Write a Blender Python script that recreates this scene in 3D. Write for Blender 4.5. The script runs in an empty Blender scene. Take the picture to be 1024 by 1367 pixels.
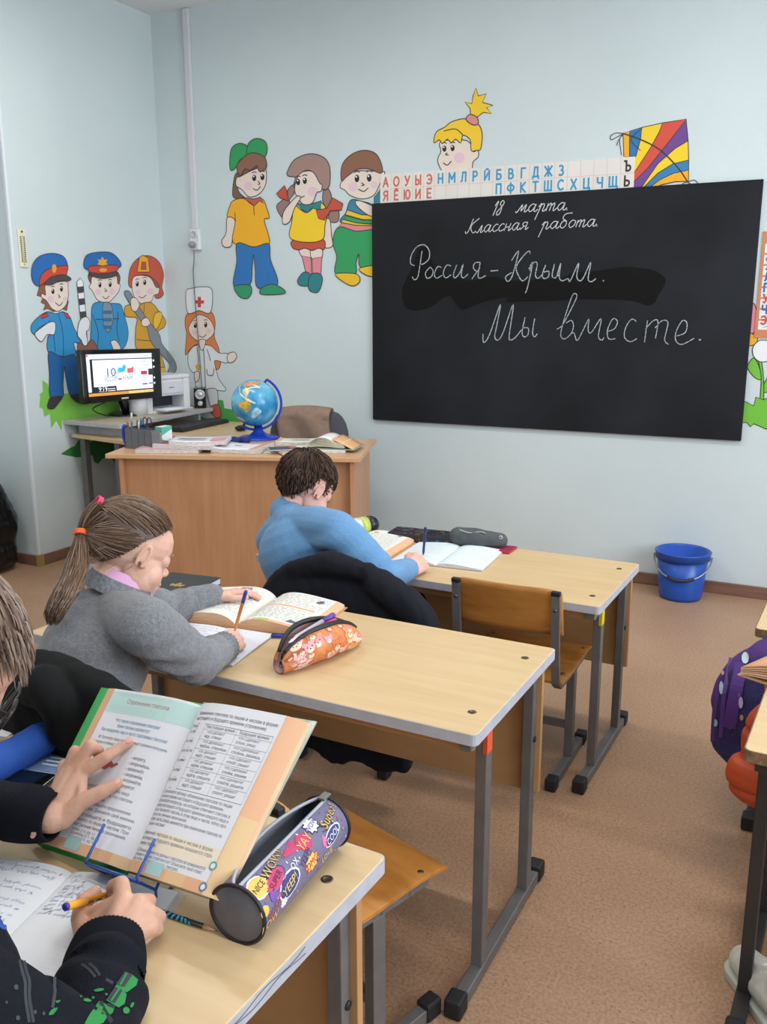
import bpy, bmesh, math, random
from mathutils import Vector, Matrix, noise
random.seed(7)
V = Vector
SC = bpy.context.scene
COL = SC.collection

# ---------------------------------------------------------------- camera
F_PX = 1188.37
YAW, PITCH, ROLL, EYE = 0.47276, 0.22187, -0.00235, 1.4029
CAM = V((0, 0, EYE))
_f = V((-math.sin(YAW)*math.cos(PITCH), math.cos(YAW)*math.cos(PITCH), -math.sin(PITCH)))
_r = V((math.cos(YAW), math.sin(YAW), 0))
_u = _r.cross(_f)
AX_R = _r*math.cos(ROLL) + _u*math.sin(ROLL)
AX_U = -_r*math.sin(ROLL) + _u*math.cos(ROLL)
AX_F = _f
cam_data = bpy.data.cameras.new('camera')
cam_data.sensor_fit = 'VERTICAL'
cam_data.sensor_height = 24.0
cam_data.lens = F_PX*24.0/1367.0
cam_data.clip_start = 0.02
cam = bpy.data.objects.new('camera', cam_data)
COL.objects.link(cam)
_m = Matrix((AX_R, AX_U, -AX_F)).transposed().to_4x4()
_m.translation = CAM
cam.matrix_world = _m
SC.camera = cam

# ---------------------------------------------------------------- view, world, light
SC.view_settings.view_transform = 'Standard'
SC.view_settings.look = 'None'
SC.view_settings.gamma = 1
SC.view_settings.use_curve_mapping = False
SC.view_settings.exposure = 0.32
ROOM_L, ROOM_R, ROOM_F, ROOM_B, ROOM_H, NICHE_Y, NICHE_X = -3.944, 2.5, 4.627, -3.2, 3.151, 3.435, -4.6

world = bpy.data.worlds.new('sky')
SC.world = world
world.use_nodes = True
wn = world.node_tree
wn.nodes['Background'].inputs[0].default_value = (0.75, 0.85, 1.0, 1)
wn.nodes['Background'].inputs[1].default_value = 1.0

def area_light(name, loc, direction, sx, sy, watts, color):
    d = bpy.data.lights.new(name, 'AREA')
    d.shape = 'RECTANGLE'; d.size = sx; d.size_y = sy
    d.energy = watts; d.color = color
    o = bpy.data.objects.new(name, d)
    COL.objects.link(o)
    o.location = loc
    o.rotation_euler = V(direction).to_track_quat('-Z', 'Y').to_euler()
    return o
WINDOWS = [(-2.1, 1.7), (0.2, 1.7), (2.5, 1.7)]
WATTS = [14, 40, 68]
for (wy, ww), wt in zip(WINDOWS, WATTS):
    area_light('window_daylight', (ROOM_R - 0.02, wy, 1.85), (-1, 0, -0.12), ww, 1.75, wt, (0.86, 0.93, 1.0))
LAMPS = [(-2.6, 2.9), (-2.6, 0.6), (-0.2, 2.9), (-0.2, 0.6), (-1.4, -1.8)]
for lx, ly in LAMPS:
    area_light('lamp_tube_light', (lx, ly, ROOM_H - 0.12), (0, 0, -1), 1.15, 0.16, 18 if ly > 2 else 12, (1.0, 0.97, 0.92))

# ---------------------------------------------------------------- pixel geometry of the photograph (calibrated camera)
def ray(px, py):
    return AX_R*((px-512)/F_PX) - AX_U*((py-683.5)/F_PX) + AX_F
def on_z(px, py, z):
    d = ray(px, py); return CAM + d*((z-EYE)/d.z)
def on_y(px, py, y):
    d = ray(px, py); return CAM + d*(y/d.y)
def on_x(px, py, x):
    d = ray(px, py); return CAM + d*(x/d.x)
def on_plane(px, py, o, n):
    d = ray(px, py); return CAM + d*((o-CAM).dot(n)/d.dot(n))
def m_per_px(p):
    return (V(p)-CAM).dot(AX_F)/F_PX

# ---------------------------------------------------------------- materials
def lin(c):
    if isinstance(c, str):
        c = c.lstrip('#'); c = [int(c[i:i+2], 16)/255 for i in (0, 2, 4)]
    return tuple((x/12.92 if x <= .04045 else ((x+.055)/1.055)**2.4) for x in c[:3]) + (1,)
MATS = {}
class NT:
    def __init__(s, m):
        s.t = m.node_tree; s.b = s.t.nodes['Principled BSDF']
    def n(s, typ, **kw):
        nd = s.t.nodes.new(typ)
        for k, v in kw.items():
            if k in nd.inputs: nd.inputs[k].default_value = v
            else: setattr(nd, k, v)
        return nd
    def l(s, a, b): s.t.links.new(a, b)
def mat(name, color, rough=.6, metal=0, spec=.5, var=0, vscale=8, stretch=(1, 1, 1), bump=0, bscale=60, bstretch=None,
        color2=None, sss=0, emit=0, sheen=0, coat=0, alpha=1, trans=0, ramp=(.35, .65), detail=4):
    if name in MATS: return MATS[name]
    m = bpy.data.materials.new(name); m.use_nodes = True
    t = NT(m); b = t.b
    c = lin(color)
    b.inputs['Base Color'].default_value = c
    b.inputs['Roughness'].default_value = rough
    b.inputs['Metallic'].default_value = metal
    b.inputs['Specular IOR Level'].default_value = spec
    if sss:
        b.inputs['Subsurface Weight'].default_value = sss
        b.inputs['Subsurface Radius'].default_value = (.006, .0025, .0015)
        b.inputs['Subsurface Scale'].default_value = 1
    if sheen:
        b.inputs['Sheen Weight'].default_value = sheen
    if coat: b.inputs['Coat Weight'].default_value = coat
    if trans: b.inputs['Transmission Weight'].default_value = trans
    if alpha < 1: b.inputs['Alpha'].default_value = alpha
    if emit:
        b.inputs['Emission Color'].default_value = c
        b.inputs['Emission Strength'].default_value = emit
    if var or color2 or bump:
        tc = t.n('ShaderNodeTexCoord')
    if var or color2:
        mp = t.n('ShaderNodeMapping'); mp.inputs['Scale'].default_value = stretch
        t.l(tc.outputs['Object'], mp.inputs['Vector'])
        nz = t.n('ShaderNodeTexNoise', Scale=vscale, Detail=detail)
        t.l(mp.outputs[0], nz.inputs['Vector'])
        cr = t.n('ShaderNodeValToRGB')
        cr.color_ramp.elements[0].position, cr.color_ramp.elements[1].position = ramp
        if color2:
            cr.color_ramp.elements[0].color = c; cr.color_ramp.elements[1].color = lin(color2)
        else:
            cr.color_ramp.elements[0].color = tuple(x*(1-var) for x in c[:3]) + (1,)
            cr.color_ramp.elements[1].color = tuple(min(1, x*(1+var)) for x in c[:3]) + (1,)
        t.l(nz.outputs['Fac'], cr.inputs[0]); t.l(cr.outputs[0], b.inputs['Base Color'])
    if bump:
        mp2 = t.n('ShaderNodeMapping'); mp2.inputs['Scale'].default_value = bstretch or (1, 1, 1)
        t.l(tc.outputs['Object'], mp2.inputs['Vector'])
        nb = t.n('ShaderNodeTexNoise', Scale=bscale, Detail=3)
        t.l(mp2.outputs[0], nb.inputs['Vector'])
        bp = t.n('ShaderNodeBump', Strength=bump, Distance=.004)
        t.l(nb.outputs['Fac'], bp.inputs['Height']); t.l(bp.outputs[0], b.inputs['Normal'])
    MATS[name] = m
    return m
def paint(hexcol, rough=.6):
    return mat('paint_'+hexcol.lstrip('#'), hexcol, rough=rough)

# ---------------------------------------------------------------- object helpers
PM = {}
def setp(o, label=None, cat=None, group=None, kind=None):
    if label: o['label'] = label
    if cat: o['category'] = cat
    if group: o['group'] = group
    if kind: o['kind'] = kind
    return o
def thing(name, label, cat, loc=(0, 0, 0), rz=0, group=None, rot=None):
    o = bpy.data.objects.new(name, None)
    o.empty_display_size = .05
    COL.objects.link(o)
    o.location = loc
    o.rotation_euler = rot.to_euler() if rot is not None else (0, 0, rz)
    PM[o.name] = Matrix.Translation(V(loc)) @ (rot.to_4x4() if rot is not None else Matrix.Rotation(rz, 4, 'Z'))
    setp(o, label, cat, group)
    return o
def copy_tree(o, loc=None, rz=None, label=None, parent=None):
    c = o.copy(); COL.objects.link(c)
    if parent is not None: c.parent = parent
    for ch in list(o.children): copy_tree(ch, parent=c)
    if loc is not None: c.location = loc
    if rz is not None: c.rotation_euler = (0, 0, rz)
    if label: c['label'] = label
    return c
def link_mesh(name, me, parent=None):
    o = bpy.data.objects.new(name, me); COL.objects.link(o)
    if parent is not None: o.parent = parent
    PM[o.name] = PM.get(parent.name, Matrix()) if parent is not None else Matrix()
    return o

class MB:
    """collects vertices and faces for ONE mesh object"""
    def __init__(s):
        s.v = []; s.f = []; s.mi = []; s.mats = []; s.cur = 0; s.sm = []
        s.smooth = False; s.X = None
    def m(s, material):
        if material not in s.mats: s.mats.append(material)
        s.cur = s.mats.index(material); return s
    def add(s, vs, fs, smooth=None):
        b = len(s.v)
        if s.X is not None: vs = [s.X @ V(p) for p in vs]
        s.v += [tuple(p) for p in vs]
        for f in fs:
            s.f.append([b+i for i in f]); s.mi.append(s.cur); s.sm.append(s.smooth if smooth is None else smooth)
        return s
    def box(s, c, size, rot=None):
        hx, hy, hz = [x/2 for x in size]
        vs = [V((x, y, z)) for x in (-hx, hx) for y in (-hy, hy) for z in (-hz, hz)]
        if rot is not None: vs = [rot @ p for p in vs]
        vs = [p + V(c) for p in vs]
        return s.add(vs, [(0, 1, 3, 2), (4, 6, 7, 5), (0, 4, 5, 1), (2, 3, 7, 6), (0, 2, 6, 4), (1, 5, 7, 3)], False)
    def box2(s, a, b):
        a, b = V(a), V(b)
        return s.box((a+b)/2, [abs(x) for x in (b-a)])
    def bar(s, p0, p1, w, h, up=(0, 0, 1)):
        p0, p1 = V(p0), V(p1); d = (p1-p0).normalized(); u = V(up)
        if abs(d.dot(u)) > .95: u = V((0, 1, 0))
        sx = d.cross(u).normalized(); sy = sx.cross(d)
        vs = [p + sx*a*w/2 + sy*b*h/2 for p in (p0, p1) for a, b in ((-1, -1), (1, -1), (1, 1), (-1, 1))]
        return s.add(vs, [(3, 2, 1, 0), (4, 5, 6, 7), (0, 1, 5, 4), (1, 2, 6, 5), (2, 3, 7, 6), (3, 0, 4, 7)], False)
    def tube(s, pts, r, n=8, cap=True, closed=False, up=None):
        pts = [V(p) for p in pts]; N = len(pts)
        rs = r if isinstance(r, (list, tuple)) else [r]*N
        vs = []; prev = None
        for i, p in enumerate(pts):
            if closed: t = pts[(i+1) % N]-pts[i-1]
            else: t = pts[min(i+1, N-1)]-pts[max(i-1, 0)]
            if t.length < 1e-9: t = V((0, 0, 1))
            t.normalize()
            if prev is None:
                a = V(up) if up else (V((0, 0, 1)) if abs(t.z) < .9 else V((1, 0, 0)))
                prev = (a - t*a.dot(t)).normalized()
            else:
                prev = prev - t*prev.dot(t)
                prev = prev.normalized() if prev.length > 1e-6 else t.orthogonal().normalized()
            b = t.cross(prev)
            for k in range(n):
                a = 2*math.pi*k/n
                vs.append(p + (prev*math.cos(a) + b*math.sin(a))*rs[i])
        fs = []
        for i in range(N if closed else N-1):
            j = (i+1) % N
            for k in range(n):
                k2 = (k+1) % n
                fs.append((i*n+k, i*n+k2, j*n+k2, j*n+k))
        if cap and not closed:
            fs.append(tuple(range(n-1, -1, -1))); fs.append(tuple((N-1)*n+k for k in range(n)))
        return s.add(vs, fs, True if n > 5 else False)
    def lathe(s, prof, n=32, c=(0, 0, 0), rot=None, closed=False):
        vs = []
        for r, z in prof:
            for k in range(n):
                a = 2*math.pi*k/n
                p = V((r*math.cos(a), r*math.sin(a), z))
                if rot is not None: p = rot @ p
                vs.append(p+V(c))
        fs = []
        for i in range(len(prof)-1):
            for k in range(n):
                k2 = (k+1) % n
                fs.append((i*n+k, i*n+k2, (i+1)*n+k2, (i+1)*n+k))
        if not closed:
            if prof[0][0] > 1e-6: fs.append(tuple(range(n-1, -1, -1)))
            if prof[-1][0] > 1e-6: fs.append(tuple((len(prof)-1)*n+k for k in range(n)))
        return s.add(vs, fs, True)
    def grid(s, fn, nu, nv, smooth=True, flip=False):
        vs = [fn(i/nu, j/nv) for i in range(nu+1) for j in range(nv+1)]
        fs = []
        for i in range(nu):
            for j in range(nv):
                q = (i*(nv+1)+j, (i+1)*(nv+1)+j, (i+1)*(nv+1)+j+1, i*(nv+1)+j+1)
                fs.append(q[::-1] if flip else q)
        return s.add(vs, fs, smooth)
    def slab(s, top, bot, nu, nv):
        """closed solid between two grid functions of (u,v)"""
        n1 = nv+1; vt = [V(top(i/nu, j/nv)) for i in range(nu+1) for j in range(n1)]
        vb = [V(bot(i/nu, j/nv)) for i in range(nu+1) for j in range(n1)]
        N = len(vt); fs = []; fb = []; sd = []
        for i in range(nu):
            for j in range(nv):
                q = (i*n1+j, (i+1)*n1+j, (i+1)*n1+j+1, i*n1+j+1)
                fs.append(q); fb.append(tuple(N+x for x in q[::-1]))
        for i in range(nu):
            a, b = i*n1, (i+1)*n1; sd.append((a, N+a, N+b, b))
            a, b = i*n1+nv, (i+1)*n1+nv; sd.append((b, N+b, N+a, a))
        for j in range(nv):
            a, b = j, j+1; sd.append((b, N+b, N+a, a))
            a, b = nu*n1+j, nu*n1+j+1; sd.append((a, N+a, N+b, b))
        b0 = len(s.v)
        s.add(vt+vb, fs+fb, True)
        for f in sd:
            s.f.append([b0+i for i in f]); s.mi.append(s.cur); s.sm.append(False)
        return s
    def prism(s, poly, h0, h1, fn=None):
        """extrude a 2D polygon between two heights; fn maps (x,y,h) to a point"""
        fn = fn or (lambda x, y, h: V((x, y, h)))
        n = len(poly)
        vs = [fn(x, y, h0) for x, y in poly] + [fn(x, y, h1) for x, y in poly]
        fs = [tuple(range(n-1, -1, -1)), tuple(range(n, 2*n))] + [(i, (i+1) % n, n+(i+1) % n, n+i) for i in range(n)]
        return s.add(vs, fs, False)
    def ball(s, c, r, n=16, rot=None, m=None):
        m = m or max(6, n//2)
        rr = (r, r, r) if not isinstance(r, (tuple, list)) else r
        vs = [(0, 0, 1)] + [(math.sin(math.pi*i/m)*math.cos(2*math.pi*k/n), math.sin(math.pi*i/m)*math.sin(2*math.pi*k/n), math.cos(math.pi*i/m)) for i in range(1, m) for k in range(n)] + [(0, 0, -1)]
        vs = [V((x*rr[0], y*rr[1], z*rr[2])) for x, y, z in vs]
        if rot is not None: vs = [rot @ p for p in vs]
        vs = [p+V(c) for p in vs]
        fs = [(0, 1+k, 1+(k+1) % n) for k in range(n)]
        for i in range(m-2):
            for k in range(n):
                a = 1+i*n+k; b = 1+i*n+(k+1) % n
                fs.append((a, a+n, b+n, b))
        L = len(vs)-1; o = 1+(m-2)*n
        fs += [(L, o+(k+1) % n, o+k) for k in range(n)]
        return s.add(vs, fs, True)
    def build(s, name, material=None, parent=None, world=False, bevel=0, seg=2, smooth=None, weld=False):
        me = bpy.data.meshes.new(name)
        vs = s.v
        if world and parent is not None:
            inv = PM[parent.name].inverted(); vs = [inv @ V(p) for p in vs]
        me.from_pydata([tuple(p) for p in vs], [], s.f)
        if material is not None and not s.mats: s.mats = [material]
        for mm in s.mats: me.materials.append(mm)
        me.polygons.foreach_set('material_index', s.mi)
        me.polygons.foreach_set('use_smooth', s.sm if smooth is None else [smooth]*len(s.f))
        me.update()
        o = link_mesh(name, me, parent)
        if bevel:
            md = o.modifiers.new('bevel', 'BEVEL'); md.width = bevel; md.segments = seg
            md.limit_method = 'ANGLE'; md.angle_limit = math.radians(40); md.harden_normals = False
        return o

def crom(pts, n=6, closed=True):
    """smooth curve through points"""
    P = [V(p) for p in pts]; N = len(P); out = []
    rng = range(N) if closed else range(N-1)
    for i in rng:
        if closed: a, b, c, d = P[i-1], P[i], P[(i+1) % N], P[(i+2) % N]
        else: a, b, c, d = P[max(i-1, 0)], P[i], P[i+1], P[min(i+2, N-1)]
        for k in range(n):
            t = k/n
            out.append(.5*((2*b) + (c-a)*t + (2*a-5*b+4*c-d)*t*t + (3*b-a-3*c+d)*t**3))
    if not closed: out.append(P[-1])
    return out

# ---------------------------------------------------------------- lettering
from mathutils.geometry import delaunay_2d_cdt
TXT = {}; GLYPH = {}
def _outline(body, bold):
    cu = bpy.data.curves.new('t', 'FONT'); cu.body = body; cu.size = 1; cu.offset = bold; cu.resolution_u = 3; cu.fill_mode = 'NONE'
    ob = bpy.data.objects.new('t', cu); COL.objects.link(ob)
    dg = bpy.context.evaluated_depsgraph_get(); dg.update()
    me = bpy.data.meshes.new_from_object(ob.evaluated_get(dg))
    r = ([(v.co.x, v.co.y) for v in me.vertices], [tuple(x.vertices) for x in me.edges])
    bpy.data.objects.remove(ob); bpy.data.curves.remove(cu); bpy.data.meshes.remove(me)
    return r
BAR0 = []
def glyph(c, bold):
    """one character: (verts, triangles, advance), filled by even-odd rule"""
    if (c, bold) in GLYPH: return GLYPH[(c, bold)]
    if not BAR0: BAR0.append(min(x for x, y in _outline('|', 0)[0]))
    adv = max(x for x, y in _outline(c+'|', 0)[0])
    adv = min(x for x, y in _outline(c+'|', 0)[0] if x > adv-.16) - BAR0[0] if c != ' ' else .28
    if c == ' ': GLYPH[(c, bold)] = ([], [], adv); return GLYPH[(c, bold)]
    vs, ed = _outline(c, bold)
    r = delaunay_2d_cdt([V(p) for p in vs], ed, [], 0, 1e-6)
    P, F = r[0], r[2]; keep = []
    for f in F:
        cx, cy = sum(P[i].x for i in f)/3, sum(P[i].y for i in f)/3; n = 0
        for i, j in ed:
            (x1, y1), (x2, y2) = vs[i], vs[j]
            if (y1 > cy) != (y2 > cy) and cx < x1+(cy-y1)/(y2-y1)*(x2-x1): n += 1
        if n % 2: keep.append(tuple(f))
    GLYPH[(c, bold)] = ([(p.x, p.y) for p in P], keep, adv)
    return GLYPH[(c, bold)]
def text_geo(s, size=1.0, align='LEFT', bold=0.0, shear=0.0, spacing=1.0, width=1.0):
    """lettering as (verts2d, faces); baseline at y=0"""
    key = (s, bold, shear, spacing)
    if key not in TXT:
        vs, fs, x0 = [], [], 0
        for c in s:
            gv, gf, adv = glyph(c, bold); b = len(vs)
            vs += [(x+x0+shear*y, y) for x, y in gv]; fs += [tuple(b+i for i in f) for f in gf]; x0 += adv*spacing
        TXT[key] = (vs, fs, x0)
    vs, fs, w = TXT[key]; o = -w/2 if align == 'CENTER' else 0
    return [((x+o)*size*width, y*size) for x, y in vs], fs
def put_text(mb, s, fn, size, align='LEFT', bold=0.0, shear=0.0, spacing=1.0, width=1.0, fit=None):
    """fn(x,y)->point. fit: squeeze to this width"""
    vs, fs = text_geo(s, size, align, bold, shear, spacing, width)
    if not vs: return
    if fit:
        xs = [x for x, y in vs]; w = max(xs)-min(xs); k = fit/w
        vs = [(x*k, y) for x, y in vs]
    mb.add([fn(x, y) for x, y in vs], fs, False)
def ribbon(mb, pts, w, nrm=None, closed=False, taper=False):
    """flat ribbon along 3D points lying in a plane with normal nrm"""
    P = [V(p) for p in pts]; N = len(P)
    if N < 2: return
    vs = []
    for i in range(N):
        t = (P[(i+1) % N]-P[i-1]) if closed else (P[min(i+1, N-1)]-P[max(i-1, 0)])
        n = nrm if not callable(nrm) else nrm(P[i])
        sd = t.cross(n)
        if sd.length < 1e-9: sd = V((1, 0, 0))
        sd.normalize()
        k = w/2
        if taper: k *= max(.25, math.sin(math.pi*(i+.5)/N))
        vs += [P[i]+sd*k, P[i]-sd*k]
    fs = [(2*i, 2*i+1, 2*((i+1) % N)+1, 2*((i+1) % N)) for i in range(N if closed else N-1)]
    mb.add(vs, fs, False)

# ---------------------------------------------------------------- organic bodies
def rot_from(x=None, y=None, z=None):
    """orthonormal 3x3 with given approximate axes (two of them)"""
    if y is not None and z is not None:
        y = V(y).normalized(); x = y.cross(V(z)).normalized(); z = x.cross(y)
    elif x is not None and z is not None:
        z = V(z).normalized(); y = z.cross(V(x)).normalized(); x = y.cross(z)
    else:
        x = V(x).normalized(); z = x.cross(V(y)).normalized(); y = z.cross(x)
    return Matrix((x, y, z)).transposed()
class Blob:
    def __init__(s): s.b = MB()
    def e(s, c, r, rot=None, n=20):
        s.b.ball(c, r, n=n, rot=rot); return s
    def c(s, p0, p1, r0, r1=None, n=14):
        r1 = r0 if r1 is None else r1
        p0, p1 = V(p0), V(p1)
        s.b.ball(p0, r0, n=n); s.b.ball(p1, r1, n=n)
        if (p1-p0).length > 1e-5:
            s.b.tube([p0, p1], [r0, r1], n=n)
        return s
    def cyl(s, p0, p1, r0, r1, n=28):
        s.b.tube([V(p0), V(p1)], [r0, r1], n=n); return s
    def chain(s, pts, rs, n=14):
        for i in range(len(pts)-1): s.c(pts[i], pts[i+1], rs[i], rs[i+1], n)
        return s
    def mesh(s, name, voxel, smooth=2, disp=None, material=None, parent=None, world=True, mfun=None, mats=None):
        me = bpy.data.meshes.new('tmp'); me.from_pydata(s.b.v, [], s.b.f); me.update()
        ob = bpy.data.objects.new('tmp', me); COL.objects.link(ob)
        r = ob.modifiers.new('r', 'REMESH'); r.mode = 'VOXEL'; r.voxel_size = voxel; r.adaptivity = 0
        if smooth:
            sm = ob.modifiers.new('s', 'SMOOTH'); sm.factor = .5; sm.iterations = smooth
        dg = bpy.context.evaluated_depsgraph_get(); dg.update()
        m2 = bpy.data.meshes.new_from_object(ob.evaluated_get(dg))
        bpy.data.objects.remove(ob); bpy.data.meshes.remove(me)
        m2.name = name
        if disp:
            ns = [v.normal.copy() for v in m2.vertices]
            for v, n in zip(m2.vertices, ns): v.co = v.co + n*disp(v.co, n)
        m2.materials.clear()
        for mm in (mats or [material]): m2.materials.append(mm)
        for p in m2.polygons:
            p.use_smooth = True
            if mfun: p.material_index = mfun(p.center, p.normal)
        if parent is not None and world:
            m2.transform(PM[parent.name].inverted())
        m2.update()
        return link_mesh(name, m2, parent)
def fold_noise(amp, scale, seed=0, stretch=(1, 1, 1)):
    o = V((seed*7.3, seed*3.1, seed*1.7))
    def f(p, n):
        q = V((p.x*stretch[0], p.y*stretch[1], p.z*stretch[2]))*scale + o
        a = noise.noise(q)
        return amp*(a + .5*noise.noise(q*2.3)) 
    return f

from mathutils.bvhtree import BVHTree
class Decal:
    """print that lies on a finished surface: pixel outlines of the photograph are dropped onto the mesh"""
    def __init__(s, ob, root):
        M = PM[root.name] if root is not None else Matrix()
        s.bvh = BVHTree.FromPolygons([M @ v.co for v in ob.data.vertices], [tuple(p.vertices) for p in ob.data.polygons])
        s.mb = MB()
    def hit(s, px, py, h):
        d = ray(px, py).normalized(); loc, n, i, t = s.bvh.ray_cast(CAM, d)
        return None if loc is None else loc + n*h
    def poly(s, col, pts, h=.0012, m=None, smooth=True):
        s.mb.m(m or paint(col, .85)); P = [V((x, y, 0)) for x, y in pts]
        P = crom(P, 3) if smooth else [P[i].lerp(P[(i+1) % len(P)], k/3) for i in range(len(P)) for k in range(3)]; c = sum(P, V())/len(P); rings = []
        for k in (.34, .67, 1):
            rings.append([s.hit(c.x+(p.x-c.x)*k, c.y+(p.y-c.y)*k, h) for p in P])
        cc = s.hit(c.x, c.y, h)
        if cc is None or any(q is None for r in rings for q in r): return s
        n = len(P); vs = [cc]+[q for r in rings for q in r]; fs = [(0, 1+k, 1+(k+1) % n) for k in range(n)]
        for r in range(2): fs += [(1+r*n+k, 1+(r+1)*n+k, 1+(r+1)*n+(k+1) % n, 1+r*n+(k+1) % n) for k in range(n)]
        s.mb.add(vs, fs, True); return s
    def oval(s, col, x, y, rx, ry, h=.0012, a=0):
        ca, sa = math.cos(a), math.sin(a)
        return s.poly(col, [(x+rx*math.cos(t)*ca-ry*math.sin(t)*sa, y+rx*math.cos(t)*sa+ry*math.sin(t)*ca) for t in [k*.785 for k in range(8)]], h)
    def line(s, col, pts, w, h=.0012):
        s.mb.m(paint(col, .85)); Q = [s.hit(p.x, p.y, h) for p in crom([V((x, y, 0)) for x, y in pts], 5, False)]; Q = [q for q in Q if q is not None]
        if len(Q) > 1: ribbon(s.mb, Q, w, (CAM-Q[0]).normalized())
        return s
    def build(s, name, root): return s.mb.build(name, None, root, world=True)
# ================================================================= SETTING
M_WALL = mat('wall_paint', '#ccd9dc', rough=.55, var=.03, vscale=1.2, bump=.25, bscale=220)
M_CEIL = mat('ceiling_paint', '#e6e9ea', rough=.8)
M_BASE = mat('baseboard_plastic', '#7d5c4d', rough=.45, var=.15, vscale=3, stretch=(1, 1, 12))
M_FRAME = mat('window_plastic', '#eef0f0', rough=.35)
def floor_material():
    m = bpy.data.materials.new('linoleum'); m.use_nodes = True; t = NT(m)
    tc = t.n('ShaderNodeTexCoord')
    n1 = t.n('ShaderNodeTexNoise', Scale=2.2, Detail=5); t.l(tc.outputs['Object'], n1.inputs['Vector'])
    n2 = t.n('ShaderNodeTexNoise', Scale=130, Detail=3); t.l(tc.outputs['Object'], n2.inputs['Vector'])
    vo = t.n('ShaderNodeTexVoronoi', Scale=105); t.l(tc.outputs['Object'], vo.inputs['Vector'])
    vb = t.n('ShaderNodeTexVoronoi', Scale=46); t.l(tc.outputs['Object'], vb.inputs['Vector'])
    def ramp(p0, c0, p1, c1):
        r = t.n('ShaderNodeValToRGB'); e = r.color_ramp.elements
        e[0].position, e[0].color, e[1].position, e[1].color = p0, c0, p1, c1; return r
    base = ramp(.3, lin('#9f7c60'), .7, lin('#b08c70')); t.l(n1.outputs['Fac'], base.inputs[0])
    fine = ramp(.38, lin('#8f6d51'), .62, lin('#bb987e')); t.l(n2.outputs['Fac'], fine.inputs[0])
    mx = t.n('ShaderNodeMixRGB'); mx.inputs[0].default_value = .45
    t.l(base.outputs[0], mx.inputs[1]); t.l(fine.outputs[0], mx.inputs[2])
    def speck(v, thr, col, prev):
        # only some of the cells carry a fleck
        rc = t.n('ShaderNodeMath', operation='LESS_THAN'); rc.inputs[1].default_value = thr
        t.l(v.outputs['Distance'], rc.inputs[0])
        sp = t.n('ShaderNodeSeparateColor'); t.l(v.outputs['Color'], sp.inputs[0])
        pk = t.n('ShaderNodeMath', operation='GREATER_THAN'); pk.inputs[1].default_value = .72
        t.l(sp.outputs[0], pk.inputs[0])
        mu = t.n('ShaderNodeMath', operation='MULTIPLY'); t.l(rc.outputs[0], mu.inputs[0]); t.l(pk.outputs[0], mu.inputs[1])
        m2 = t.n('ShaderNodeMixRGB'); t.l(mu.outputs[0], m2.inputs[0]); t.l(prev.outputs[0], m2.inputs[1])
        m2.inputs[2].default_value = lin(col); return m2
    a = speck(vo, .17, '#6b5040', mx); b = speck(vb, .06, '#453229', a)
    t.l(b.outputs[0], t.b.inputs['Base Color'])
    t.b.inputs['Roughness'].default_value = .42
    t.b.inputs['Specular IOR Level'].default_value = .4
    return m
M_FLOOR = floor_material()
def struct(name, mb, material, bevel=0):
    o = mb.build(name, material, bevel=bevel); o['kind'] = 'structure'; return o
W_OUT = .25
struct('floor', MB().box2((NICHE_X-.2, ROOM_B-.2, -.1), (ROOM_R+W_OUT, ROOM_F+.2, 0)), M_FLOOR)
struct('ceiling', MB().box2((NICHE_X-.2, ROOM_B-.2, ROOM_H), (ROOM_R+W_OUT, ROOM_F+.2, ROOM_H+.1)), M_CEIL)
struct('wall_front', MB().box2((ROOM_L, ROOM_F, 0), (ROOM_R+W_OUT, ROOM_F+.2, ROOM_H)), M_WALL)
struct('wall_left', MB().box2((NICHE_X-.2, NICHE_Y, 0), (ROOM_L, ROOM_F+.2, ROOM_H)), M_WALL)
struct('wall_left_recess', MB().box2((NICHE_X-.2, ROOM_B-.2, 0), (NICHE_X, NICHE_Y, ROOM_H)), M_WALL)
struct('wall_back', MB().box2((NICHE_X, ROOM_B-.2, 0), (ROOM_R+W_OUT, ROOM_B, ROOM_H)), M_WALL)
wr = MB()
zs0, zs1 = .95, 2.75
wr.box2((ROOM_R, ROOM_B, 0), (ROOM_R+W_OUT, ROOM_F, zs0)); wr.box2((ROOM_R, ROOM_B, zs1), (ROOM_R+W_OUT, ROOM_F, ROOM_H))
ys = [ROOM_B] + [e for wy, ww in WINDOWS for e in (wy-ww/2-.05, wy+ww/2+.05)] + [ROOM_F]
for k in range(0, len(ys), 2): wr.box2((ROOM_R, ys[k], zs0), (ROOM_R+W_OUT, ys[k+1], zs1))
struct('wall_right', wr, M_WALL)
for k, (wy, ww) in enumerate(WINDOWS):
    f = MB(); a, b = wy-ww/2-.05, wy+ww/2+.05; x0, x1 = ROOM_R+.1, ROOM_R+.16
    for y in (a, (a+b)/2-.03, b-.06): f.box2((x0, y, zs0), (x1, y+.06, zs1))
    for z in (zs0, zs1-.06): f.box2((x0, a, z), (x1, b, z+.06))
    struct('window_%d' % (k+1), f, M_FRAME)
BBH, BBT = .062, .014
struct('baseboard_front', MB().box2((ROOM_L, ROOM_F-BBT, 0), (ROOM_R, ROOM_F, BBH)), M_BASE, .004)
struct('baseboard_left', MB().box2((ROOM_L, NICHE_Y-BBT, 0), (ROOM_L+BBT, ROOM_F-BBT, BBH)), M_BASE, .004)
struct('baseboard_recess', MB().box2((NICHE_X, NICHE_Y-BBT, 0), (ROOM_L, NICHE_Y, BBH)), M_BASE, .004)
struct('trim_1', MB().box2((ROOM_L-.004, NICHE_Y-BBT-.004, 0), (ROOM_L+BBT+.004, NICHE_Y+.02, BBH+.004)), mat('corner_yellow', '#a08a4e', rough=.5))
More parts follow.
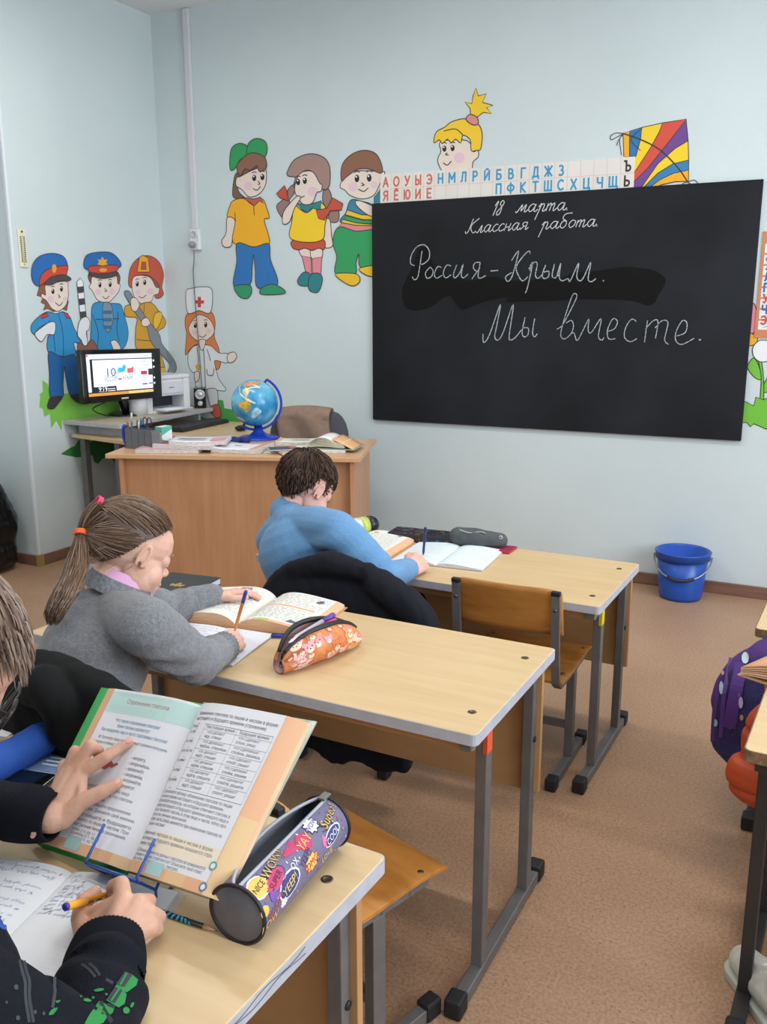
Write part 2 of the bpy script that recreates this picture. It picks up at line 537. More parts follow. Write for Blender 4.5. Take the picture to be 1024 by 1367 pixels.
struct('trim_2', MB().box2((ROOM_L-.012, NICHE_Y-.003, BBH), (ROOM_L+.003, NICHE_Y+.012, ROOM_H)), mat('corner_bead', '#dfe6ee', rough=.5))
# ceiling lamps
for i, (lx, ly) in enumerate(LAMPS):
    t = thing('ceiling_lamp', 'long white tube lamp on the ceiling', 'ceiling lamp', (lx, ly, ROOM_H), 0, 'ceiling tube lamps')
    MB().box2((-.6, -.1, -.05), (.6, .1, 0)).build('housing', M_FRAME, t, bevel=.006)
    MB().box2((-.58, -.085, -.065), (.58, .085, -.05)).build('diffuser', mat('lamp_diffuser', '#ffffff', emit=2.0), t, bevel=.004)

# ================================================================= PAINTED FIGURES ON THE WALLS
INK = mat('paint_ink', '#3a3330', rough=.6)
def front_wall(px, py, h): return on_y(px, py, ROOM_F-h)
def left_wall(px, py, h):
    p = on_x(px, py, ROOM_L+h)
    return p if p.y < ROOM_F-h else on_y(px, py, ROOM_F-h)      # a figure that runs round the corner
CROP_A = lambda x, y: (x*.33203, 300+y*.33203)
CROP_B = lambda x, y: (280+x*.390625, 100+y*.390625)
CROP_K = lambda x, y: (680+x*.25391, 140+y*.25391)
class Figure:
    def __init__(s, name, label, cat, crop, wall, nrm, group=None):
        s.t = thing(name, label, cat, (0, 0, 0), 0, group); s.t['kind'] = 'thing'; s.crop = crop; s.wall = wall; s.n = V(nrm)
        s.parts = {}; s.cnt = {}; s.h = .0006; s.lw = .0042
        s.base = None
    SEP = ('glove', 'hand', 'arm', 'bow', 'shoe', 'leg', 'sock', 'braid', 'petal', 'leaf')
    def mb(s, part, new=False):
        if part in s.SEP:                       # each hand, shoe, leaf ... is a piece of its own
            k = s.cnt.get(part, 0)+(1 if new else 0); s.cnt[part] = k; part = part+'#%d' % k
        if part not in s.parts: s.parts[part] = MB()
        return s.parts[part]
    def P(s, x, y, h): return s.wall(*s.crop(x, y), h)
    def poly(s, part, col, pts, smooth=True, line=True, lw=None):
        s.h += .00022
        pts = [V((x, y, 0)) for x, y in pts]
        if smooth: pts = crom(pts, 5)
        P = [s.P(p.x, p.y, s.h) for p in pts]
        mb = s.mb(part, True); mb.m(paint(col))
        bm = bmesh.new(); vv = [bm.verts.new(p) for p in P]
        f = bm.faces.new(vv); bm.normal_update()
        r = bmesh.ops.triangulate(bm, faces=[f], quad_method='BEAUTY', ngon_method='EAR_CLIP')
        bm.verts.index_update()
        mb.add([v.co.copy() for v in bm.verts], [[v.index for v in q.verts] for q in bm.faces], False)
        bm.free()
        if line:
            mb.m(INK); ribbon(mb, [p + s.n*.0001 for p in P], lw or s.lw, s.n, closed=True)
        return s
    def line(s, part, pts, w=None, col=None, smooth=True):
        s.h += .0001
        pts = [V((x, y, 0)) for x, y in pts]
        if smooth: pts = crom(pts, 5, False)
        mb = s.mb(part); mb.m(paint(col) if col else INK)
        ribbon(mb, [s.P(p.x, p.y, s.h) for p in pts], w or s.lw, s.n)
        return s
    def dot(s, part, col, x, y, rx, ry=None, line=False, a=0):
        ry = ry or rx
        pts = [(x+rx*math.cos(k*math.pi/7)*math.cos(a)-ry*math.sin(k*math.pi/7)*math.sin(a), y+rx*math.cos(k*math.pi/7)*math.sin(a)+ry*math.sin(k*math.pi/7)*math.cos(a)) for k in range(14)]
        return s.poly(part, col, pts, False, line)
    def eyes(s, x1, y1, x2, y2, rx=6, ry=11):
        for x, y in ((x1, y1), (x2, y2)):
            s.dot('face', '#1c1a1c', x, y, rx, ry)
            s.dot('face', '#f2f2f2', x-rx*.25, y-ry*.45, rx*.35, ry*.25)
            s.line('face', [(x-rx*1.2, y-ry*1.5), (x, y-ry*1.9), (x+rx*1.2, y-ry*1.6)])
        return s
    def done(s):
        c = V((0, 0, 0)); k = 0
        for mb in s.parts.values():
            for p in mb.v: c += V(p); k += 1
        s.t.location = c/k; PM[s.t.name] = Matrix.Translation(c/k)
        for nme, mb in s.parts.items(): mb.build(nme.split('#')[0], None, s.t, world=True, smooth=False)
SKIN_P, CHEEK = '#e6d6cb', '#e2c2cf'
GRP = None
# --- policeman with baton
f = Figure('painted_policeman', 'painted traffic policeman in blue uniform with striped baton', 'mural figure', CROP_A, left_wall, (1, 0, 0))
f.poly('hair', '#8a5a44', [(160, 235), (185, 232), (250, 225), (275, 310), (268, 346), (250, 338), (215, 350), (192, 337), (173, 344), (182, 322), (164, 312), (172, 292), (148, 284), (155, 262)], False)
f.poly('face', SKIN_P, [(183, 240), (225, 232), (268, 228), (274, 258), (274, 292), (263, 326), (235, 348), (208, 336), (187, 306), (166, 290), (170, 276), (183, 282)])
f.dot('face', CHEEK, 205, 300, 14).dot('face', CHEEK, 262, 298, 9).eyes(213, 268, 247, 258).line('face', [(222, 312), (240, 325), (252, 310)])
f.line('face', [(234, 280), (242, 290), (234, 292)])
f.poly('jacket', '#2f8ec4', [(190, 350), (225, 358), (255, 350), (282, 372), (300, 420), (327, 462), (315, 476), (297, 474), (302, 522), (255, 530), (195, 512), (192, 455), (205, 438), (203, 395), (150, 420), (150, 445), (128, 432), (126, 405), (150, 375)])
f.poly('jacket', '#c4384a', [(160, 365), (190, 354), (197, 366), (168, 378)], False).poly('jacket', '#c4384a', [(255, 352), (272, 356), (284, 378), (268, 376)], False)
f.line('jacket', [(235, 360), (252, 430), (256, 528)]).line('jacket', [(197, 385), (215, 440), (222, 510)])
f.poly('glove', '#dfe2e6', [(140, 440), (165, 415), (200, 392), (222, 396), (218, 440), (190, 442), (166, 470)])
f.poly('trousers', '#2062a0', [(197, 512), (250, 532), (302, 524), (312, 590), (335, 650), (341, 685), (285, 687), (266, 620), (258, 570), (254, 640), (252, 692), (203, 692), (199, 600)])
f.poly('shoe', '#35343a', [(206, 694), (250, 691), (236, 716), (215, 740), (192, 736), (194, 715)]).poly('shoe', '#35343a', [(288, 686), (341, 682), (354, 718), (322, 718), (296, 702)])
f.poly('cap', '#2268b0', [(127, 205), (132, 160), (158, 128), (205, 115), (250, 124), (270, 152), (268, 190), (215, 205), (180, 215), (160, 245), (138, 236)])
f.poly('cap', '#c8463a', [(158, 243), (166, 203), (200, 176), (268, 164), (270, 186), (262, 204), (210, 208), (180, 232)]).dot('cap', '#e0a02c', 218, 176, 9, 18)
f.poly('cap', '#4c4648', [(180, 236), (205, 212), (252, 200), (285, 215), (276, 226), (240, 226), (205, 242)])
f.poly('baton', '#e8eaea', [(309, 230), (322, 215), (334, 228), (342, 320), (352, 480), (336, 484), (322, 360)], False)
for y in (250, 298, 350): f.poly('baton', '#3f4448', [(312+(y-250)*.1, y), (336+(y-250)*.1, y-3), (339+(y-250)*.1, y+22), (315+(y-250)*.1, y+26)], False, False)
f.poly('glove', '#dfe2e6', [(312, 442), (320, 388), (345, 370), (361, 388), (358, 420), (347, 432), (352, 478), (338, 486), (325, 462)])
f.done()
# --- officer
f = Figure('painted_officer', 'painted officer in blue jacket and peaked cap with gold emblem', 'mural figure', CROP_A, left_wall, (1, 0, 0))
f.poly('hair', '#7a5244', [(360, 195), (470, 190), (476, 240), (420, 225), (372, 242)])
f.poly('face', SKIN_P, [(373, 208), (420, 214), (466, 205), (473, 236), (483, 240), (479, 265), (464, 286), (440, 310), (415, 313), (390, 300), (370, 264), (358, 252), (366, 236)])
f.dot('face', CHEEK, 395, 270, 13).dot('face', CHEEK, 450, 268, 13).eyes(402, 242, 443, 240).line('face', [(412, 288), (426, 297), (440, 286)]).line('face', [(420, 256), (430, 266), (420, 268)])
f.poly('jacket', '#2f8ec4', [(372, 325), (405, 310), (430, 316), (460, 316), (486, 322), (496, 352), (516, 430), (500, 492), (452, 520), (395, 520), (390, 488), (365, 482), (367, 400)])
f.poly('shirt', '#7d8fa0', [(415, 318), (446, 320), (455, 380), (437, 432), (416, 400)])
for y in (345, 375, 405): f.poly('shirt', '#2d6f9f', [(415, y), (450, y), (450, y+14), (415, y+14)], False, False)
f.line('jacket', [(372, 360), (395, 430), (392, 488)]).line('jacket', [(476, 350), (470, 420), (480, 470)]).line('jacket', [(385, 380), (412, 380)]).line('jacket', [(456, 378), (480, 378)])
f.poly('hand', SKIN_P, [(446, 470), (462, 464), (478, 480), (484, 500), (462, 512), (452, 492)])
f.poly('bag', '#8a5c48', [(315, 475), (345, 485), (370, 462), (394, 500), (394, 520), (320, 520)])
f.poly('cap', '#2268b0', [(337, 158), (350, 122), (400, 110), (450, 114), (484, 148), (480, 172), (415, 184), (350, 180)])
f.poly('cap', '#c8463a', [(360, 168), (410, 164), (470, 163), (468, 186), (415, 196), (362, 190)])
f.poly('cap', '#e0a530', [(398, 150), (392, 138), (404, 142), (412, 128), (420, 142), (432, 138), (426, 152), (434, 160), (412, 164), (392, 160)], False, False)
f.dot('cap', '#e0a530', 415, 182, 16, 8)
f.poly('cap', '#4c4648', [(358, 192), (415, 197), (471, 189), (466, 205), (415, 216), (375, 207)])
f.done()
# --- fireman
f = Figure('painted_fireman', 'painted fireman in red helmet and mustard suit with grey hose', 'mural figure', CROP_A, left_wall, (1, 0, 0))
f.poly('helmet', '#c25540', [(516, 225), (526, 170), (560, 132), (602, 125), (640, 150), (658, 200), (651, 250), (658, 278), (640, 296), (622, 288), (640, 245), (600, 215), (545, 210), (532, 250), (520, 248)])
f.poly('hair', '#8a5a44', [(545, 205), (600, 205), (640, 245), (632, 262), (610, 230), (560, 215)])
f.poly('face', SKIN_P, [(540, 208), (600, 210), (626, 250), (640, 254), (636, 278), (618, 284), (608, 308), (575, 318), (546, 300), (531, 255)])
f.dot('face', CHEEK, 555, 272, 11).dot('face', CHEEK, 605, 268, 13).eyes(552, 238, 582, 232).line('face', [(556, 286), (572, 294), (588, 282)])
f.poly('helmet', '#e8a828', [(552, 190), (561, 130), (575, 122), (596, 134), (601, 190)], False).poly('helmet', '#b8503c', [(566, 180), (570, 150), (586, 150), (588, 180)], False)
f.poly('suit', '#cf9a35', [(522, 322), (548, 330), (580, 314), (612, 316), (645, 355), (666, 385), (660, 412), (635, 430), (618, 480), (640, 502), (666, 590), (644, 596), (634, 540), (610, 505), (550, 500), (546, 420), (550, 375), (506, 368), (502, 332)])
f.poly('suit', '#e0b030', [(640, 575), (664, 572), (668, 596), (642, 600)], False).poly('suit', '#e8b838', [(622, 360), (645, 350), (652, 372), (630, 420), (616, 400)])
f.line('suit', [(580, 316), (578, 350), (562, 375)]).line('suit', [(550, 462), (612, 468)])
f.poly('hose', '#7e8890', [(500, 275), (520, 268), (548, 312), (596, 385), (640, 440), (652, 480), (692, 530), (709, 570), (700, 597), (674, 596), (682, 560), (640, 512), (606, 468), (588, 402), (570, 392), (530, 330)])
f.poly('hand', SKIN_P, [(526, 300), (545, 294), (560, 320), (548, 348), (530, 340)]).poly('hand', SKIN_P, [(572, 382), (592, 374), (604, 398), (586, 410), (570, 402)])
f.done()
# --- nurse
f = Figure('painted_nurse', 'painted red-haired nurse in white coat and cap with red cross', 'mural figure', CROP_A, front_wall, (0, -1, 0))
f.poly('hair', '#d8804a', [(752, 360), (800, 345), (848, 350), (865, 390), (862, 450), (880, 500), (887, 560), (870, 582), (852, 530), (830, 482), (790, 482), (765, 500), (745, 522), (750, 440), (744, 400)])
f.poly('coat', '#dbe2e4', [(757, 520), (775, 492), (800, 484), (845, 486), (880, 515), (920, 520), (915, 555), (868, 546), (864, 562), (880, 620), (908, 666), (850, 662), (790, 652), (787, 602), (770, 590), (757, 560)])
f.poly('face', SKIN_P, [(758, 420), (770, 390), (800, 362), (840, 378), (860, 412), (858, 440), (830, 465), (800, 468), (772, 450)])
f.poly('face', SKIN_P, [(802, 464), (826, 464), (822, 490), (812, 505), (803, 490)])
f.dot('face', CHEEK, 782, 432, 10).dot('face', CHEEK, 840, 428, 10).eyes(785, 405, 827, 402).line('face', [(800, 446), (816, 452), (830, 440)])
f.poly('cap', '#dfe6e8', [(748, 270), (770, 256), (810, 250), (852, 262), (846, 352), (800, 345), (755, 354)]).poly('cap', '#c8444a', [(795, 290), (808, 290), (808, 304), (820, 304), (820, 317), (808, 317), (808, 332), (795, 332), (795, 317), (784, 317), (784, 304), (795, 304)], False, False)
f.poly('hand', SKIN_P, [(916, 522), (940, 512), (952, 530), (936, 552), (916, 550)]).poly('hand', SKIN_P, [(782, 596), (800, 590), (800, 620), (786, 632)])
f.line('coat', [(818, 500), (822, 560), (826, 655)]).line('coat', [(832, 580), (834, 602), (856, 604), (860, 578)], None).line('coat', [(832, 500), (842, 530), (846, 548)])
f.line('stethoscope', [(792, 490), (796, 530), (798, 560)]).dot('stethoscope', '#d8a83c', 798, 572, 12)
f.poly('leg', '#cfd3d2', [(834, 662), (872, 664), (874, 725), (850, 732), (838, 700)])
f.poly('shoe', '#b8584a', [(846, 735), (868, 722), (884, 735), (888, 768), (868, 776), (852, 760)])
f.done()
# --- boy with cap
f = Figure('painted_boy', 'painted boy in green cap, orange shirt and blue trousers', 'mural figure', CROP_B, front_wall, (0, -1, 0)); f.lw = .005
f.poly('hair', '#7d5846', [(95, 330), (112, 290), (145, 268), (185, 285), (193, 318), (150, 328), (108, 350), (97, 370), (100, 400), (130, 430), (95, 424), (78, 410), (84, 350)])
f.poly('face', SKIN_P, [(105, 347), (150, 324), (189, 318), (192, 370), (170, 406), (135, 417), (110, 392), (90, 378), (92, 352)])
f.dot('face', CHEEK, 132, 380, 14).eyes(152, 352, 180, 349, 7, 11).line('face', [(148, 388), (162, 394), (174, 380)]).line('face', [(164, 362), (172, 372), (164, 374)])
f.poly('cap', '#2f9a5c', [(68, 298), (74, 252), (100, 234), (128, 243), (134, 270), (104, 290), (88, 318), (72, 326)]).poly('cap', '#2f9a5c', [(126, 262), (134, 232), (160, 217), (190, 228), (196, 258), (184, 285), (158, 270), (130, 276)])
f.poly('hair', '#8a6250', [(92, 312), (120, 278), (150, 266), (188, 282), (193, 318), (170, 330), (160, 310), (140, 326), (120, 322), (104, 345)])
f.poly('shirt', '#f0b020', [(80, 430), (115, 422), (150, 445), (180, 424), (196, 460), (203, 490), (186, 497), (204, 575), (150, 587), (80, 572), (86, 496), (60, 486), (68, 450)])
f.poly('shirt', '#c45848', [(112, 418), (132, 432), (152, 448), (170, 430), (184, 440), (174, 418), (150, 424)], False)
f.line('shirt', [(150, 446), (152, 480)]).line('shirt', [(86, 470), (88, 500)])
f.poly('arm', SKIN_P, [(60, 488), (86, 497), (78, 550), (73, 584), (50, 588), (41, 568), (56, 540)])
f.poly('trousers', '#2b74b8', [(94, 575), (150, 588), (201, 577), (207, 630), (232, 714), (164, 728), (155, 660), (150, 615), (145, 655), (137, 716), (82, 722), (92, 640)])
f.poly('shoe', '#2f9668', [(84, 722), (135, 718), (143, 742), (128, 764), (100, 756)]).poly('shoe', '#2f9668', [(176, 730), (214, 715), (254, 734), (250, 748), (178, 750)])
f.done()
# --- girl with braids
f = Figure('painted_girl', 'painted girl with brown braids, red bows and yellow shirt', 'mural figure', CROP_B, front_wall, (0, -1, 0)); f.lw = .005
f.poly('braid', '#967870', [(392, 380), (412, 400), (420, 430), (442, 470), (436, 502), (410, 500), (404, 470), (386, 430)]).poly('braid', '#967870', [(285, 376), (290, 402), (272, 430), (282, 462), (252, 490), (228, 450), (252, 424), (268, 392)])
f.poly('arm', SKIN_P, [(388, 500), (410, 494), (416, 545), (420, 584), (395, 590), (388, 560)])
f.poly('leg', SKIN_P, [(305, 590), (345, 592), (348, 625), (316, 622)]).poly('leg', SKIN_P, [(346, 592), (382, 592), (382, 626), (350, 630)])
f.poly('sock', '#e08a96', [(315, 618), (346, 624), (348, 682), (330, 682)], False).poly('sock', '#e08a96', [(350, 628), (383, 622), (380, 682), (352, 678)], False)
f.poly('shoe', '#2b7f88', [(300, 702), (322, 674), (346, 684), (345, 718), (310, 720)]).poly('shoe', '#2b7f88', [(338, 700), (350, 680), (377, 680), (385, 702), (370, 742), (340, 735)])
f.poly('skirt', '#c2543c', [(286, 565), (385, 562), (391, 596), (372, 592), (350, 600), (325, 592), (304, 598), (283, 590)])
f.poly('shirt', '#f2cc28', [(288, 445), (310, 460), (335, 470), (378, 436), (402, 470), (394, 512), (386, 562), (330, 572), (274, 556), (281, 500)])
f.poly('shirt', '#2f8088', [(298, 440), (318, 462), (336, 470), (350, 455), (378, 462), (382, 430), (345, 442)], False)
f.poly('hair', '#a08279', [(265, 332), (290, 290), (340, 270), (386, 280), (409, 312), (410, 372), (398, 392), (384, 388), (378, 376), (352, 332), (320, 330), (288, 376), (292, 350), (270, 346)])
f.poly('face', SKIN_P, [(293, 372), (308, 338), (335, 328), (356, 335), (376, 370), (384, 376), (380, 398), (366, 402), (350, 438), (320, 442), (302, 420), (291, 398)])
f.dot('face', CHEEK, 350, 398, 16).eyes(302, 366, 325, 362, 7, 11).line('face', [(304, 412), (312, 418), (324, 414)])
f.poly('arm', SKIN_P, [(252, 470), (275, 438), (300, 414), (310, 422), (290, 455), (272, 502), (250, 508)])
f.poly('bow', '#c2503c', [(228, 406), (256, 378), (264, 400), (268, 430), (240, 420)], False).poly('bow', '#c2503c', [(363, 462), (400, 456), (420, 420), (455, 440), (450, 462), (412, 464), (392, 496), (372, 490)], False)
f.done()
# --- boy in green trousers
f = Figure('painted_child', 'painted boy in striped vest and green trousers leaning on the chalkboard', 'mural figure', CROP_B, front_wall, (0, -1, 0)); f.lw = .005
f.poly('face', SKIN_P, [(452, 362), (480, 330), (585, 330), (598, 334), (592, 356), (582, 372), (560, 412), (520, 424), (480, 412), (462, 394), (446, 384)])
f.poly('hair', '#8a5f4a', [(450, 362), (452, 310), (480, 275), (522, 258), (566, 268), (588, 308), (586, 336), (545, 322), (510, 322), (490, 332), (466, 350)])
f.dot('face', CHEEK, 490, 382, 16).dot('face', CHEEK, 562, 375, 12).eyes(503, 354, 545, 352, 8, 13).line('face', [(508, 390), (526, 398), (542, 386)]).line('face', [(518, 368), (528, 376), (518, 378)])
f.poly('vest', '#3e7fa0', [(482, 428), (520, 432), (562, 450), (575, 515), (450, 506), (466, 470)])
f.poly('vest', '#e8c030', [(472, 462), (520, 478), (572, 480), (572, 496), (520, 494), (464, 478)], False).poly('vest', '#2f9a5c', [(464, 480), (520, 496), (575, 496), (575, 510), (500, 506), (458, 494)], False).poly('vest', '#e8c030', [(456, 494), (500, 506), (575, 512), (575, 520), (500, 518), (450, 506)], False)
f.poly('arm', SKIN_P, [(498, 432), (520, 432), (575, 460), (575, 485), (540, 478), (505, 450)])
f.poly('vest', '#2b8088', [(562, 420), (585, 388), (590, 440), (562, 442)], False)
f.poly('belt', '#d88a8a', [(450, 505), (500, 514), (575, 516), (575, 538), (500, 534), (440, 520)], False)
f.poly('trousers', '#2f9a5c', [(440, 520), (500, 534), (575, 538), (575, 655), (515, 657), (510, 612), (500, 640), (496, 681), (430, 679), (434, 620), (421, 572)])
f.poly('shoe', '#e8bc28', [(430, 680), (500, 680), (513, 705), (490, 721), (458, 708)]).poly('shoe', '#e8bc28', [(510, 662), (575, 652), (575, 686), (540, 686)])
f.done()
# --- blonde girl over the board
f = Figure('painted_blonde_girl', 'painted blonde girl with a ponytail peeking over the letter strip', 'mural figure', CROP_B, front_wall, (0, -1, 0)); f.lw = .005
f.poly('ponytail', '#f0c828', [(892, 142), (890, 115), (872, 92), (896, 98), (900, 72), (910, 45), (918, 72), (945, 64), (932, 94), (968, 104), (946, 112), (963, 132), (935, 128), (912, 146)], False)
f.poly('face', SKIN_P, [(790, 228), (865, 222), (892, 236), (900, 262), (916, 258), (918, 280), (900, 298), (888, 335), (806, 335), (782, 305), (780, 285), (790, 262)])
f.poly('hair', '#f0c828', [(766, 232), (774, 196), (804, 178), (828, 160), (872, 150), (914, 165), (931, 200), (926, 252), (912, 258), (894, 258), (890, 222), (866, 206), (858, 232), (840, 220), (826, 232), (812, 220), (795, 234), (784, 222)])
f.line('hair', [(800, 192), (840, 185), (866, 206)])
f.dot('face', CHEEK, 853, 282, 18).eyes(802, 252, 830, 250, 7, 11).line('face', [(798, 300), (812, 308), (826, 294)]).line('face', [(812, 266), (806, 272), (816, 274)])
f.poly('hair_tie', '#d88a88', [(876, 152), (890, 135), (914, 146), (916, 168), (898, 170)])
f.done()
# --- kite
f = Figure('painted_kite', 'painted kite with rainbow rays above the chalkboard corner', 'mural kite', CROP_K, front_wall, (0, -1, 0))
f.lw = .004
f.poly('sail', '#f2cf2a', [(598, 150), (700, 118), (805, 95), (930, 75), (940, 190), (943, 290), (942, 402), (870, 405), (800, 420), (735, 440), (640, 440), (655, 272), (602, 272)], False)
for col, pts in (('#f0ac1c', [(598, 149), (633, 138), (632, 272), (602, 272)]), ('#2b74b0', [(633, 138), (697, 118), (690, 180), (665, 272), (632, 272)]),
                 ('#d4503c', [(805, 95), (930, 75), (850, 180), (730, 330), (655, 415), (655, 360), (740, 230), (790, 140)]),
                 ('#6e4490', [(930, 75), (938, 190), (870, 230), (780, 310), (690, 440), (648, 440), (655, 405), (730, 330), (850, 180)]),
                 ('#2f7db4', [(942, 290), (942, 343), (860, 360), (790, 395), (735, 440), (700, 440), (780, 360), (860, 310)]),
                 ('#f0ac1c', [(942, 343), (941, 401), (870, 404), (800, 420), (758, 440), (730, 440), (790, 395), (860, 360)])):
    f.poly('sail', col, pts, False, True)
f.line('frame', [(598, 150), (690, 182), (770, 222), (830, 270), (890, 335), (938, 405)], .006)
f.line('frame', [(700, 120), (640, 180), (690, 240)], .003)
for pts in ([(598, 150), (560, 148), (532, 165), (536, 184), (560, 172), (598, 152)], [(598, 152), (580, 180), (584, 225), (590, 265)], [(598, 152), (572, 190), (565, 215)], [(938, 405), (970, 395), (990, 410), (975, 424), (940, 408)], [(938, 405), (915, 412), (900, 428)]):
    f.line('ribbon', pts, .0035)
f.done()
# --- painted grass and flowers
f = Figure('painted_grass', 'painted light green grass patch under the policeman', 'mural grass', CROP_A, left_wall, (1, 0, 0))
f.h = .0003
f.poly('tuft', '#7cc04c', [(170, 625), (192, 640), (202, 690), (330, 668), (352, 690), (420, 700), (480, 712), (560, 740), (580, 800), (440, 790), (250, 785), (247, 828), (226, 788), (206, 818), (200, 762), (178, 772), (172, 740), (158, 735), (162, 690), (158, 682), (172, 672)], False, False)
f.done()
f = Figure('painted_leaf', 'painted dark green bush behind the computer table legs', 'mural grass', CROP_A, left_wall, (1, 0, 0)); f.h = .0003
f.poly('leaf', '#2f8038', [(244, 922), (280, 898), (300, 890), (318, 864), (345, 882), (372, 870), (398, 842), (440, 838), (500, 850), (520, 960), (480, 980), (440, 930), (412, 942), (394, 962), (378, 952), (372, 926), (310, 936), (270, 928)], False, False)
f.done()
f = Figure('painted_bush', 'painted green grass on the front wall behind the globe', 'mural grass', CROP_A, front_wall, (0, -1, 0)); f.h = .0003
f.poly('leaf', '#4aa04c', [(868, 712), (880, 704), (897, 706), (902, 738), (930, 742), (945, 752), (975, 730), (985, 800), (720, 800), (725, 775), (760, 765), (800, 770), (830, 778), (870, 775)], False, False)
f.done()
CROP_R = lambda x, y: (860+x*.24886, 280+y*.24886)
f = Figure('painted_flower', 'painted flowers in green grass right of the chalkboard', 'mural flowers', CROP_R, front_wall, (0, -1, 0)); f.h = .0003
f.poly('petal', '#e88aa0', [(560, 510), (590, 505), (606, 560), (600, 640), (570, 665), (545, 600)])
f.poly('petal', '#f0b020', [(545, 660), (600, 675), (606, 705), (585, 726), (545, 724)])
f.poly('leaf', '#6fbc3c', [(555, 838), (585, 795), (612, 830), (632, 905), (600, 905), (565, 868)]).poly('leaf', '#6fbc3c', [(632, 980), (650, 920), (690, 870), (720, 880), (690, 960)])
f.poly('stem', '#6fbc3c', [(612, 800), (626, 800), (640, 900), (640, 1030), (622, 1030), (628, 900)])
f.poly('petal', '#e6e8ea', [(583, 740), (610, 706), (650, 700), (720, 720), (730, 790), (650, 815), (610, 810), (585, 780)])
f.poly('grass', '#6fbc3c', [(500, 1020), (545, 1030), (588, 1052), (600, 1005), (640, 1020), (700, 990), (800, 1000), (900, 1040), (900, 1170), (660, 1178), (590, 1148), (570, 1164), (550, 1140), (490, 1150)], False)
f.done()
# ================================================================= THINGS ON THE FRONT WALL
M_CHALK = mat('chalk', '#6d757c', rough=.95, color2='#c4ccd2', vscale=240, ramp=(.36, .62))
M_CHALK_S = mat('chalk_fine', '#a9adb0', rough=.95, color2='#dcdfe1', vscale=300, ramp=(.3, .6))
M_BOARD = mat('board_paint', '#17191c', rough=.7, color2='#24272d', vscale=1.7, detail=6, spec=.2)
M_WET = mat('board_wet', '#080808', rough=.5, spec=.2)
BX0, BX1, BZ0, BZ1 = -2.4243, -.4081, .7843, 1.9861
BT = .022
bd = thing('chalkboard', 'large black chalkboard with white cursive chalk writing', 'chalkboard', ((BX0+BX1)/2, ROOM_F, (BZ0+BZ1)/2))
MB().box2((BX0, ROOM_F-BT, BZ0), (BX1, ROOM_F-.001, BZ1)).build('panel', M_BOARD, bd, world=True, bevel=.002)
def board(px, py, h=.0008): return on_y(px, py, ROOM_F-BT-h)
C1 = lambda x, y: (500+x*.25391, 250+y*.25391)
C2 = lambda x, y: (740+x*.25391, 250+y*.25391)
wet = [C1(*p) for p in [(168, 480), (146, 530), (148, 600), (175, 640), (232, 648), (300, 628), (352, 588), (395, 570), (425, 610), (462, 646), (525, 620), (620, 592), (700, 580), (690, 605), (800, 600)]] + \
      [C2(*p) for p in [(0, 598), (100, 590), (300, 590), (420, 600), (485, 622), (530, 606), (545, 570), (575, 525), (582, 478), (520, 435), (440, 424), (380, 417), (280, 432), (200, 442), (100, 448)]] + \
      [C1(*p) for p in [(1000, 470), (900, 482), (780, 490), (690, 490), (640, 470), (560, 482), (500, 492), (420, 470), (330, 440), (300, 380), (270, 315), (230, 330), (205, 400), (185, 440)]]
wp = crom([V((x, y, 0)) for x, y in wet], 3)
mb = MB(); mb.add([board(p.x, p.y, .0004) for p in wp], [tuple(range(len(wp)))], False)
mb.build('damp_patch', M_WET, bd, world=True)
mb = MB()
def stroke(crop, pts, w=.0052):
    P = crom([V((*crop(*p), 0)) for p in pts], 5, False)
    ribbon(mb, [board(p.x, p.y) for p in P], w, V((0, -1, 0)))
for s in ([(210, 412), (190, 400), (193, 360), (222, 314), (262, 303), (288, 335), (285, 378), (252, 405), (240, 396)], [(250, 335), (240, 400), (228, 470), (210, 486), (198, 470)],
          [(290, 422), (268, 450), (276, 478), (300, 468), (308, 440), (295, 422), (288, 424)], [(352, 422), (332, 418), (315, 455), (326, 478), (356, 462)], [(402, 414), (380, 410), (362, 448), (374, 476), (402, 460)],
          [(432, 408), (415, 460), (424, 476), (448, 450), (466, 404), (456, 460), (468, 476), (492, 456)], [(556, 395), (528, 398), (520, 424), (540, 442), (554, 420)], [(556, 395), (544, 465), (556, 478), (585, 464)], [(540, 442), (512, 482)],
          [(610, 440), (650, 437)],
          [(720, 386), (757, 335), (738, 420), (718, 480), (698, 494), (690, 470), (722, 448)], [(818, 350), (812, 335), (782, 362), (745, 420), (760, 470), (780, 492), (806, 470)],
          [(812, 430), (832, 396), (806, 520), (793, 556)], [(815, 440), (838, 396), (856, 402), (846, 460), (860, 478), (886, 455)],
          [(900, 408), (882, 460), (892, 480), (914, 470), (916, 442), (890, 446)], [(946, 404), (934, 462), (948, 476), (975, 455)]):
    stroke(C1, s)
for s in ([(0, 478), (12, 470), (34, 400), (26, 470), (42, 492), (72, 480), (84, 492), (128, 398), (118, 468), (134, 492), (154, 474), (192, 394), (178, 480), (196, 496), (218, 480)], [(256, 488), (260, 494)]):
    stroke(C2, s)
for s in ([(570, 770), (574, 816), (604, 776), (662, 615), (640, 740), (632, 785), (648, 804), (676, 764), (730, 615), (708, 780), (718, 802), (742, 788), (772, 750)],
          [(792, 684), (776, 760), (786, 786), (806, 776), (809, 742), (784, 738)], [(842, 690), (831, 764), (842, 786), (856, 770)]):
    stroke(C1, s)
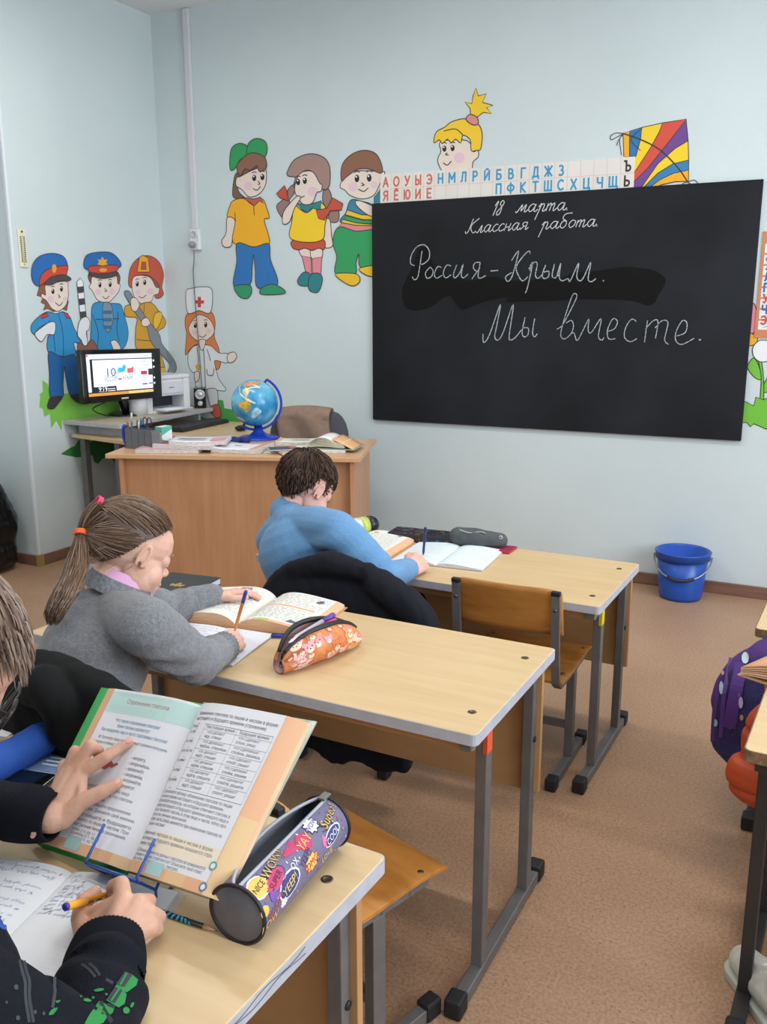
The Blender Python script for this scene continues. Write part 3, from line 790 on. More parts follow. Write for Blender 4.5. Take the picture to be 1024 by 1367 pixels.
for s in ([(14, 746), (44, 722), (98, 622), (119, 570), (100, 562), (76, 620), (44, 722), (34, 780), (54, 797), (86, 772), (101, 732), (90, 700), (62, 714)], [(86, 772), (104, 766), (120, 806), (152, 750), (181, 694), (178, 752), (196, 762), (246, 690), (232, 780), (248, 804), (262, 790)],
          [(282, 758), (318, 742), (332, 705), (308, 692), (280, 750), (286, 796), (322, 796)], [(432, 705), (405, 694), (374, 742), (370, 790), (400, 812), (434, 796)],
          [(490, 700), (474, 815)], [(480, 745), (520, 702), (545, 706), (532, 795)], [(530, 740), (566, 702), (598, 712), (580, 800), (600, 826)],
          [(644, 782), (690, 762), (697, 712), (672, 703), (640, 762), (640, 808), (672, 826), (735, 794)], [(760, 798), (770, 806)], [(762, 806), (770, 798)]):
    stroke(C2, s, .0044)
GL = {
 'о': (.75, [[(.45, .95), (.2, 1), (0, .5), (.2, 0), (.5, .3), (.55, .8), (.4, 1)]]),
 'а': (.92, [[(.55, .9), (.25, 1), (0, .5), (.2, 0), (.45, .3), (.6, 1), (.55, .2), (.7, 0), (.9, .3)]]),
 'с': (.66, [[(.5, .9), (.25, 1), (0, .5), (.2, 0), (.62, .25)]]),
 'м': (1.08, [[(-.1, .15), (.08, 0), (.4, 1), (.42, .12), (.76, 1), (.74, .15), (.86, 0), (1.05, .3)]]),
 'р': (.82, [[(0, .55), (.2, 1), (0, -1.1)], [(.1, .6), (.36, 1), (.5, .75), (.45, .1), (.58, 0), (.8, .35)]]),
 'т': (1.0, [[(0, 1), (-.02, 0)], [(0, .6), (.24, 1), (.32, .8), (.3, 0)], [(.3, .6), (.56, 1), (.64, .8), (.62, .1), (.74, 0), (.95, .35)]]),
 'л': (.72, [[(-.08, .12), (.08, 0), (.36, 1), (.38, .1), (.5, 0), (.68, .3)]]),
 'н': (.82, [[(.05, 1), (0, 0)], [(0, .45), (.46, .55)], [(.52, 1), (.46, .1), (.56, 0), (.76, .35)]]),
 'я': (.88, [[(.6, 1), (.25, 1), (.12, .75), (.3, .48), (.56, .5)], [(.6, 1), (.56, .1), (.66, 0), (.84, .28)], [(.34, .48), (0, 0)]]),
 'б': (.8, [[(.5, .85), (.2, 1), (0, .5), (.2, 0), (.5, .3), (.45, .95), (.05, 1.35), (.2, 1.95), (.8, 2.05)]]),
 'К': (1.1, [[(.25, 2), (.12, .3), (-.1, 0), (-.2, .3)], [(.9, 2), (.25, 1), (.65, 0), (.95, .25)]]),
 '.': (.4, [[(0, .05), (.08, 0)]]), ' ': (.8, []),
 '1': (.5, [[(0, 1.3), (.3, 1.9), (.1, 0)]]), '8': (.75, [[(.55, 1.75), (.3, 1.9), (.12, 1.5), (.45, 1), (.42, .15), (.1, 0), (0, .4), (.5, 1.2), (.6, 1.7)]]),
}
def cursive(s, p0, p1, xh, w, slant=.32):
    """write a word along the pixel baseline p0 -> p1"""
    tot = sum(GL[c][0] for c in s); L = p1[0]-p0[0]; x = 0
    for c in s:
        adv, st = GL[c]
        for q in st:
            P = []
            for a, b in q:
                t = (x+a+slant*b*xh*tot/L)/tot
                P.append(V((p0[0]+L*t, p0[1]+(p1[1]-p0[1])*t - b*xh, 0)))
            P = crom(P, 4, False)
            ribbon(mb, [board(p.x, p.y) for p in P], w, V((0, -1, 0)))
        x += adv
mb.m(M_CHALK)
big = mb; big.build('chalk_lettering', None, bd, world=True)
mb = MB()
cursive('18', (657, 288), (670, 286), 9.5, .0042); cursive('марта.', (689, 283.5), (762, 280), 10, .0042)
mb.build('chalk_date_lettering', M_CHALK_S, bd, world=True); mb = MB()
cursive('Классная', (623, 311.5), (705, 306), 9.5, .0038); cursive('работа.', (722, 306), (802, 301.5), 9.5, .0038)
mb.build('chalk_title_lettering', M_CHALK_S, bd, world=True)

# ---- letter strip over the board
st = thing('letter_strip', 'paper letter strip with red, blue and black letters above the chalkboard', 'alphabet strip', on_y(680, 242, ROOM_F-.004))
SA, SB_, SC_, SD = [on_y(x, y, ROOM_F-.006) for x, y in ((508, 233), (847.6, 209), (845.8, 252.5), (507.6, 272.5))]
def strip(u, v, h=0):
    p = (SA*(1-u)+SB_*u)*v + (SD*(1-u)+SC_*u)*(1-v)
    return p + V((0, -h, 0))
M_PAPER_W = mat('paper_cream', '#e2ded8', rough=.7, var=.03, vscale=5)
mb = MB(); mb.slab(lambda u, v: strip(u, v), lambda u, v: strip(u, v, -.005), 21, 2); mb.build('sheet', M_PAPER_W, st, world=True, smooth=False)
mb = MB()
for k in range(1, 21): ribbon(mb, [strip(k/21, 0, .0005), strip(k/21, 1, .0005)], .0022, V((0, -1, 0)))
ribbon(mb, [strip(0, .5, .0005), strip(1, .5, .0005)], .0022, V((0, -1, 0)))
mb.build('fold_lines', paint('#c9c2bb'), st, world=True)
cw = (SB_-SA).length/21; chh = (SA-SD).length
def _arc(cx, cy, rx, ry, a0, a1, n=10): return [(cx+rx*math.cos(math.radians(a0+(a1-a0)*k/n)), cy+ry*math.sin(math.radians(a0+(a1-a0)*k/n))) for k in range(n+1)]
_bow = lambda x, y0, y1, d: [(0+x, y1), (d*.5+x, y1)]+_arc(x+d*.5, (y0+y1)/2, d*.5, (y1-y0)/2, 90, -90, 8)[1:]+[(x, y0)]
BLOCK = {'А': [[(0, 0), (.34, 1), (.68, 0)], [(.13, .33), (.55, .33)]], 'О': [_arc(.36, .5, .36, .5, 0, 360, 20)], 'У': [[(0, 1), (.3, .42)], [(.62, 1), (.3, .15), (.18, 0), (.04, .02)]],
 'Ы': [[(0, 1), (0, 0)], _bow(0, 0, .55, .42), [(.66, 1), (.66, 0)]], 'Э': [_arc(.25, .5, .37, .5, 140, -140, 16), [(.2, .5), (.6, .5)]], 'Я': [[(.58, 0), (.58, 1)], [(.58, 1), (.28, 1)]+_arc(.28, .76, .24, .24, 90, 270, 8)+[(.58, .52)], [(.3, .5), (0, 0)]],
 'Е': [[(.5, 1), (0, 1), (0, 0), (.5, 0)], [(0, .5), (.42, .5)]], 'Ю': [[(0, 1), (0, 0)], [(0, .5), (.22, .5)], _arc(.5, .5, .28, .5, 0, 360, 18)], 'И': [[(0, 1), (0, 0)], [(0, .05), (.58, .95)], [(.58, 1), (.58, 0)]],
 'Н': [[(0, 1), (0, 0)], [(.56, 1), (.56, 0)], [(0, .5), (.56, .5)]], 'М': [[(0, 0), (0, 1)], [(0, 1), (.37, .35), (.74, 1)], [(.74, 1), (.74, 0)]], 'Л': [[(0, 0), (.1, .1), (.2, 1), (.58, 1)], [(.58, 1), (.58, 0)]], 'Р': [[(0, 0), (0, 1)], _bow(0, .48, 1, .52)],
 'Б': [[(.48, 1), (0, 1), (0, 0)], _bow(0, 0, .56, .54)], 'В': [[(0, 1), (0, 0)], _bow(0, .53, 1, .46), _bow(0, 0, .53, .54)], 'Г': [[(.48, 1), (0, 1), (0, 0)]], 'Д': [[(0, -.16), (0, .03), (.7, .03), (.7, -.16)], [(.12, .03), (.22, 1), (.58, 1)], [(.58, 1), (.58, .03)]],
 'Ж': [[(.42, 1), (.42, 0)], [(0, 1), (.38, .5), (0, 0)], [(.84, 1), (.46, .5), (.84, 0)]], 'З': [_arc(.24, .76, .25, .24, 140, -90, 10), _arc(.24, .27, .29, .27, 90, -140, 10)], 'П': [[(0, 0), (0, 1)], [(0, 1), (.56, 1)], [(.56, 1), (.56, 0)]], 'Ф': [[(.4, 1.04), (.4, -.04)], _arc(.4, .52, .4, .31, 0, 360, 18)],
 'К': [[(0, 1), (0, 0)], [(.52, 1), (.05, .5), (.54, 0)]], 'Т': [[(0, 1), (.6, 1)], [(.3, 1), (.3, 0)]], 'Ш': [[(0, 1), (0, 0), (.8, 0), (.8, 1)], [(.4, 1), (.4, 0)]], 'С': [_arc(.38, .5, .37, .5, 45, 315, 16)], 'Х': [[(0, 1), (.58, 0)], [(.58, 1), (0, 0)]],
 'Ц': [[(0, 1), (0, 0), (.66, 0), (.66, -.16)], [(.54, 1), (.54, 0)]], 'Ч': [[(0, 1), (0, .6), (.12, .46), (.54, .46)], [(.54, 1), (.54, 0)]], 'Щ': [[(0, 1), (0, 0), (.9, 0), (.9, -.16)], [(.38, 1), (.38, 0)], [(.78, 1), (.78, 0)]], 'Ъ': [[(0, 1), (.2, 1), (.2, 0)], _bow(.2, 0, .55, .46)], 'Ь': [[(0, 1), (0, 0)], _bow(0, 0, .55, .5)]}
BLOCK['Ё'] = BLOCK['Е']+[[(.13, 1.2), (.2, 1.2)], [(.34, 1.2), (.41, 1.2)]]; BLOCK['Й'] = BLOCK['И']+[_arc(.29, 1.28, .15, .13, 200, 340, 6)]
def block_letter(mb, ch, fn, w):
    """bold block letter as strokes; fn(x, y, h) -> point, w stroke width in letter heights"""
    h = 0.0
    for st in BLOCK[ch]:
        for i in range(len(st)-1):
            p, q = V((*st[i], 0)), V((*st[i+1], 0)); d = q-p
            if d.length < 1e-6: continue
            d.normalize(); n = V((-d.y, d.x, 0))*w/2; e = d*w*(.42 if len(st) < 6 else .12); h += .00003
            mb.add([fn(c.x, c.y, h) for c in (p-e+n, p-e-n, q+e-n, q+e+n)], [(0, 1, 2, 3)], False)
def cell_letter(ch, col, row, color):
    mb = MB(); mb.m(paint(color)); H = chh*.30
    xs = [x for st_ in BLOCK[ch] for x, y in st_]; mid = (min(xs)+max(xs))/2
    block_letter(mb, ch, lambda x, y, h: strip((col+.5)/21 + (x-mid)*H*.92/(cw*21), (.58 if row == 0 else .12)+y*H/chh, .001+h), .2)
    mb.build('letter', None, st, world=True)
for k, c in enumerate('АОУЫЭ'): cell_letter(c, k, 0, '#cf6a5c')
for k, c in enumerate('ЯЁЮИЕ'): cell_letter(c, k, 1, '#cf6a5c')
for k, c in enumerate('НМЛРЙБВГДЖЗ'): cell_letter(c, k+5, 0, '#2f97c8')
for k, c in enumerate('ПФКТШСХЦЧЩ'): cell_letter(c, k+10, 1, '#2f97c8')
cell_letter('Ъ', 20, 0, '#2c2a2c'); cell_letter('Ь', 20, 1, '#2c2a2c')

# ---- alphabet poster cut by the right picture edge
PT, PB = on_y(1019, 309, ROOM_F-.004), on_y(1003.5, 451, ROOM_F-.004)
pw = .62
po = thing('alphabet_poster', 'orange bordered letter chart right of the chalkboard', 'poster', (PT.x+pw/2, ROOM_F-.004, (PT.z+PB.z)/2))
mb = MB(); mb.box2((PT.x, ROOM_F-.005, PB.z), (PT.x+pw, ROOM_F-.0005, PT.z)); mb.build('backing', mat('poster_orange', '#c9825a', rough=.5), po, world=True)
rows = [('А', '#c84a48'), ('Д', '#3a5ea0'), ('З', '#3a5ea0'), ('Л', '#3a5ea0'), ('П', '#3a5ea0'), ('У', '#c84a48'), ('Ч', '#3a5ea0'), ('Э', '#c84a48')]
ph = PT.z-PB.z; mb = MB()
for r, (c, col) in enumerate(rows):
    z1 = PT.z-.055-(ph-.085)*r/8; z0 = z1-(ph-.085)/8+.008
    for k in range(5):
        mb.m(paint('#dfe2e6')); x0 = PT.x+.014+k*.12
        mb.box2((x0, ROOM_F-.0062, z0), (x0+.113, ROOM_F-.005, z1))
        if k == 0:
            mb.m(paint(col)); block_letter(mb, c, lambda x, y, h: V((x0+.012+x*.034, ROOM_F-.0066-h, z0+.026+y*.036)), .24)
            mb.m(paint('#9aa0a8')); ribbon(mb, [(x0+.02, ROOM_F-.0066, z0+.01), (x0+.035, ROOM_F-.0066, z0+.016), (x0+.05, ROOM_F-.0066, z0+.008)], .003, V((0, -1, 0)))
mb.build('letter_cells', None, po, world=True)

# ---- cable channel, socket, plug and cable
M_PLAST = mat('white_plastic', '#dfe0e4', rough=.4)
a, b = on_y(248, 10, ROOM_F-.01), on_y(261, 306, ROOM_F-.01)
cx_ = (a.x+b.x)/2
o = MB().box2((cx_-.02, ROOM_F-.022, b.z), (cx_+.02, ROOM_F, ROOM_H-.004)).build('cable_channel', mat('channel_plastic', '#d3d5da', rough=.4), bevel=.003)
setp(o, 'white vertical cable channel running from ceiling to wall socket', 'cable channel')
c = on_y(262, 320, ROOM_F-.01)
so = thing('wall_socket', 'white double wall socket under the cable channel', 'socket', (c.x, ROOM_F, c.z))
MB().box2((-.035, -.03, -.062), (.035, 0, .062)).build('housing', M_PLAST, so, bevel=.006)
mb = MB(); R90 = Matrix.Rotation(math.pi/2, 3, 'X')
mb.lathe([(.022, 0), (.022, .004), (.018, .004), (.016, .001), (0, .001)], 20, (-.004, -.03, .03), R90); mb.build('outlet', paint('#bfc2c6'), so)
mb = MB()
for k in range(3): mb.box((.026, -.031, .02-.012*k), (.006, .002, .005))
mb.build('marking', paint('#a4a8ae'), so)
pg = thing('power_cord', 'grey plug and thin cord hanging from the wall socket', 'cord', (c.x-.006, ROOM_F-.03, c.z-.032))
MB().lathe([(.019, 0), (.02, .015), (.014, .035), (.006, .04), (0, .04)], 18, (0, -.001, 0), R90).build('plug', paint('#8d9096'), pg)
mb = MB(); mb.tube(crom([on_y(259, 334, ROOM_F-.05), on_y(259, 348, ROOM_F-.03), on_y(258, 366, ROOM_F-.012), on_y(262, 420, ROOM_F-.01), on_y(266, 470, ROOM_F-.01), on_y(270, 525, ROOM_F-.01)], 6, False), .0035, 6)
mb.build('cable', paint('#6d7074'), pg, world=True)
# ---- thermometer on the left wall
ta, tb = on_x(28, 306, ROOM_L+.006), on_x(33, 357, ROOM_L+.006)
th = thing('wall_thermometer', 'narrow cream thermometer strip on the left wall above the policeman', 'thermometer', ((ta.x), (ta.y+tb.y)/2, (ta.z+tb.z)/2))
hz = (ta.z-tb.z)/2
MB().box2((-.006, -.026, -hz), (.002, .026, hz)).build('plate', mat('thermometer_cream', '#e2dfc2', rough=.5), th, bevel=.003)
mb = MB(); mb.tube([(.004, 0, -hz*.8), (.004, 0, hz*.72)], .0022, 6); mb.ball((.004, 0, -hz*.82), .006, 10); mb.build('tube', paint('#c9c6b4'), th)
mb = MB()
for k in range(14):
    for s in (-1, 1): mb.box((.0028, s*.011, -hz*.7+k*hz*.1), (.0012, .009, .006))
mb.ball((.003, 0, hz*.88), .006, 10)
mb.build('scale', paint('#57564e'), th)
# ---- bucket
bc = on_z(922, 803, 0) + V((-.06, .055, 0))
bc.z = 0
bk = thing('bucket', 'blue plastic bucket standing on the floor under the chalkboard', 'bucket', bc)
M_BLUE = mat('bucket_blue', '#1c4fae', rough=.32)
mb = MB(); mb.lathe([(0, .004), (.088, .004), (.09, 0), (.098, 0), (.104, .02), (.124, .236), (.121, .236), (.1, .02), (0, .016)], 40); mb.build('body', M_BLUE, bk)
mb = MB(); mb.lathe([(.122, .205), (.131, .205), (.133, .236), (.136, .24), (.13, .244), (.121, .24), (.121, .205)], 40, closed=True); mb.build('rim', M_BLUE, bk)
mb = MB(); hx = [V((.137*math.cos(t), -.137*math.sin(t)*.86, .215-.098*math.sin(t))) for t in [math.pi*k/20 for k in range(21)]]
rz = Matrix.Rotation(math.radians(6), 3, 'Z'); hx = [rz @ p for p in hx]
mb.tube(hx, .004, 8); hd_ = mb.build('handle', mat('wire_grey', '#9b9ea3', rough=.3, metal=.8), bk)
mb = MB(); mb.tube(hx[7:14], .009, 10); mb.build('handle_grip', paint('#2a2c36'), hd_)
# ---- rubbish bag
g = on_z(14, 764, 0) + V((-.14, -.02, 0)); g.z = 0
bl = Blob()
bl.chain([g+V((0, 0, .16)), g+V((0, 0, .26)), g+V((-.02, 0, .38)), g+V((-.06, 0, .5)), g+V((-.08, 0, .6))], [.15, .165, .14, .09, .05], 24)
bl.e(g+V((0, 0, .06)), (.155, .15, .058)).e(g+V((0, 0, .12)), (.16, .15, .12))
def crumple(p, n):
    q = V((p.x*14, p.y*14, p.z*5)); a = noise.noise(q); b = noise.noise(V((p.x*30, p.y*30, p.z*16)))
    return .016*a + .009*abs(b)
o = bl.mesh('rubbish_bag', .012, 2, crumple, mat('black_polythene', '#0d0e10', rough=.22, bump=.5, bscale=40, bstretch=(1, 1, .3)))
setp(o, 'shiny black rubbish bag standing by the left wall corner', 'bag')
# ================================================================= SCHOOL DESKS AND CHAIRS
def wood(name, c1, c2, rough=.4, grain=(1.2, 16, 16), scale=2.2, spec=.4):
    m = bpy.data.materials.new(name); m.use_nodes = True; t = NT(m)
    tc = t.n('ShaderNodeTexCoord'); mp = t.n('ShaderNodeMapping'); mp.inputs['Scale'].default_value = grain
    t.l(tc.outputs['Object'], mp.inputs['Vector'])
    nz = t.n('ShaderNodeTexNoise', Scale=scale, Detail=6, Roughness=.6); t.l(mp.outputs[0], nz.inputs['Vector'])
    big = t.n('ShaderNodeTexNoise', Scale=3.0, Detail=3); t.l(tc.outputs['Object'], big.inputs['Vector'])
    ad = t.n('ShaderNodeMath', operation='ADD'); t.l(nz.outputs['Fac'], ad.inputs[0])
    mu = t.n('ShaderNodeMath', operation='MULTIPLY'); mu.inputs[1].default_value = .5; t.l(big.outputs['Fac'], mu.inputs[0])
    t.l(mu.outputs[0], ad.inputs[1])
    cr = t.n('ShaderNodeValToRGB'); e = cr.color_ramp.elements
    e[0].position, e[0].color, e[1].position, e[1].color = .58, lin(c1), .92, lin(c2)
    t.l(ad.outputs[0], cr.inputs[0]); t.l(cr.outputs[0], t.b.inputs['Base Color'])
    t.b.inputs['Roughness'].default_value = rough; t.b.inputs['Specular IOR Level'].default_value = spec
    return m
M_TOP = wood('desk_laminate', '#c9ad82', '#d2b88f', rough=.38)
M_PANEL = wood('desk_panel', '#a87d50', '#b98f60', rough=.5, grain=(1, 12, 2))
M_EDGE = mat('desk_edge_grey', '#aeb0b8', rough=.45, var=.06, vscale=30)
M_STEELG = M_STEEL = mat('painted_steel_grey', '#737272', rough=.42, metal=.35, var=.08, vscale=20)
M_RUB = mat('black_rubber', '#17181b', rough=.6)
M_SCREW = mat('screw_metal', '#6b5d4c', rough=.35, metal=.8)
M_PLY = wood('chair_plywood', '#9c642c', '#bf8342', rough=.35, grain=(2, 9, 9), scale=2.0)
M_PLYEDGE = mat('plywood_edge', '#c9a878', rough=.6)
def rrect(x0, y0, x1, y1, r, n=4):
    out = []
    for cx, cy, a0 in ((x1-r, y1-r, 0), (x0+r, y1-r, 90), (x0+r, y0+r, 180), (x1-r, y0+r, 270)):
        for k in range(n+1):
            a = math.radians(a0+90*k/n); out.append((cx+r*math.cos(a), cy+r*math.sin(a)))
    return out
def school_desk(label, x, y, rz, h, W=1.2, D=.5, edge=None, mark=None, steel=None):
    """x, y: front right corner of the top (the pupil sits on the low-y side)"""
    t = thing('school_desk', label, 'desk', (x, y, 0), rz, 'two-seat school desks')
    ed = edge or M_EDGE; M_STEEL = steel or M_STEELG
    th = .024
    MB().prism(rrect(-W, 0, 0, D, .012), h-th+.001, h).build('tabletop', M_TOP, t, bevel=.0015)
    # grey edging runs round the board
    po = rrect(-W-.0015, -.0015, .0015, D+.0015, .013); n = len(po)
    pi_ = rrect(-W+.004, .004, -.004, D-.004, .009)
    vs = [V((a, b, z)) for z in (h-th, h-.0012) for a, b in po] + [V((a, b, z)) for z in (h-th, h-.0012) for a, b in pi_]
    fs = []
    for i in range(n):
        j = (i+1) % n
        fs += [(i, j, n+j, n+i), (2*n+j, 2*n+i, 3*n+i, 3*n+j), (j, i, 2*n+i, 2*n+j), (n+i, n+j, 3*n+j, 3*n+i)]
    mb = MB(); mb.add(vs, fs, False); mb.build('edge_band', ed, t)
    zb = h-th
    MB().box2((-W+.1, .035, zb-.03), (-.02, .05, zb)).build('apron', M_PANEL, t)
    MB().box2((-W+.01, D-.075, h-.34), (-.006, D-.06, zb)).build('modesty_panel', M_PANEL, t, bevel=.001)
    for sx in (-.0303, -W+.0303):
        for py in (.122, .446-.03):
            MB().box2((sx-.0125, py-.015, .03), (sx+.0125, py+.015, zb)).build('leg', M_STEEL, t, bevel=.002)
        MB().box2((sx-.012, .02, zb-.025), (sx+.012, .46, zb)).build('top_rail', M_STEEL, t)
        rn = MB().box2((sx-.0145, .0, .004), (sx+.0145, .49, .031)).build('runner', M_STEEL, t, bevel=.003)
        for py in (-.025, .485):
            MB().box2((sx-.019, py, 0), (sx+.019, py+.045, .042)).build('foot_cap', M_RUB, rn, bevel=.006)
        s = 1 if sx > -.5 else -1
        hk = MB(); hk.tube([V((sx-s*.02, .27, zb-.02)), V((sx-s*.02, .27, zb-.045)), V((sx-s*.02, .245, zb-.062)), V((sx-s*.02, .225, zb-.05)), V((sx-s*.02, .222, zb-.035))], .004, 6)
        hk.build('bag_hook', M_STEEL, t)
        MB().lathe([(.007, 0), (.007, .003), (0, .003)], 12, (sx+s*.0125, .416, h-.2), Matrix.Rotation(math.pi/2*s, 3, 'Y')).build('plug', M_RUB, t)
    for sx in (-.045, -W+.045):
        for sy in (.09, .41):
            MB().lathe([(.009, 0), (.009, .0006), (.006, .0008), (.0055, .0003), (0, .0003)], 14, (sx, sy, h)).build('screw', M_SCREW, t)
    if mark:
        MB().box2((-.0303+.004, .122-.0165, zb-.07), (-.0303+.0135, .122+.012, zb-.015)).build('sticker', paint(mark), t)['label'] = 'small coloured sticker on the leg'
    return t
DZ1, DZ2, DZ3 = .583, .6236, .6236
desk1 = school_desk('beech school desk in the front row, under the boy in blue', -.5495, 2.4189, -.0217, DZ1, mark='#d8c02c')
desk2 = school_desk('beech school desk in the second row, under the girl in grey', -.5474, 1.451, -.0128, DZ2, mark='#d8552c')
desk3 = school_desk('nearest beech school desk with the propped textbook on it', -.5506, 1.0378-.5, -.0477, DZ3)
M_DIRT = mat('worn_chipboard_edge', '#6b4f36', rough=.8, color2='#8d7150', vscale=60)
desk4 = school_desk('school desk with worn brown edge at the right picture side', -.094+1.2, 1.576, -.045, .62, edge=M_DIRT, steel=mat('painted_steel_black', '#2b2a2a', rough=.45))
desk5 = school_desk('school desk cut by the right edge, behind the purple backpack', -.141+1.2, 2.393, -.04, .58, edge=M_DIRT, steel=mat('painted_steel_black', '#2b2a2a', rough=.45))
# pencil-like scribble on the near desk's edge
mb = MB(); yy = [.06+.012*k for k in range(20)]
for off in (0, .006): mb.tube([V((.0022, y, DZ3-.012+off+.003*math.sin(y*60+off*300))) for y in yy], .0004, 5)
mb.build('edge_scribble', paint('#4a4c60'), desk3)

def chair(label, x, y, rz, seat=.345, W=.34, steel=None):
    t = thing('school_chair', label, 'chair', (x, y, 0), rz, 'school chairs')
    st = steel or M_STEEL
    # seat: thin plywood dipping towards the back
    def top(u, v):
        xx = (u-.5)*W; yy = -.18+.36*v
        z = seat - .012*math.exp(-((v-.35)/.28)**2)*(1-(2*u-1)**2*.5) - (.010*max(0, (v-.8)/.2)**2)
        return V((xx, yy, z))
    mb = MB(); mb.m(M_PLY); mb.slab(top, lambda u, v: top(u, v)-V((0, 0, .009)), 14, 14); mb.build('seat', None, t, bevel=.001)
    # backrest
    bz0, bz1, by = seat+.145, seat+.29, -.2
    def bk(u, v):
        a = (u-.5)*2
        z = bz0+(bz1-bz0)*v
        if v > .5: z -= .012*abs(a)**8*(v-.5)*2
        return V((a*W*.49, by-.018*(1-a*a)-.03*(v-.5), z))
    mb = MB(); mb.slab(bk, lambda u, v: bk(u, v)+V((0, .009, 0)), 20, 8); mb.build('backrest', M_PLY, t)
    for s in (-1, 1):
        sx = s*(W/2-.018)
        mb = MB()
        path = [V((sx, .13, seat-.022)), V((sx, -.13, seat-.024)), V((sx, -.165, seat-.018)), V((sx, -.188, seat+.01)), V((sx, by-.008, bz0-.01)), V((sx, by-.022, bz1-.012))]
        path = crom(path, 4, False)
        for a, b in zip(path[:-1], path[1:]): mb.bar(a, b+(b-a).normalized()*.002, .024, .012, up=(0, -.3, 1) if abs((b-a).normalized().z) < .7 else (0, 1, 0))
        sf = mb.build('seat_frame', st, t)
        cap = MB(); cap.box((sx, by-.022, bz1-.010), (.027, .016, .014)); cap.build('end_cap', M_RUB, sf, bevel=.003)
        MB().box2((sx-.0125, -.02, .03), (sx+.0125, .012, seat-.028)).build('leg', st, t, bevel=.002)
        rn = MB().box2((sx-.0125, -.18, .004), (sx+.0125, .14, .03)).build('runner', st, t, bevel=.002)
        for py in (-.205, .128):
            MB().box2((sx-.017, py, 0), (sx+.017, py+.042, .04)).build('foot_cap', M_RUB, rn, bevel=.005)
        for py in (-.11, .12):
            MB().lathe([(.008, 0), (.007, .003), (0, .004)], 12, (sx, py, seat-.004)).build('bolt', M_SCREW, t)
        MB().lathe([(.006, 0), (.005, .004), (0, .005)], 10, (sx, by-.0215, bz0+.085), Matrix.Rotation(math.pi/2, 3, 'X')).build('bolt', M_SCREW, t)
    MB().box2((-W/2+.02, -.014, .12), (W/2-.02, .006, .14)).build('cross_bar', st, t)
    return t
chair_front = chair('empty plywood chair pushed under the front row desk', -.81, 2.575, 0)
chair_near = copy_tree(chair_front, (-.815, 1.325, 0), math.radians(-18), 'empty plywood chair turned aside behind the nearest desk')
chair_boy = copy_tree(chair_front, (-1.29, 2.41, 0), 0, 'plywood chair with a dark coat hung on it, under the boy in blue')
chair_girl = copy_tree(chair_front, (-1.37, 1.27, 0), math.radians(-4), 'plywood chair with a black jacket hung on it, under the girl in grey')
chair_right = copy_tree(chair_front, (.16, 2.32, 0), 0, 'chair with an orange quilted jacket at the right picture edge')
for c_, l_ in ((chair_near, -18), (chair_boy, 0), (chair_girl, -4), (chair_right, 0)):
    PM[c_.name] = Matrix.Translation(c_.location) @ Matrix.Rotation(math.radians(l_), 4, 'Z')

# ================================================================= TEACHER'S CORNER
M_BEECH = wood('teacher_desk_beech', '#b5825c', '#c3926b', rough=.42, grain=(14, 14, 1.1), scale=1.8)
M_BEECH_T = wood('teacher_desk_top', '#c79a72', '#d3a981', rough=.35, grain=(1.2, 14, 14))
TA = math.atan2(3.524-3.098, -1.922+3.058)
td = thing("teacher_desk", "large reddish beech teacher's desk in the front corner", 'desk', (-3.058, 3.098, 0), TA)
TW, TD, TZ = 1.213, .62, .75
MB().box2((0, 0, TZ-.022), (TW, TD, TZ)).build('tabletop', M_BEECH_T, td, bevel=.003)
MB().box2((.075, .055, .02), (TW-.05, .073, TZ-.022)).build('front_panel', M_BEECH, td)
MB().box2((.056, .02, 0), (.074, TD-.03, TZ-.022)).build('side_panel', M_BEECH, td, bevel=.001)
MB().box2((TW-.05, .02, 0), (TW-.032, TD-.03, TZ-.022)).build('side_panel', M_BEECH, td, bevel=.001)
tx = V((math.cos(TA), math.sin(TA), 0)); ty = V((-math.sin(TA), math.cos(TA), 0)); TO = V((-3.058, 3.098, 0))
def T(a, b, h=0): return TO + tx*a + ty*b + V((0, 0, TZ+h))
# computer table in the corner
M_GREYTOP = wood('computer_table_top', '#b8ac92', '#cabfa6', rough=.4)
ct = thing('computer_table', 'two-level computer table in the room corner', 'table', (-3.72, 4.1, 0))
def slab_poly(name, pts, z0, z1, m, parent): return MB().prism(pts, z0, z1).build(name, m, parent, world=True, bevel=.002)
slab_poly('upper_shelf', [(-3.93, 3.69), (-3.503, 3.665), (-3.595, 4.61), (-3.93, 4.61)], .778, .80, M_GREYTOP, ct)
slab_poly('shelf_edge', [(-3.5025, 3.664), (-3.497, 3.664), (-3.589, 4.61), (-3.5945, 4.61)], .777, .801, M_EDGE, ct)
slab_poly('shelf_edge', [(-3.93, 3.684), (-3.503, 3.659), (-3.503, 3.6645), (-3.93, 3.6895)], .777, .801, M_EDGE, ct)
slab_poly('lower_top', [(-3.92, 3.72), (-3.39, 3.62), (-3.345, 3.77), (-2.75, 3.995), (-2.75, 4.6), (-3.92, 4.6)], .698, .72, M_TOP, ct)
slab_poly('riser', [(-3.90, 4.5), (-3.62, 4.5), (-3.62, 4.52), (-3.90, 4.52)], .72, .778, M_EDGE, ct)
slab_poly('riser', [(-3.90, 3.76), (-3.55, 3.74), (-3.55, 3.76), (-3.90, 3.78)], .72, .778, M_EDGE, ct)
slab_poly('back_panel', [(-3.86, 3.78), (-3.84, 3.78), (-3.84, 4.5), (-3.86, 4.5)], .72, .778, M_EDGE, ct)
for lx, ly in ((-3.56, 3.72), (-3.88, 3.78), (-2.8, 4.55), (-3.88, 4.56)):
    MB().box2((lx-.02, ly-.02, 0), (lx+.02, ly+.02, .698)).build('leg', M_STEEL, ct, world=True, bevel=.003)
slab_poly('side_panel', [(-3.5, 4.1), (-3.48, 4.1), (-3.48, 4.55), (-3.5, 4.55)], .05, .698, M_BEECH, ct)

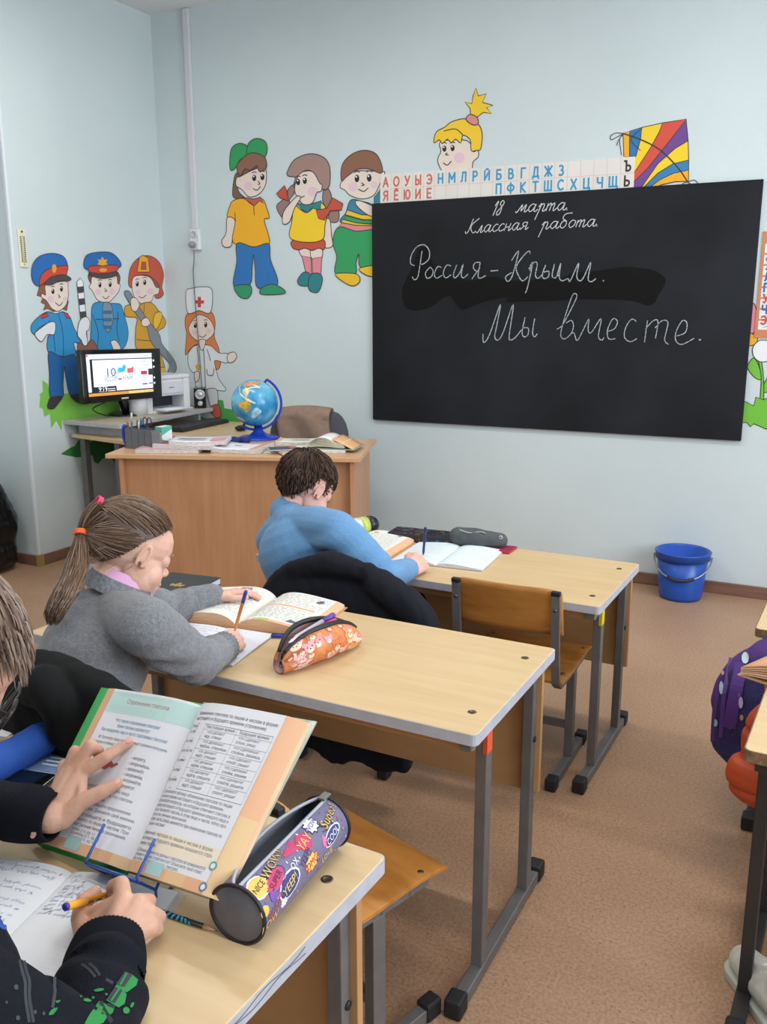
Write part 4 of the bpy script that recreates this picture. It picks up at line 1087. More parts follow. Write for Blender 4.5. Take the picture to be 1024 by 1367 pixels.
# ---- monitor
A_, B_ = on_z(112, 540, .902), on_z(217, 530, .902)
ud = (B_-A_).normalized(); nrm = V((ud.y, -ud.x, 0)).normalized(); nrm = (nrm + V((0, 0, .06))).normalized()
TLm, TRm = on_plane(106, 467, A_, nrm), on_plane(214, 465, A_, nrm)
mo = thing('computer_monitor', 'black computer monitor showing a presentation on the corner table', 'monitor', (A_+B_)/2 + V((-.03, 0, .8-.902)))
def mon(u, v, h=0): return (A_*(1-u)+B_*u)*(1-v) + (TLm*(1-u)+TRm*u)*v + nrm*h
M_BLACKG = mat('gloss_black', '#101012', rough=.2)
mb = MB(); mb.slab(lambda u, v: mon(u, v, 0), lambda u, v: mon(u, v, -.04), 6, 6); mb.build('case', M_BLACKG, mo, world=True, bevel=.006)
def sc(u, v, h=.002): return mon(.065+u*.85, .13+v*.78, h)      # screen area
def scr(mb, col, u0, v0, u1, v1, h, e=.55):
    mb.m(mat('screen_'+col.strip('#'), col, rough=.3, emit=e)); mb.add([sc(u0, v0, h), sc(u1, v0, h), sc(u1, v1, h), sc(u0, v1, h)], [(0, 1, 2, 3)], False)
mb = MB()
scr(mb, '#15161c', 0, 0, 1, 1, .001); scr(mb, '#d9dcea', .0, .1, .955, 1, .0015); scr(mb, '#c6cad8', .03, .9, .955, .99, .0018); scr(mb, '#20222c', .045, .86, .955, .885, .0018)
scr(mb, '#e8eaf6', .08, .16, .78, .86, .002); scr(mb, '#20222c', .045, .08, .08, .86, .0021); scr(mb, '#20222c', .045, .07, .4, .22, .0022); scr(mb, '#c98a3c', 0, .0, .6, .07, .0022); scr(mb, '#e0b878', .58, .0, .955, .07, .0024)
scr(mb, '#c83044', 0, .95, .025, .99, .0024); scr(mb, '#15161c', .955, 0, 1, 1, .0024)
scr(mb, '#a03848', .775, .46, .87, .55, .0024); scr(mb, '#30302e', .89, .44, .97, .6, .0026); scr(mb, '#3868b8', .79, .2, .87, .235, .0024); scr(mb, '#3868b8', .89, .21, .95, .24, .0024)
for v in (.82, .78, .7, .64, .38, .33, .28): scr(mb, '#9aa0b0', .77, v, .77+random.uniform(.08, .16), v+.012, .0024)
mb.m(mat('screen_2fa0d8', '#2fa0d8', emit=.55)); mb.add([sc(.46, .55, .0026), sc(.53, .55, .0026), sc(.56, .68, .0026), sc(.52, .75, .0026), sc(.5, .66, .0026), sc(.44, .64, .0026)], [tuple(range(6))], False)
mb.m(mat('screen_58c0e0', '#58c0e0', emit=.55)); mb.add([sc(.42, .56, .0025), sc(.5, .54, .0025), sc(.5, .66, .0025), sc(.44, .67, .0025)], [tuple(range(4))], False)
mb.m(mat('screen_e05060', '#e05060', emit=.55)); mb.add([sc(.57, .52, .0026), sc(.66, .52, .0026), sc(.67, .69, .0026), sc(.63, .64, .0026), sc(.57, .64, .0026)], [tuple(range(5))], False)
SW = (B_-A_).length*.85; SH = (TLm-A_).length*.78
def stext(s, u, v, size, col, fit=None, bold=.022):
    mb.m(mat('screen_'+col.strip('#'), col, emit=.55))
    put_text(mb, s, lambda x, y: sc(u+x/SW, v+y/SH, .003), size, bold=bold, fit=fit)
stext('10', .245, .46, .068, '#24507c', SW*.125); stext('лет', .385, .5, .026, '#24507c', SW*.09)
stext('РОССИЯ', .235, .34, .038, '#24507c', SW*.18); stext('КРЫМ', .5, .35, .038, '#24507c', SW*.14); scr(mb, '#c04058', .435, .36, .485, .4, .0026)
stext('9:19', .14, .09, .05, '#f0f0f4', SW*.12)
for v in (.15, .1): scr(mb, '#d0d2dc', .27, v, .38, v+.02, .0027)
for v in (.78, .62, .34, .2):
    scr(mb, '#c8cad4', .966, v, .99, v+.05, .0027)
mb.build('screen', None, mo, world=True)
mb = MB(); mb.m(paint('#c8c8cc')); c0 = mon(.5, .045, .001)
mb.add([mon(.46, .035, .001), mon(.55, .035, .001), mon(.55, .065, .001), mon(.46, .065, .001)], [(0, 1, 2, 3)], False); mb.build('brand_strip', None, mo, world=True)
mid = mon(.52, 0, -.02)
bs = on_z(163, 553, .80)
mb = MB(); mb.lathe([(0, 0), (.115, 0), (.115, .006), (.09, .016), (.035, .022), (0, .022)], 32, (bs.x+.04, bs.y, .80)); mb.build('base', M_BLACKG, mo, world=True)
mb = MB(); mb.bar(V((bs.x+.04, bs.y, .815)), V((mid.x-.02, mid.y, .93)), .055, .03, up=(1, 0, 0)); mb.build('stand', M_BLACKG, mo, world=True, bevel=.004)
mb = MB(); mb.tube(crom([mon(.3, .0, -.03), V((-3.8, 3.78, .86)), V((-3.82, 3.9, .81)), V((-3.85, 4.0, .804))], 6, False), .0035, 6); mb.build('cable', M_BLACKG, mo, world=True)
# ---- small speakers
def speaker(label, c, rz, w=.075, h=.13):
    t = thing('desk_speaker', label, 'speaker', c, rz, 'small black desktop speakers')
    cb_ = MB().box2((-w/2, 0, 0), (w/2, .08, h)).build('cabinet', M_BLACKG, t, bevel=.006)
    for z, r in ((h*.68, .026), (h*.25, .013)):
        MB().lathe([(r*1.25, 0), (r*1.2, .004), (r, .004), (r*.8, .002), (r*.4, .006), (0, .007)], 24, (0, 0, z), R90).build('cone', mat('speaker_silver', '#b9bcc2', rough=.3, metal=.6), cb_)
    return t
sp = on_z(271, 541, .80)
speaker('black speaker with silver cones standing right of the printer', (-3.63, 4.535, .80), math.radians(38))
speaker('black speaker half hidden behind the monitor stand', (-3.83, 4.12, .80), math.radians(50), .07, .13)
# ---- printer
pr_ = thing('printer', 'white printer behind the monitor on the corner table', 'printer', (-3.765, 4.28, .80), math.radians(90-6))
M_PRN = mat('printer_white', '#dcdde3', rough=.42)
# local: x along the table (+x = away), front faces -y
mb = MB()
mb.box2((-.19, -.10, .0), (-.12, .12, .2)); mb.box2((.14, -.10, 0), (.19, .12, .2)); mb.box2((-.12, -.095, .1), (.14, .12, .2)); mb.box2((-.12, .02, 0), (.14, .12, .1)); mb.box2((-.12, -.1, 0), (.14, .02, .018))
mb.build('body', M_PRN, pr_, bevel=.006)
MB().box2((-.192, -.102, .2), (.192, .122, .225)).build('lid', M_PRN, pr_, bevel=.008)
MB().box2((-.1, -.107, .115), (.13, -.094, .185)).build('front_door', mat('printer_door', '#d2d3da', rough=.4), pr_, bevel=.003)
MB().box2((-.11, .0, .03), (.13, .019, .095)).build('paper_slot', paint('#2c2d33'), pr_)
MB().box2((-.1, -.19, .018), (.12, -.02, .026)).build('output_tray', M_PRN, pr_, bevel=.002)
MB().box2((.01, -.1085, .148), (.05, -.1065, .153)).build('badge', paint('#6b6e78'), pr_)
mb = MB(); mb.lathe([(0, 0), (.055, 0), (.055, .1), (.05, .105), (0, .105)], 28, (-.2, -.06, 0)); mb.build('side_cover', M_PRN, pr_)
mb = MB(); mb.slab(lambda u, v: V((-.09+.19*u, -.2+.15*v, .0275+.004*v)), lambda u, v: V((-.09+.19*u, -.2+.15*v, .0262)), 2, 2)
o = mb.build('paper_stack', mat('copy_paper', '#e9eaf0', rough=.7), None); o.matrix_world = PM[pr_.name].copy(); setp(o, 'white paper sheets lying in the printer tray', 'paper')
# ---- keyboard
k0, k1 = on_z(226, 576, .722), on_z(289, 563, .722)
kb = thing('keyboard', 'black computer keyboard on the corner table under the shelf', 'keyboard', ((k0.x+k1.x)/2+.02, (k0.y+k1.y)/2, .72), math.atan2(k1.y-k0.y, k1.x-k0.x))
KL = (k1-k0).length
MB().box2((-KL/2, -.075, 0), (KL/2, .075, .018)).build('case', mat('keyboard_black', '#1d1e22', rough=.45), kb, bevel=.005)
mb = MB()
for r in range(5):
    for c_ in range(17): mb.box((-KL/2+.022+c_*(KL-.044)/16, -.056+r*.028, .021), ((KL-.05)/17.5, .022, .007))
mb.build('keys', mat('key_black', '#2c2d32', rough=.5), kb)
# ---- globe
gb = on_z(338, 587, TZ) + V((-.0, .05, 0)); gb = T(*((lambda d: (d.dot(tx), d.dot(ty)))(gb-TO)))
gb.z = TZ
gl = thing('globe', 'blue desk globe on a blue plastic stand', 'globe', gb)
M_GB = mat('globe_stand_blue', '#1c3fae', rough=.3)
gc = on_y(340, 538, gb.y)-gb; gc = V((0, 0, .2)) if abs(gc.x) > .08 else gc
GR = 31*m_per_px(gb+gc)
MB().lathe([(0, 0), (.11, 0), (.11, .006), (.095, .014), (.05, .02), (.026, .04), (.018, .075), (.018, gc.z-GR-.012), (0, gc.z-GR-.012)], 32, (0, 0, 0)).build('base', M_GB, gl)
def globe_material():
    m = bpy.data.materials.new('globe_map'); m.use_nodes = True; t = NT(m)
    tc = t.n('ShaderNodeTexCoord'); nz = t.n('ShaderNodeTexNoise', Scale=9, Detail=6); t.l(tc.outputs['Object'], nz.inputs['Vector'])
    cr = t.n('ShaderNodeValToRGB'); cr.color_ramp.elements[0].position = .4; cr.color_ramp.elements[0].color = lin('#1f86bd'); cr.color_ramp.elements[1].position = .62; cr.color_ramp.elements[1].color = lin('#6fbddd')
    t.l(nz.outputs['Fac'], cr.inputs[0]); t.l(cr.outputs[0], t.b.inputs['Base Color']); t.b.inputs['Roughness'].default_value = .25
    return m
ball = MB(); ball.ball(gc, GR, 40, m=24); ball.build('sphere', globe_material(), gl)
vr = (CAM-(gb+gc)).normalized()
def gpt(px, py, h=1.003):
    """point of the globe's surface seen at crop pixel"""
    x, y = 300+px*.08789, 500+py*.08789
    d = ray(x, y).normalized(); o_ = CAM-(gb+gc)
    b_ = o_.dot(d); q_ = b_*b_-(o_.length_squared-(GR*h)**2)
    return o_ + d*(-b_-math.sqrt(max(q_, 0))) + gc
def land(mb, col, pts, h=1.004):
    mb.m(mat('map_'+col.strip('#'), col, rough=.3, var=.25, vscale=60)); P = crom([V((x, y, 0)) for x, y in pts], 4)
    c = sum(P, V())/len(P); vs = [gpt(c.x, c.y, h)] + [gpt(c.x+(p.x-c.x)*.5, c.y+(p.y-c.y)*.5, h) for p in P] + [gpt(p.x, p.y, h) for p in P]
    n = len(P); mb.add(vs, [(0, 1+k, 1+(k+1) % n) for k in range(n)] + [(1+k, n+1+k, n+1+(k+1) % n, 1+(k+1) % n) for k in range(n)], True)
mb = MB()
land(mb, '#d8cfa0', [(230, 170), (330, 110), (470, 100), (590, 130), (690, 210), (640, 190), (520, 175), (400, 190), (300, 215), (270, 260), (330, 350), (300, 360), (230, 300), (225, 230)], 1.003)
land(mb, '#cf9468', [(280, 170), (350, 118), (470, 103), (560, 125), (500, 150), (400, 165), (320, 190)], 1.005)
land(mb, '#d9a838', [(215, 420), (270, 400), (300, 415), (335, 395), (385, 440), (400, 510), (370, 550), (320, 575), (290, 520), (225, 495)], 1.005)
land(mb, '#a4a040', [(330, 470), (385, 460), (395, 510), (350, 550), (310, 520)], 1.007)
land(mb, '#d6d0a6', [(330, 360), (400, 390), (470, 430), (440, 440), (370, 410), (310, 385)], 1.004)
land(mb, '#e0ddd0', [(190, 645), (240, 655), (320, 710), (270, 700)], 1.004)
land(mb, '#9cc8da', [(400, 640), (420, 560), (480, 500), (560, 560), (500, 620), (440, 670)], 1.003)
mb.build('land_map', None, gl)
# arc of the stand, in the plane facing the viewer
ax_s = AX_R.copy(); ax_s.z = 0; ax_s.normalize()
arc = [gc + (ax_s*math.cos(t)+V((0, 0, 1))*math.sin(t))*(GR+.016) for t in [math.radians(-118+k*6.2) for k in range(30)]]
view_h = V((AX_F.x, AX_F.y, 0)).normalized()
mb = MB(); mb.slab(lambda u, v: arc[min(29, int(round(u*29)))]*1 + (arc[min(29, int(round(u*29)))]-gc).normalized()*.007 + view_h*(v-.5)*.02,
                   lambda u, v: arc[min(29, int(round(u*29)))]*1 - (arc[min(29, int(round(u*29)))]-gc).normalized()*.004 + view_h*(v-.5)*.02, 29, 1)
arc_o = mb.build('arc', M_GB, gl)
for k in (29, 0):
    mb = MB(); mb.tube([arc[k], gc+(arc[k]-gc).normalized()*GR*.98], .006, 8); mb.build('axis_pin', M_GB, arc_o)

# ---- swivel chair with a shawl
tcx = thing('office_chair', "dark grey office chair behind the teacher's desk", 'chair', (-2.62, 4.2, 0), TA)
M_CHF = mat('chair_fabric_grey', '#4b4c54', rough=.9, bump=.4, bscale=300)
bl = Blob()
Tm = PM[tcx.name]
zt = on_y(415, 545, 4.27).z-.01
for sx in (-.14, 0, .14): bl.e(Tm @ V((sx, .06-.02*(abs(sx) > .1), zt-.17)), (.09, .035, .17), Matrix.Rotation(TA, 3, 'Z'))
for sx in (-.17, .17): bl.e(Tm @ V((sx, .04, zt-.2)), (.06, .03, .15), Matrix.Rotation(TA, 3, 'Z'))
bl.mesh('backrest', .01, 4, None, M_CHF, tcx)
bl = Blob(); bl.e(Tm @ V((0, -.2, .45)), (.22, .2, .045)); bl.mesh('seat', .012, 3, None, M_CHF, tcx)
mb = MB(); mb.tube([(0, -.2, .05), (0, -.2, .43)], .03, 14); mb.bar((0, .0, .42), (0, .08, zt-.3), .05, .02); mb.build('column', M_RUB, tcx)
for k in range(5):
    a = k*2*math.pi/5; e = V((.24*math.cos(a), -.2+.24*math.sin(a), .055))
    mb = MB(); mb.bar((0, -.2, .085), e, .035, .025); ba_ = mb.build('base_arm', M_RUB, tcx)
    MB().ball(e-V((0, 0, .03)), .025, 12).build('caster', M_RUB, ba_)
M_SHAWL = mat('brown_knit', '#8d7567', rough=.95, bump=.6, bscale=220, var=.08, vscale=30)
def shawl(u, v, off):
    # u across, v from front hem over the top of the backrest to the rear hem
    w = -.165+.29*u; s = (v-.5)*2
    if abs(s) < .22: ang = s/.22*math.pi/2; y = .055+.052*math.sin(ang); z = zt-.03+.05*math.cos(ang)
    else: y = .055+(.052 if s > 0 else -.052)+(.01*math.sin(u*9+s*3)); z = zt-.03-(abs(s)-.22)*.24
    z -= .012*(2*u-1)**2
    n_ = V((0, math.sin(min(1, max(-1, s/.22))*math.pi/2), math.cos(min(1, max(-1, s/.22))*math.pi/2)))
    return V((w+.006*math.sin(v*14), y, z))+n_*off
mb = MB(); mb.slab(lambda u, v: shawl(u, v, .008), lambda u, v: shawl(u, v, 0), 16, 40)
o = mb.build('shawl', M_SHAWL, None); o.matrix_world = Tm.copy(); setp(o, 'brown knitted shawl draped over the grey office chair back', 'shawl')

# ---- desk organiser and what is in it
q0, q1, q2 = on_z(168, 598.5, TZ), on_z(203, 602, TZ), on_z(224, 597, TZ)
hx_ = (q1-q0).normalized(); hy_ = V((-hx_.y, hx_.x, 0)); HL = (q1-q0).length; HD = .11
og = thing('desk_organiser', 'grey mesh desk organiser with pens at the desk corner', 'organiser', q0, rot=Matrix((hx_, hy_, V((0, 0, 1)))).transposed())
M_MESHG = mat('organiser_grey', '#6f7178', rough=.4, metal=.4, var=.2, vscale=30, stretch=(30, 1, 1))
for k, h_ in enumerate((.1, .1, .1, .1)):
    x0 = HL*k/4
    mb = MB(); mb.box2((x0+.001, 0, 0), (x0+HL/4-.001, .003, h_)); mb.box2((x0+.001, HD/2, 0), (x0+HL/4-.001, HD/2+.003, h_)); mb.box2((x0+.001, .003, 0), (x0+.004, HD/2, h_)); mb.box2((x0+.004, .003, 0), (x0+HL/4-.001, HD/2, .003))
    mb.build('cell', M_MESHG, og)
mb = MB(); mb.prism([(0, 0), (HD, 0), (HD, .03), (0, .085)], 0, .003, lambda x, y, h: V((HL+h, x, y))); mb.prism([(0, 0), (HD, 0), (HD, .03), (0, .06)], 0, .003, lambda x, y, h: V((HL+.055+h, x, y))); mb.box2((HL, 0, 0), (HL+.055, .003, .1)); mb.box2((HL, HD-.003, 0), (HL+.055, HD, .04))
mb.build('note_tray', mat('organiser_side', '#8c8e94', rough=.4, metal=.3), og)
mb = MB(); mb.m(mat('note_white', '#e4e6e8', rough=.7)); mb.box2((HL+.008, .02, .005), (HL+.05, .09, .115)); mb.m(paint('#58b8a0'))
mb.box2((HL+.008, .0195, .09), (HL+.05, .02, .115)); mb.add([V((HL+.0505, .02, .1155)), V((HL+.0505, .09, .1155)), V((HL+.0505, .09, .10)), V((HL+.0505, .02, .075))], [(0, 1, 2, 3)], False)
o = mb.build('note_pad', None, None); o.matrix_world = PM[og.name].copy(); setp(o, 'white and mint note block in the desk organiser', 'note pad')
OM = PM[og.name]
def pen(label, p0, p1, r, col, tipcol=None, name='pen', cat='pen', group=None, clip=False):
    t = thing(name, label, cat, p0, 0, group, rot=rot_from(z=(V(p1)-V(p0)), x=(1, 0, .01)))
    L = (V(p1)-V(p0)).length
    MB().lathe([(0, 0), (r*.3, 0), (r, .012), (r, L*.72), (r*1.02, L*.72), (r*1.02, L*.985), (r*.7, L), (0, L)], 12).build('barrel', paint(col, .35), t)
    if tipcol: MB().lathe([(r*1.12, L*.72), (r*1.12, L*.985), (r*.8, L+.0015), (0, L+.0015)], 12).build('cap', paint(tipcol, .35), t)
    return t
for k, (x, y, dx, dy, L, col, cc, lb) in enumerate([(.012, .03, .0, .01, .17, '#d8d8dc', '#d8d8dc', 'white pen standing in the organiser'), (.02, .02, -.02, .0, .14, '#c98a70', '#b86a58', 'pinkish pencil standing in the organiser'), (.05, .03, .01, .0, .14, '#8a9a6a', '#5a7a4a', 'olive pen standing in the organiser'), (.062, .02, .006, .01, .13, '#b04a5a', '#d8d8dc', 'red pen standing in the organiser'), (.075, .03, .0, .01, .15, '#3e8ac0', '#3e8ac0', 'light blue pen standing in the organiser'), (.1, .03, .02, .0, .13, '#4aa0c8', '#2a6a98', 'turquoise marker leaning in the organiser')]):
    if x < HL: pen(lb, OM @ V((x, y, .004)), OM @ V((x+dx, y+dy, L)), .0045, col, cc, group='pens in the desk organiser')
sc_ = thing('scissors', 'scissors with dark handles standing in the desk organiser', 'scissors', OM @ V((.125, .028, .0)), 0, rot=OM.to_3x3())
for s in (-1, 1):
    mb = MB(); mb.bar((s*.003, 0, .006), (s*.006, 0, .11), .008, .002, up=(0, 1, 0)); mb.build('blade', M_STEEL, sc_)
    mb = MB(); mb.tube([V((s*.014+.013*math.cos(a), 0, .135+.02*math.sin(a))) for a in [k*math.pi/8 for k in range(16)]], .003, 6, closed=True); mb.build('handle', paint('#33353c'), sc_)
stp = thing('stapler', 'dark blue stapler hooked upright on the side of the desk organiser', 'stapler', OM @ V((-.014, .02, .0)), 0, rot=OM.to_3x3())
mb = MB(); P_ = crom([(-.002, 0, .022), (-.012, 0, .05), (-.012, 0, .09), (.0, 0, .112)], 5, False); mb.tube(P_, [.008]+[.011]*(len(P_)-2)+[.007], 10); mb.build('arm', paint('#20409c', .3), stp)
MB().box2((-.006, -.01, 0), (.011, .01, .025)).build('base', paint('#1c2c60', .3), stp, bevel=.003)

# ---- papers, workbooks and small things on the teacher's desk
def booklet(label, a, b, w, d, h, rz, col, z=0, page='#cdc6c2', name='workbook', group='workbooks and magazines on the teacher desk', stripes=None, curl=0):
    c = T(a, b, z); t = thing(name, label, 'book', c, TA+rz, group)
    def up(u, v): return V(((u-.5)*w, (v-.5)*d, h-.0012+curl*(abs(2*u-1)**3)))
    mb = MB(); mb.slab(up, lambda u, v: V(((u-.5)*w, (v-.5)*d, .001)), 8, 4); mb.build('pages', mat('pages_'+page.strip('#'), page, rough=.8, var=.3, vscale=50, stretch=(1, 1, 16)), t)
    mb = MB(); mb.slab(lambda u, v: up(u, v)+V((0, 0, .0012)), lambda u, v: up(u, v), 8, 4)
    mb.m(paint(col)); mb.mi = [0]*len(mb.mi); mb.build('cover', None, t)
    mb = MB()
    for (u0, v0, u1, v1, cc) in (stripes or []):
        mb.m(paint(cc)); mb.add([up(u0, v0)+V((0, 0, .0017)), up(u1, v0)+V((0, 0, .0017)), up(u1, v1)+V((0, 0, .0017)), up(u0, v1)+V((0, 0, .0017))], [(0, 1, 2, 3)], False)
    if stripes: mb.build('print', None, t)
    return t
booklet('pinkish magazine at the bottom of the left paper pile', .28, .14, .3, .2, .017, .07, '#c9a0a4', curl=.004, stripes=[(.05, .6, .5, .9, '#b8626a'), (.55, .1, .95, .5, '#e2dcd8')])
booklet('striped newspaper-like workbook on the left paper pile', .36, .16, .29, .2, .018, -.1, '#d8c4c8', .0175, curl=.004, stripes=[(.02, .1, .3, .9, '#b4787c'), (.35, .55, .9, .85, '#8a94a4')])
booklet('white magazine with pink corner topmost on the left paper pile', .41, .18, .27, .19, .015, .14, '#d6d4dc', .0358, curl=.005, stripes=[(.7, .05, .98, .7, '#cf98a8'), (.1, .5, .6, .6, '#70747c'), (.1, .3, .6, .36, '#8a8e98')])
booklet('greyish green workbook behind the left paper pile', .27, .31, .15, .2, .012, .2, '#7d8a84')
booklet('open white leaflet with a tan page edge in front of the globe', .62, .17, .24, .21, .02, -.12, '#dfe2ea', curl=.008, stripes=[(.78, .02, .98, .98, '#d8a078'), (.3, .55, .45, .62, '#44464e')])
booklet('green paper folder under the blue passport booklet', .84, .2, .22, .2, .004, .1, '#b7c4aa')
booklet('beige notebook sticking out over the desk edge', .86, .1, .1, .16, .01, .5, '#bfa88a', .0045)
pb = booklet('dark blue passport booklet lying by the boy\'s head', .83, .12, .13, .09, .006, .35, '#3f4a66', .0165, name='passport', group=None, stripes=[(.72, .1, .98, .9, '#a8586a')])
booklet('thick open workbook lying flat at the right desk end', .98, .22, .28, .2, .012, .05, '#cfd6c8', stripes=[(.1, .2, .5, .8, '#e2e0d4')])
booklet('cream open notebook leaning behind the passport', .84, .4, .2, .14, .02, .05, '#e0ddd0', curl=.004, stripes=[(.35, .45, .8, .62, '#8a8c8e'), (.02, .05, .1, .95, '#d8b080')])
# the fanned thick book
fb = thing('textbook', 'thick open textbook with fanned pages at the right end of the teacher desk', 'book', T(1.0, .25, .013), TA-.12)
mb = MB()
for k in range(9):
    f_ = k/8
    def pg(u, v, f_=f_): return V((-.07+.2*u*(1-.05*f_), -.09+.18*v, .006+.048*math.sin(min(1, u*1.25)*math.pi*.85)*(f_*.8+.15)+.004*f_))
    mb.m(paint('#dcd6c0' if k < 8 else '#e6e4e4')); mb.slab(lambda u, v: pg(u, v)+V((0, 0, .0012)), pg, 12, 3)
mb.build('pages', None, fb)
mb = MB(); mb.m(paint('#e0ac7c')); mb.slab(lambda u, v: V((.07+.1*u, -.09+.18*v, .05-.035*u-.01*u*u)), lambda u, v: V((.07+.1*u, -.09+.18*v, .047-.035*u-.01*u*u)), 6, 3); mb.build('page_edge', None, fb)
mb = MB(); mb.m(paint('#8f9a86')); mb.box2((-.075, -.095, 0), (.18, .095, .004)); mb.build('cover', None, fb)
# red roll, blue cloth, cup of white
rr = thing('red_pencil_case', 'red rolled pencil case behind the magazines', 'pencil case', T(.2, .3, .022), TA+.5)
MB().lathe([(0, -.045), (.018, -.045), (.022, -.04), (.022, .04), (.018, .045), (0, .045)], 20, rot=Matrix.Rotation(math.pi/2, 3, 'Y')).build('body', mat('red_cloth', '#b5383e', rough=.7), rr)
bl = Blob()
for k in range(6): bl.e(T(.42+.03*k, .41+.012*math.sin(k*2), .014), (.028, .022, .015+.004*(k % 2)))
o = bl.mesh('blue_cloth', .005, 2, fold_noise(.003, 40), mat('navy_cloth', '#1f2f6e', rough=.9)); setp(o, 'crumpled dark blue cloth lying left of the globe base', 'cloth')
sg = thing('spectacles', 'pair of glasses lying between red roll and workbook', 'glasses', T(.25, .33, .004), TA)
for s in (-1, 1):
    mb = MB(); mb.tube([V((s*.022+.017*math.cos(a), 0, .016+.014*math.sin(a))) for a in [k*math.pi/7 for k in range(14)]], .0016, 6, closed=True); mb.build('rim', paint('#6a6450'), sg)
    mb = MB(); mb.tube([(s*.039, 0, .02), (s*.041, .1, .012)], .0016, 6); mb.build('temple', paint('#6a6450'), sg)
ms = on_z(344, 575, .722)
o = Blob().e(on_z(322, 571, .738), (.03, .05, .017)).mesh('computer_mouse', .004, 2, None, M_BLACKG); setp(o, 'black computer mouse behind the globe', 'mouse')
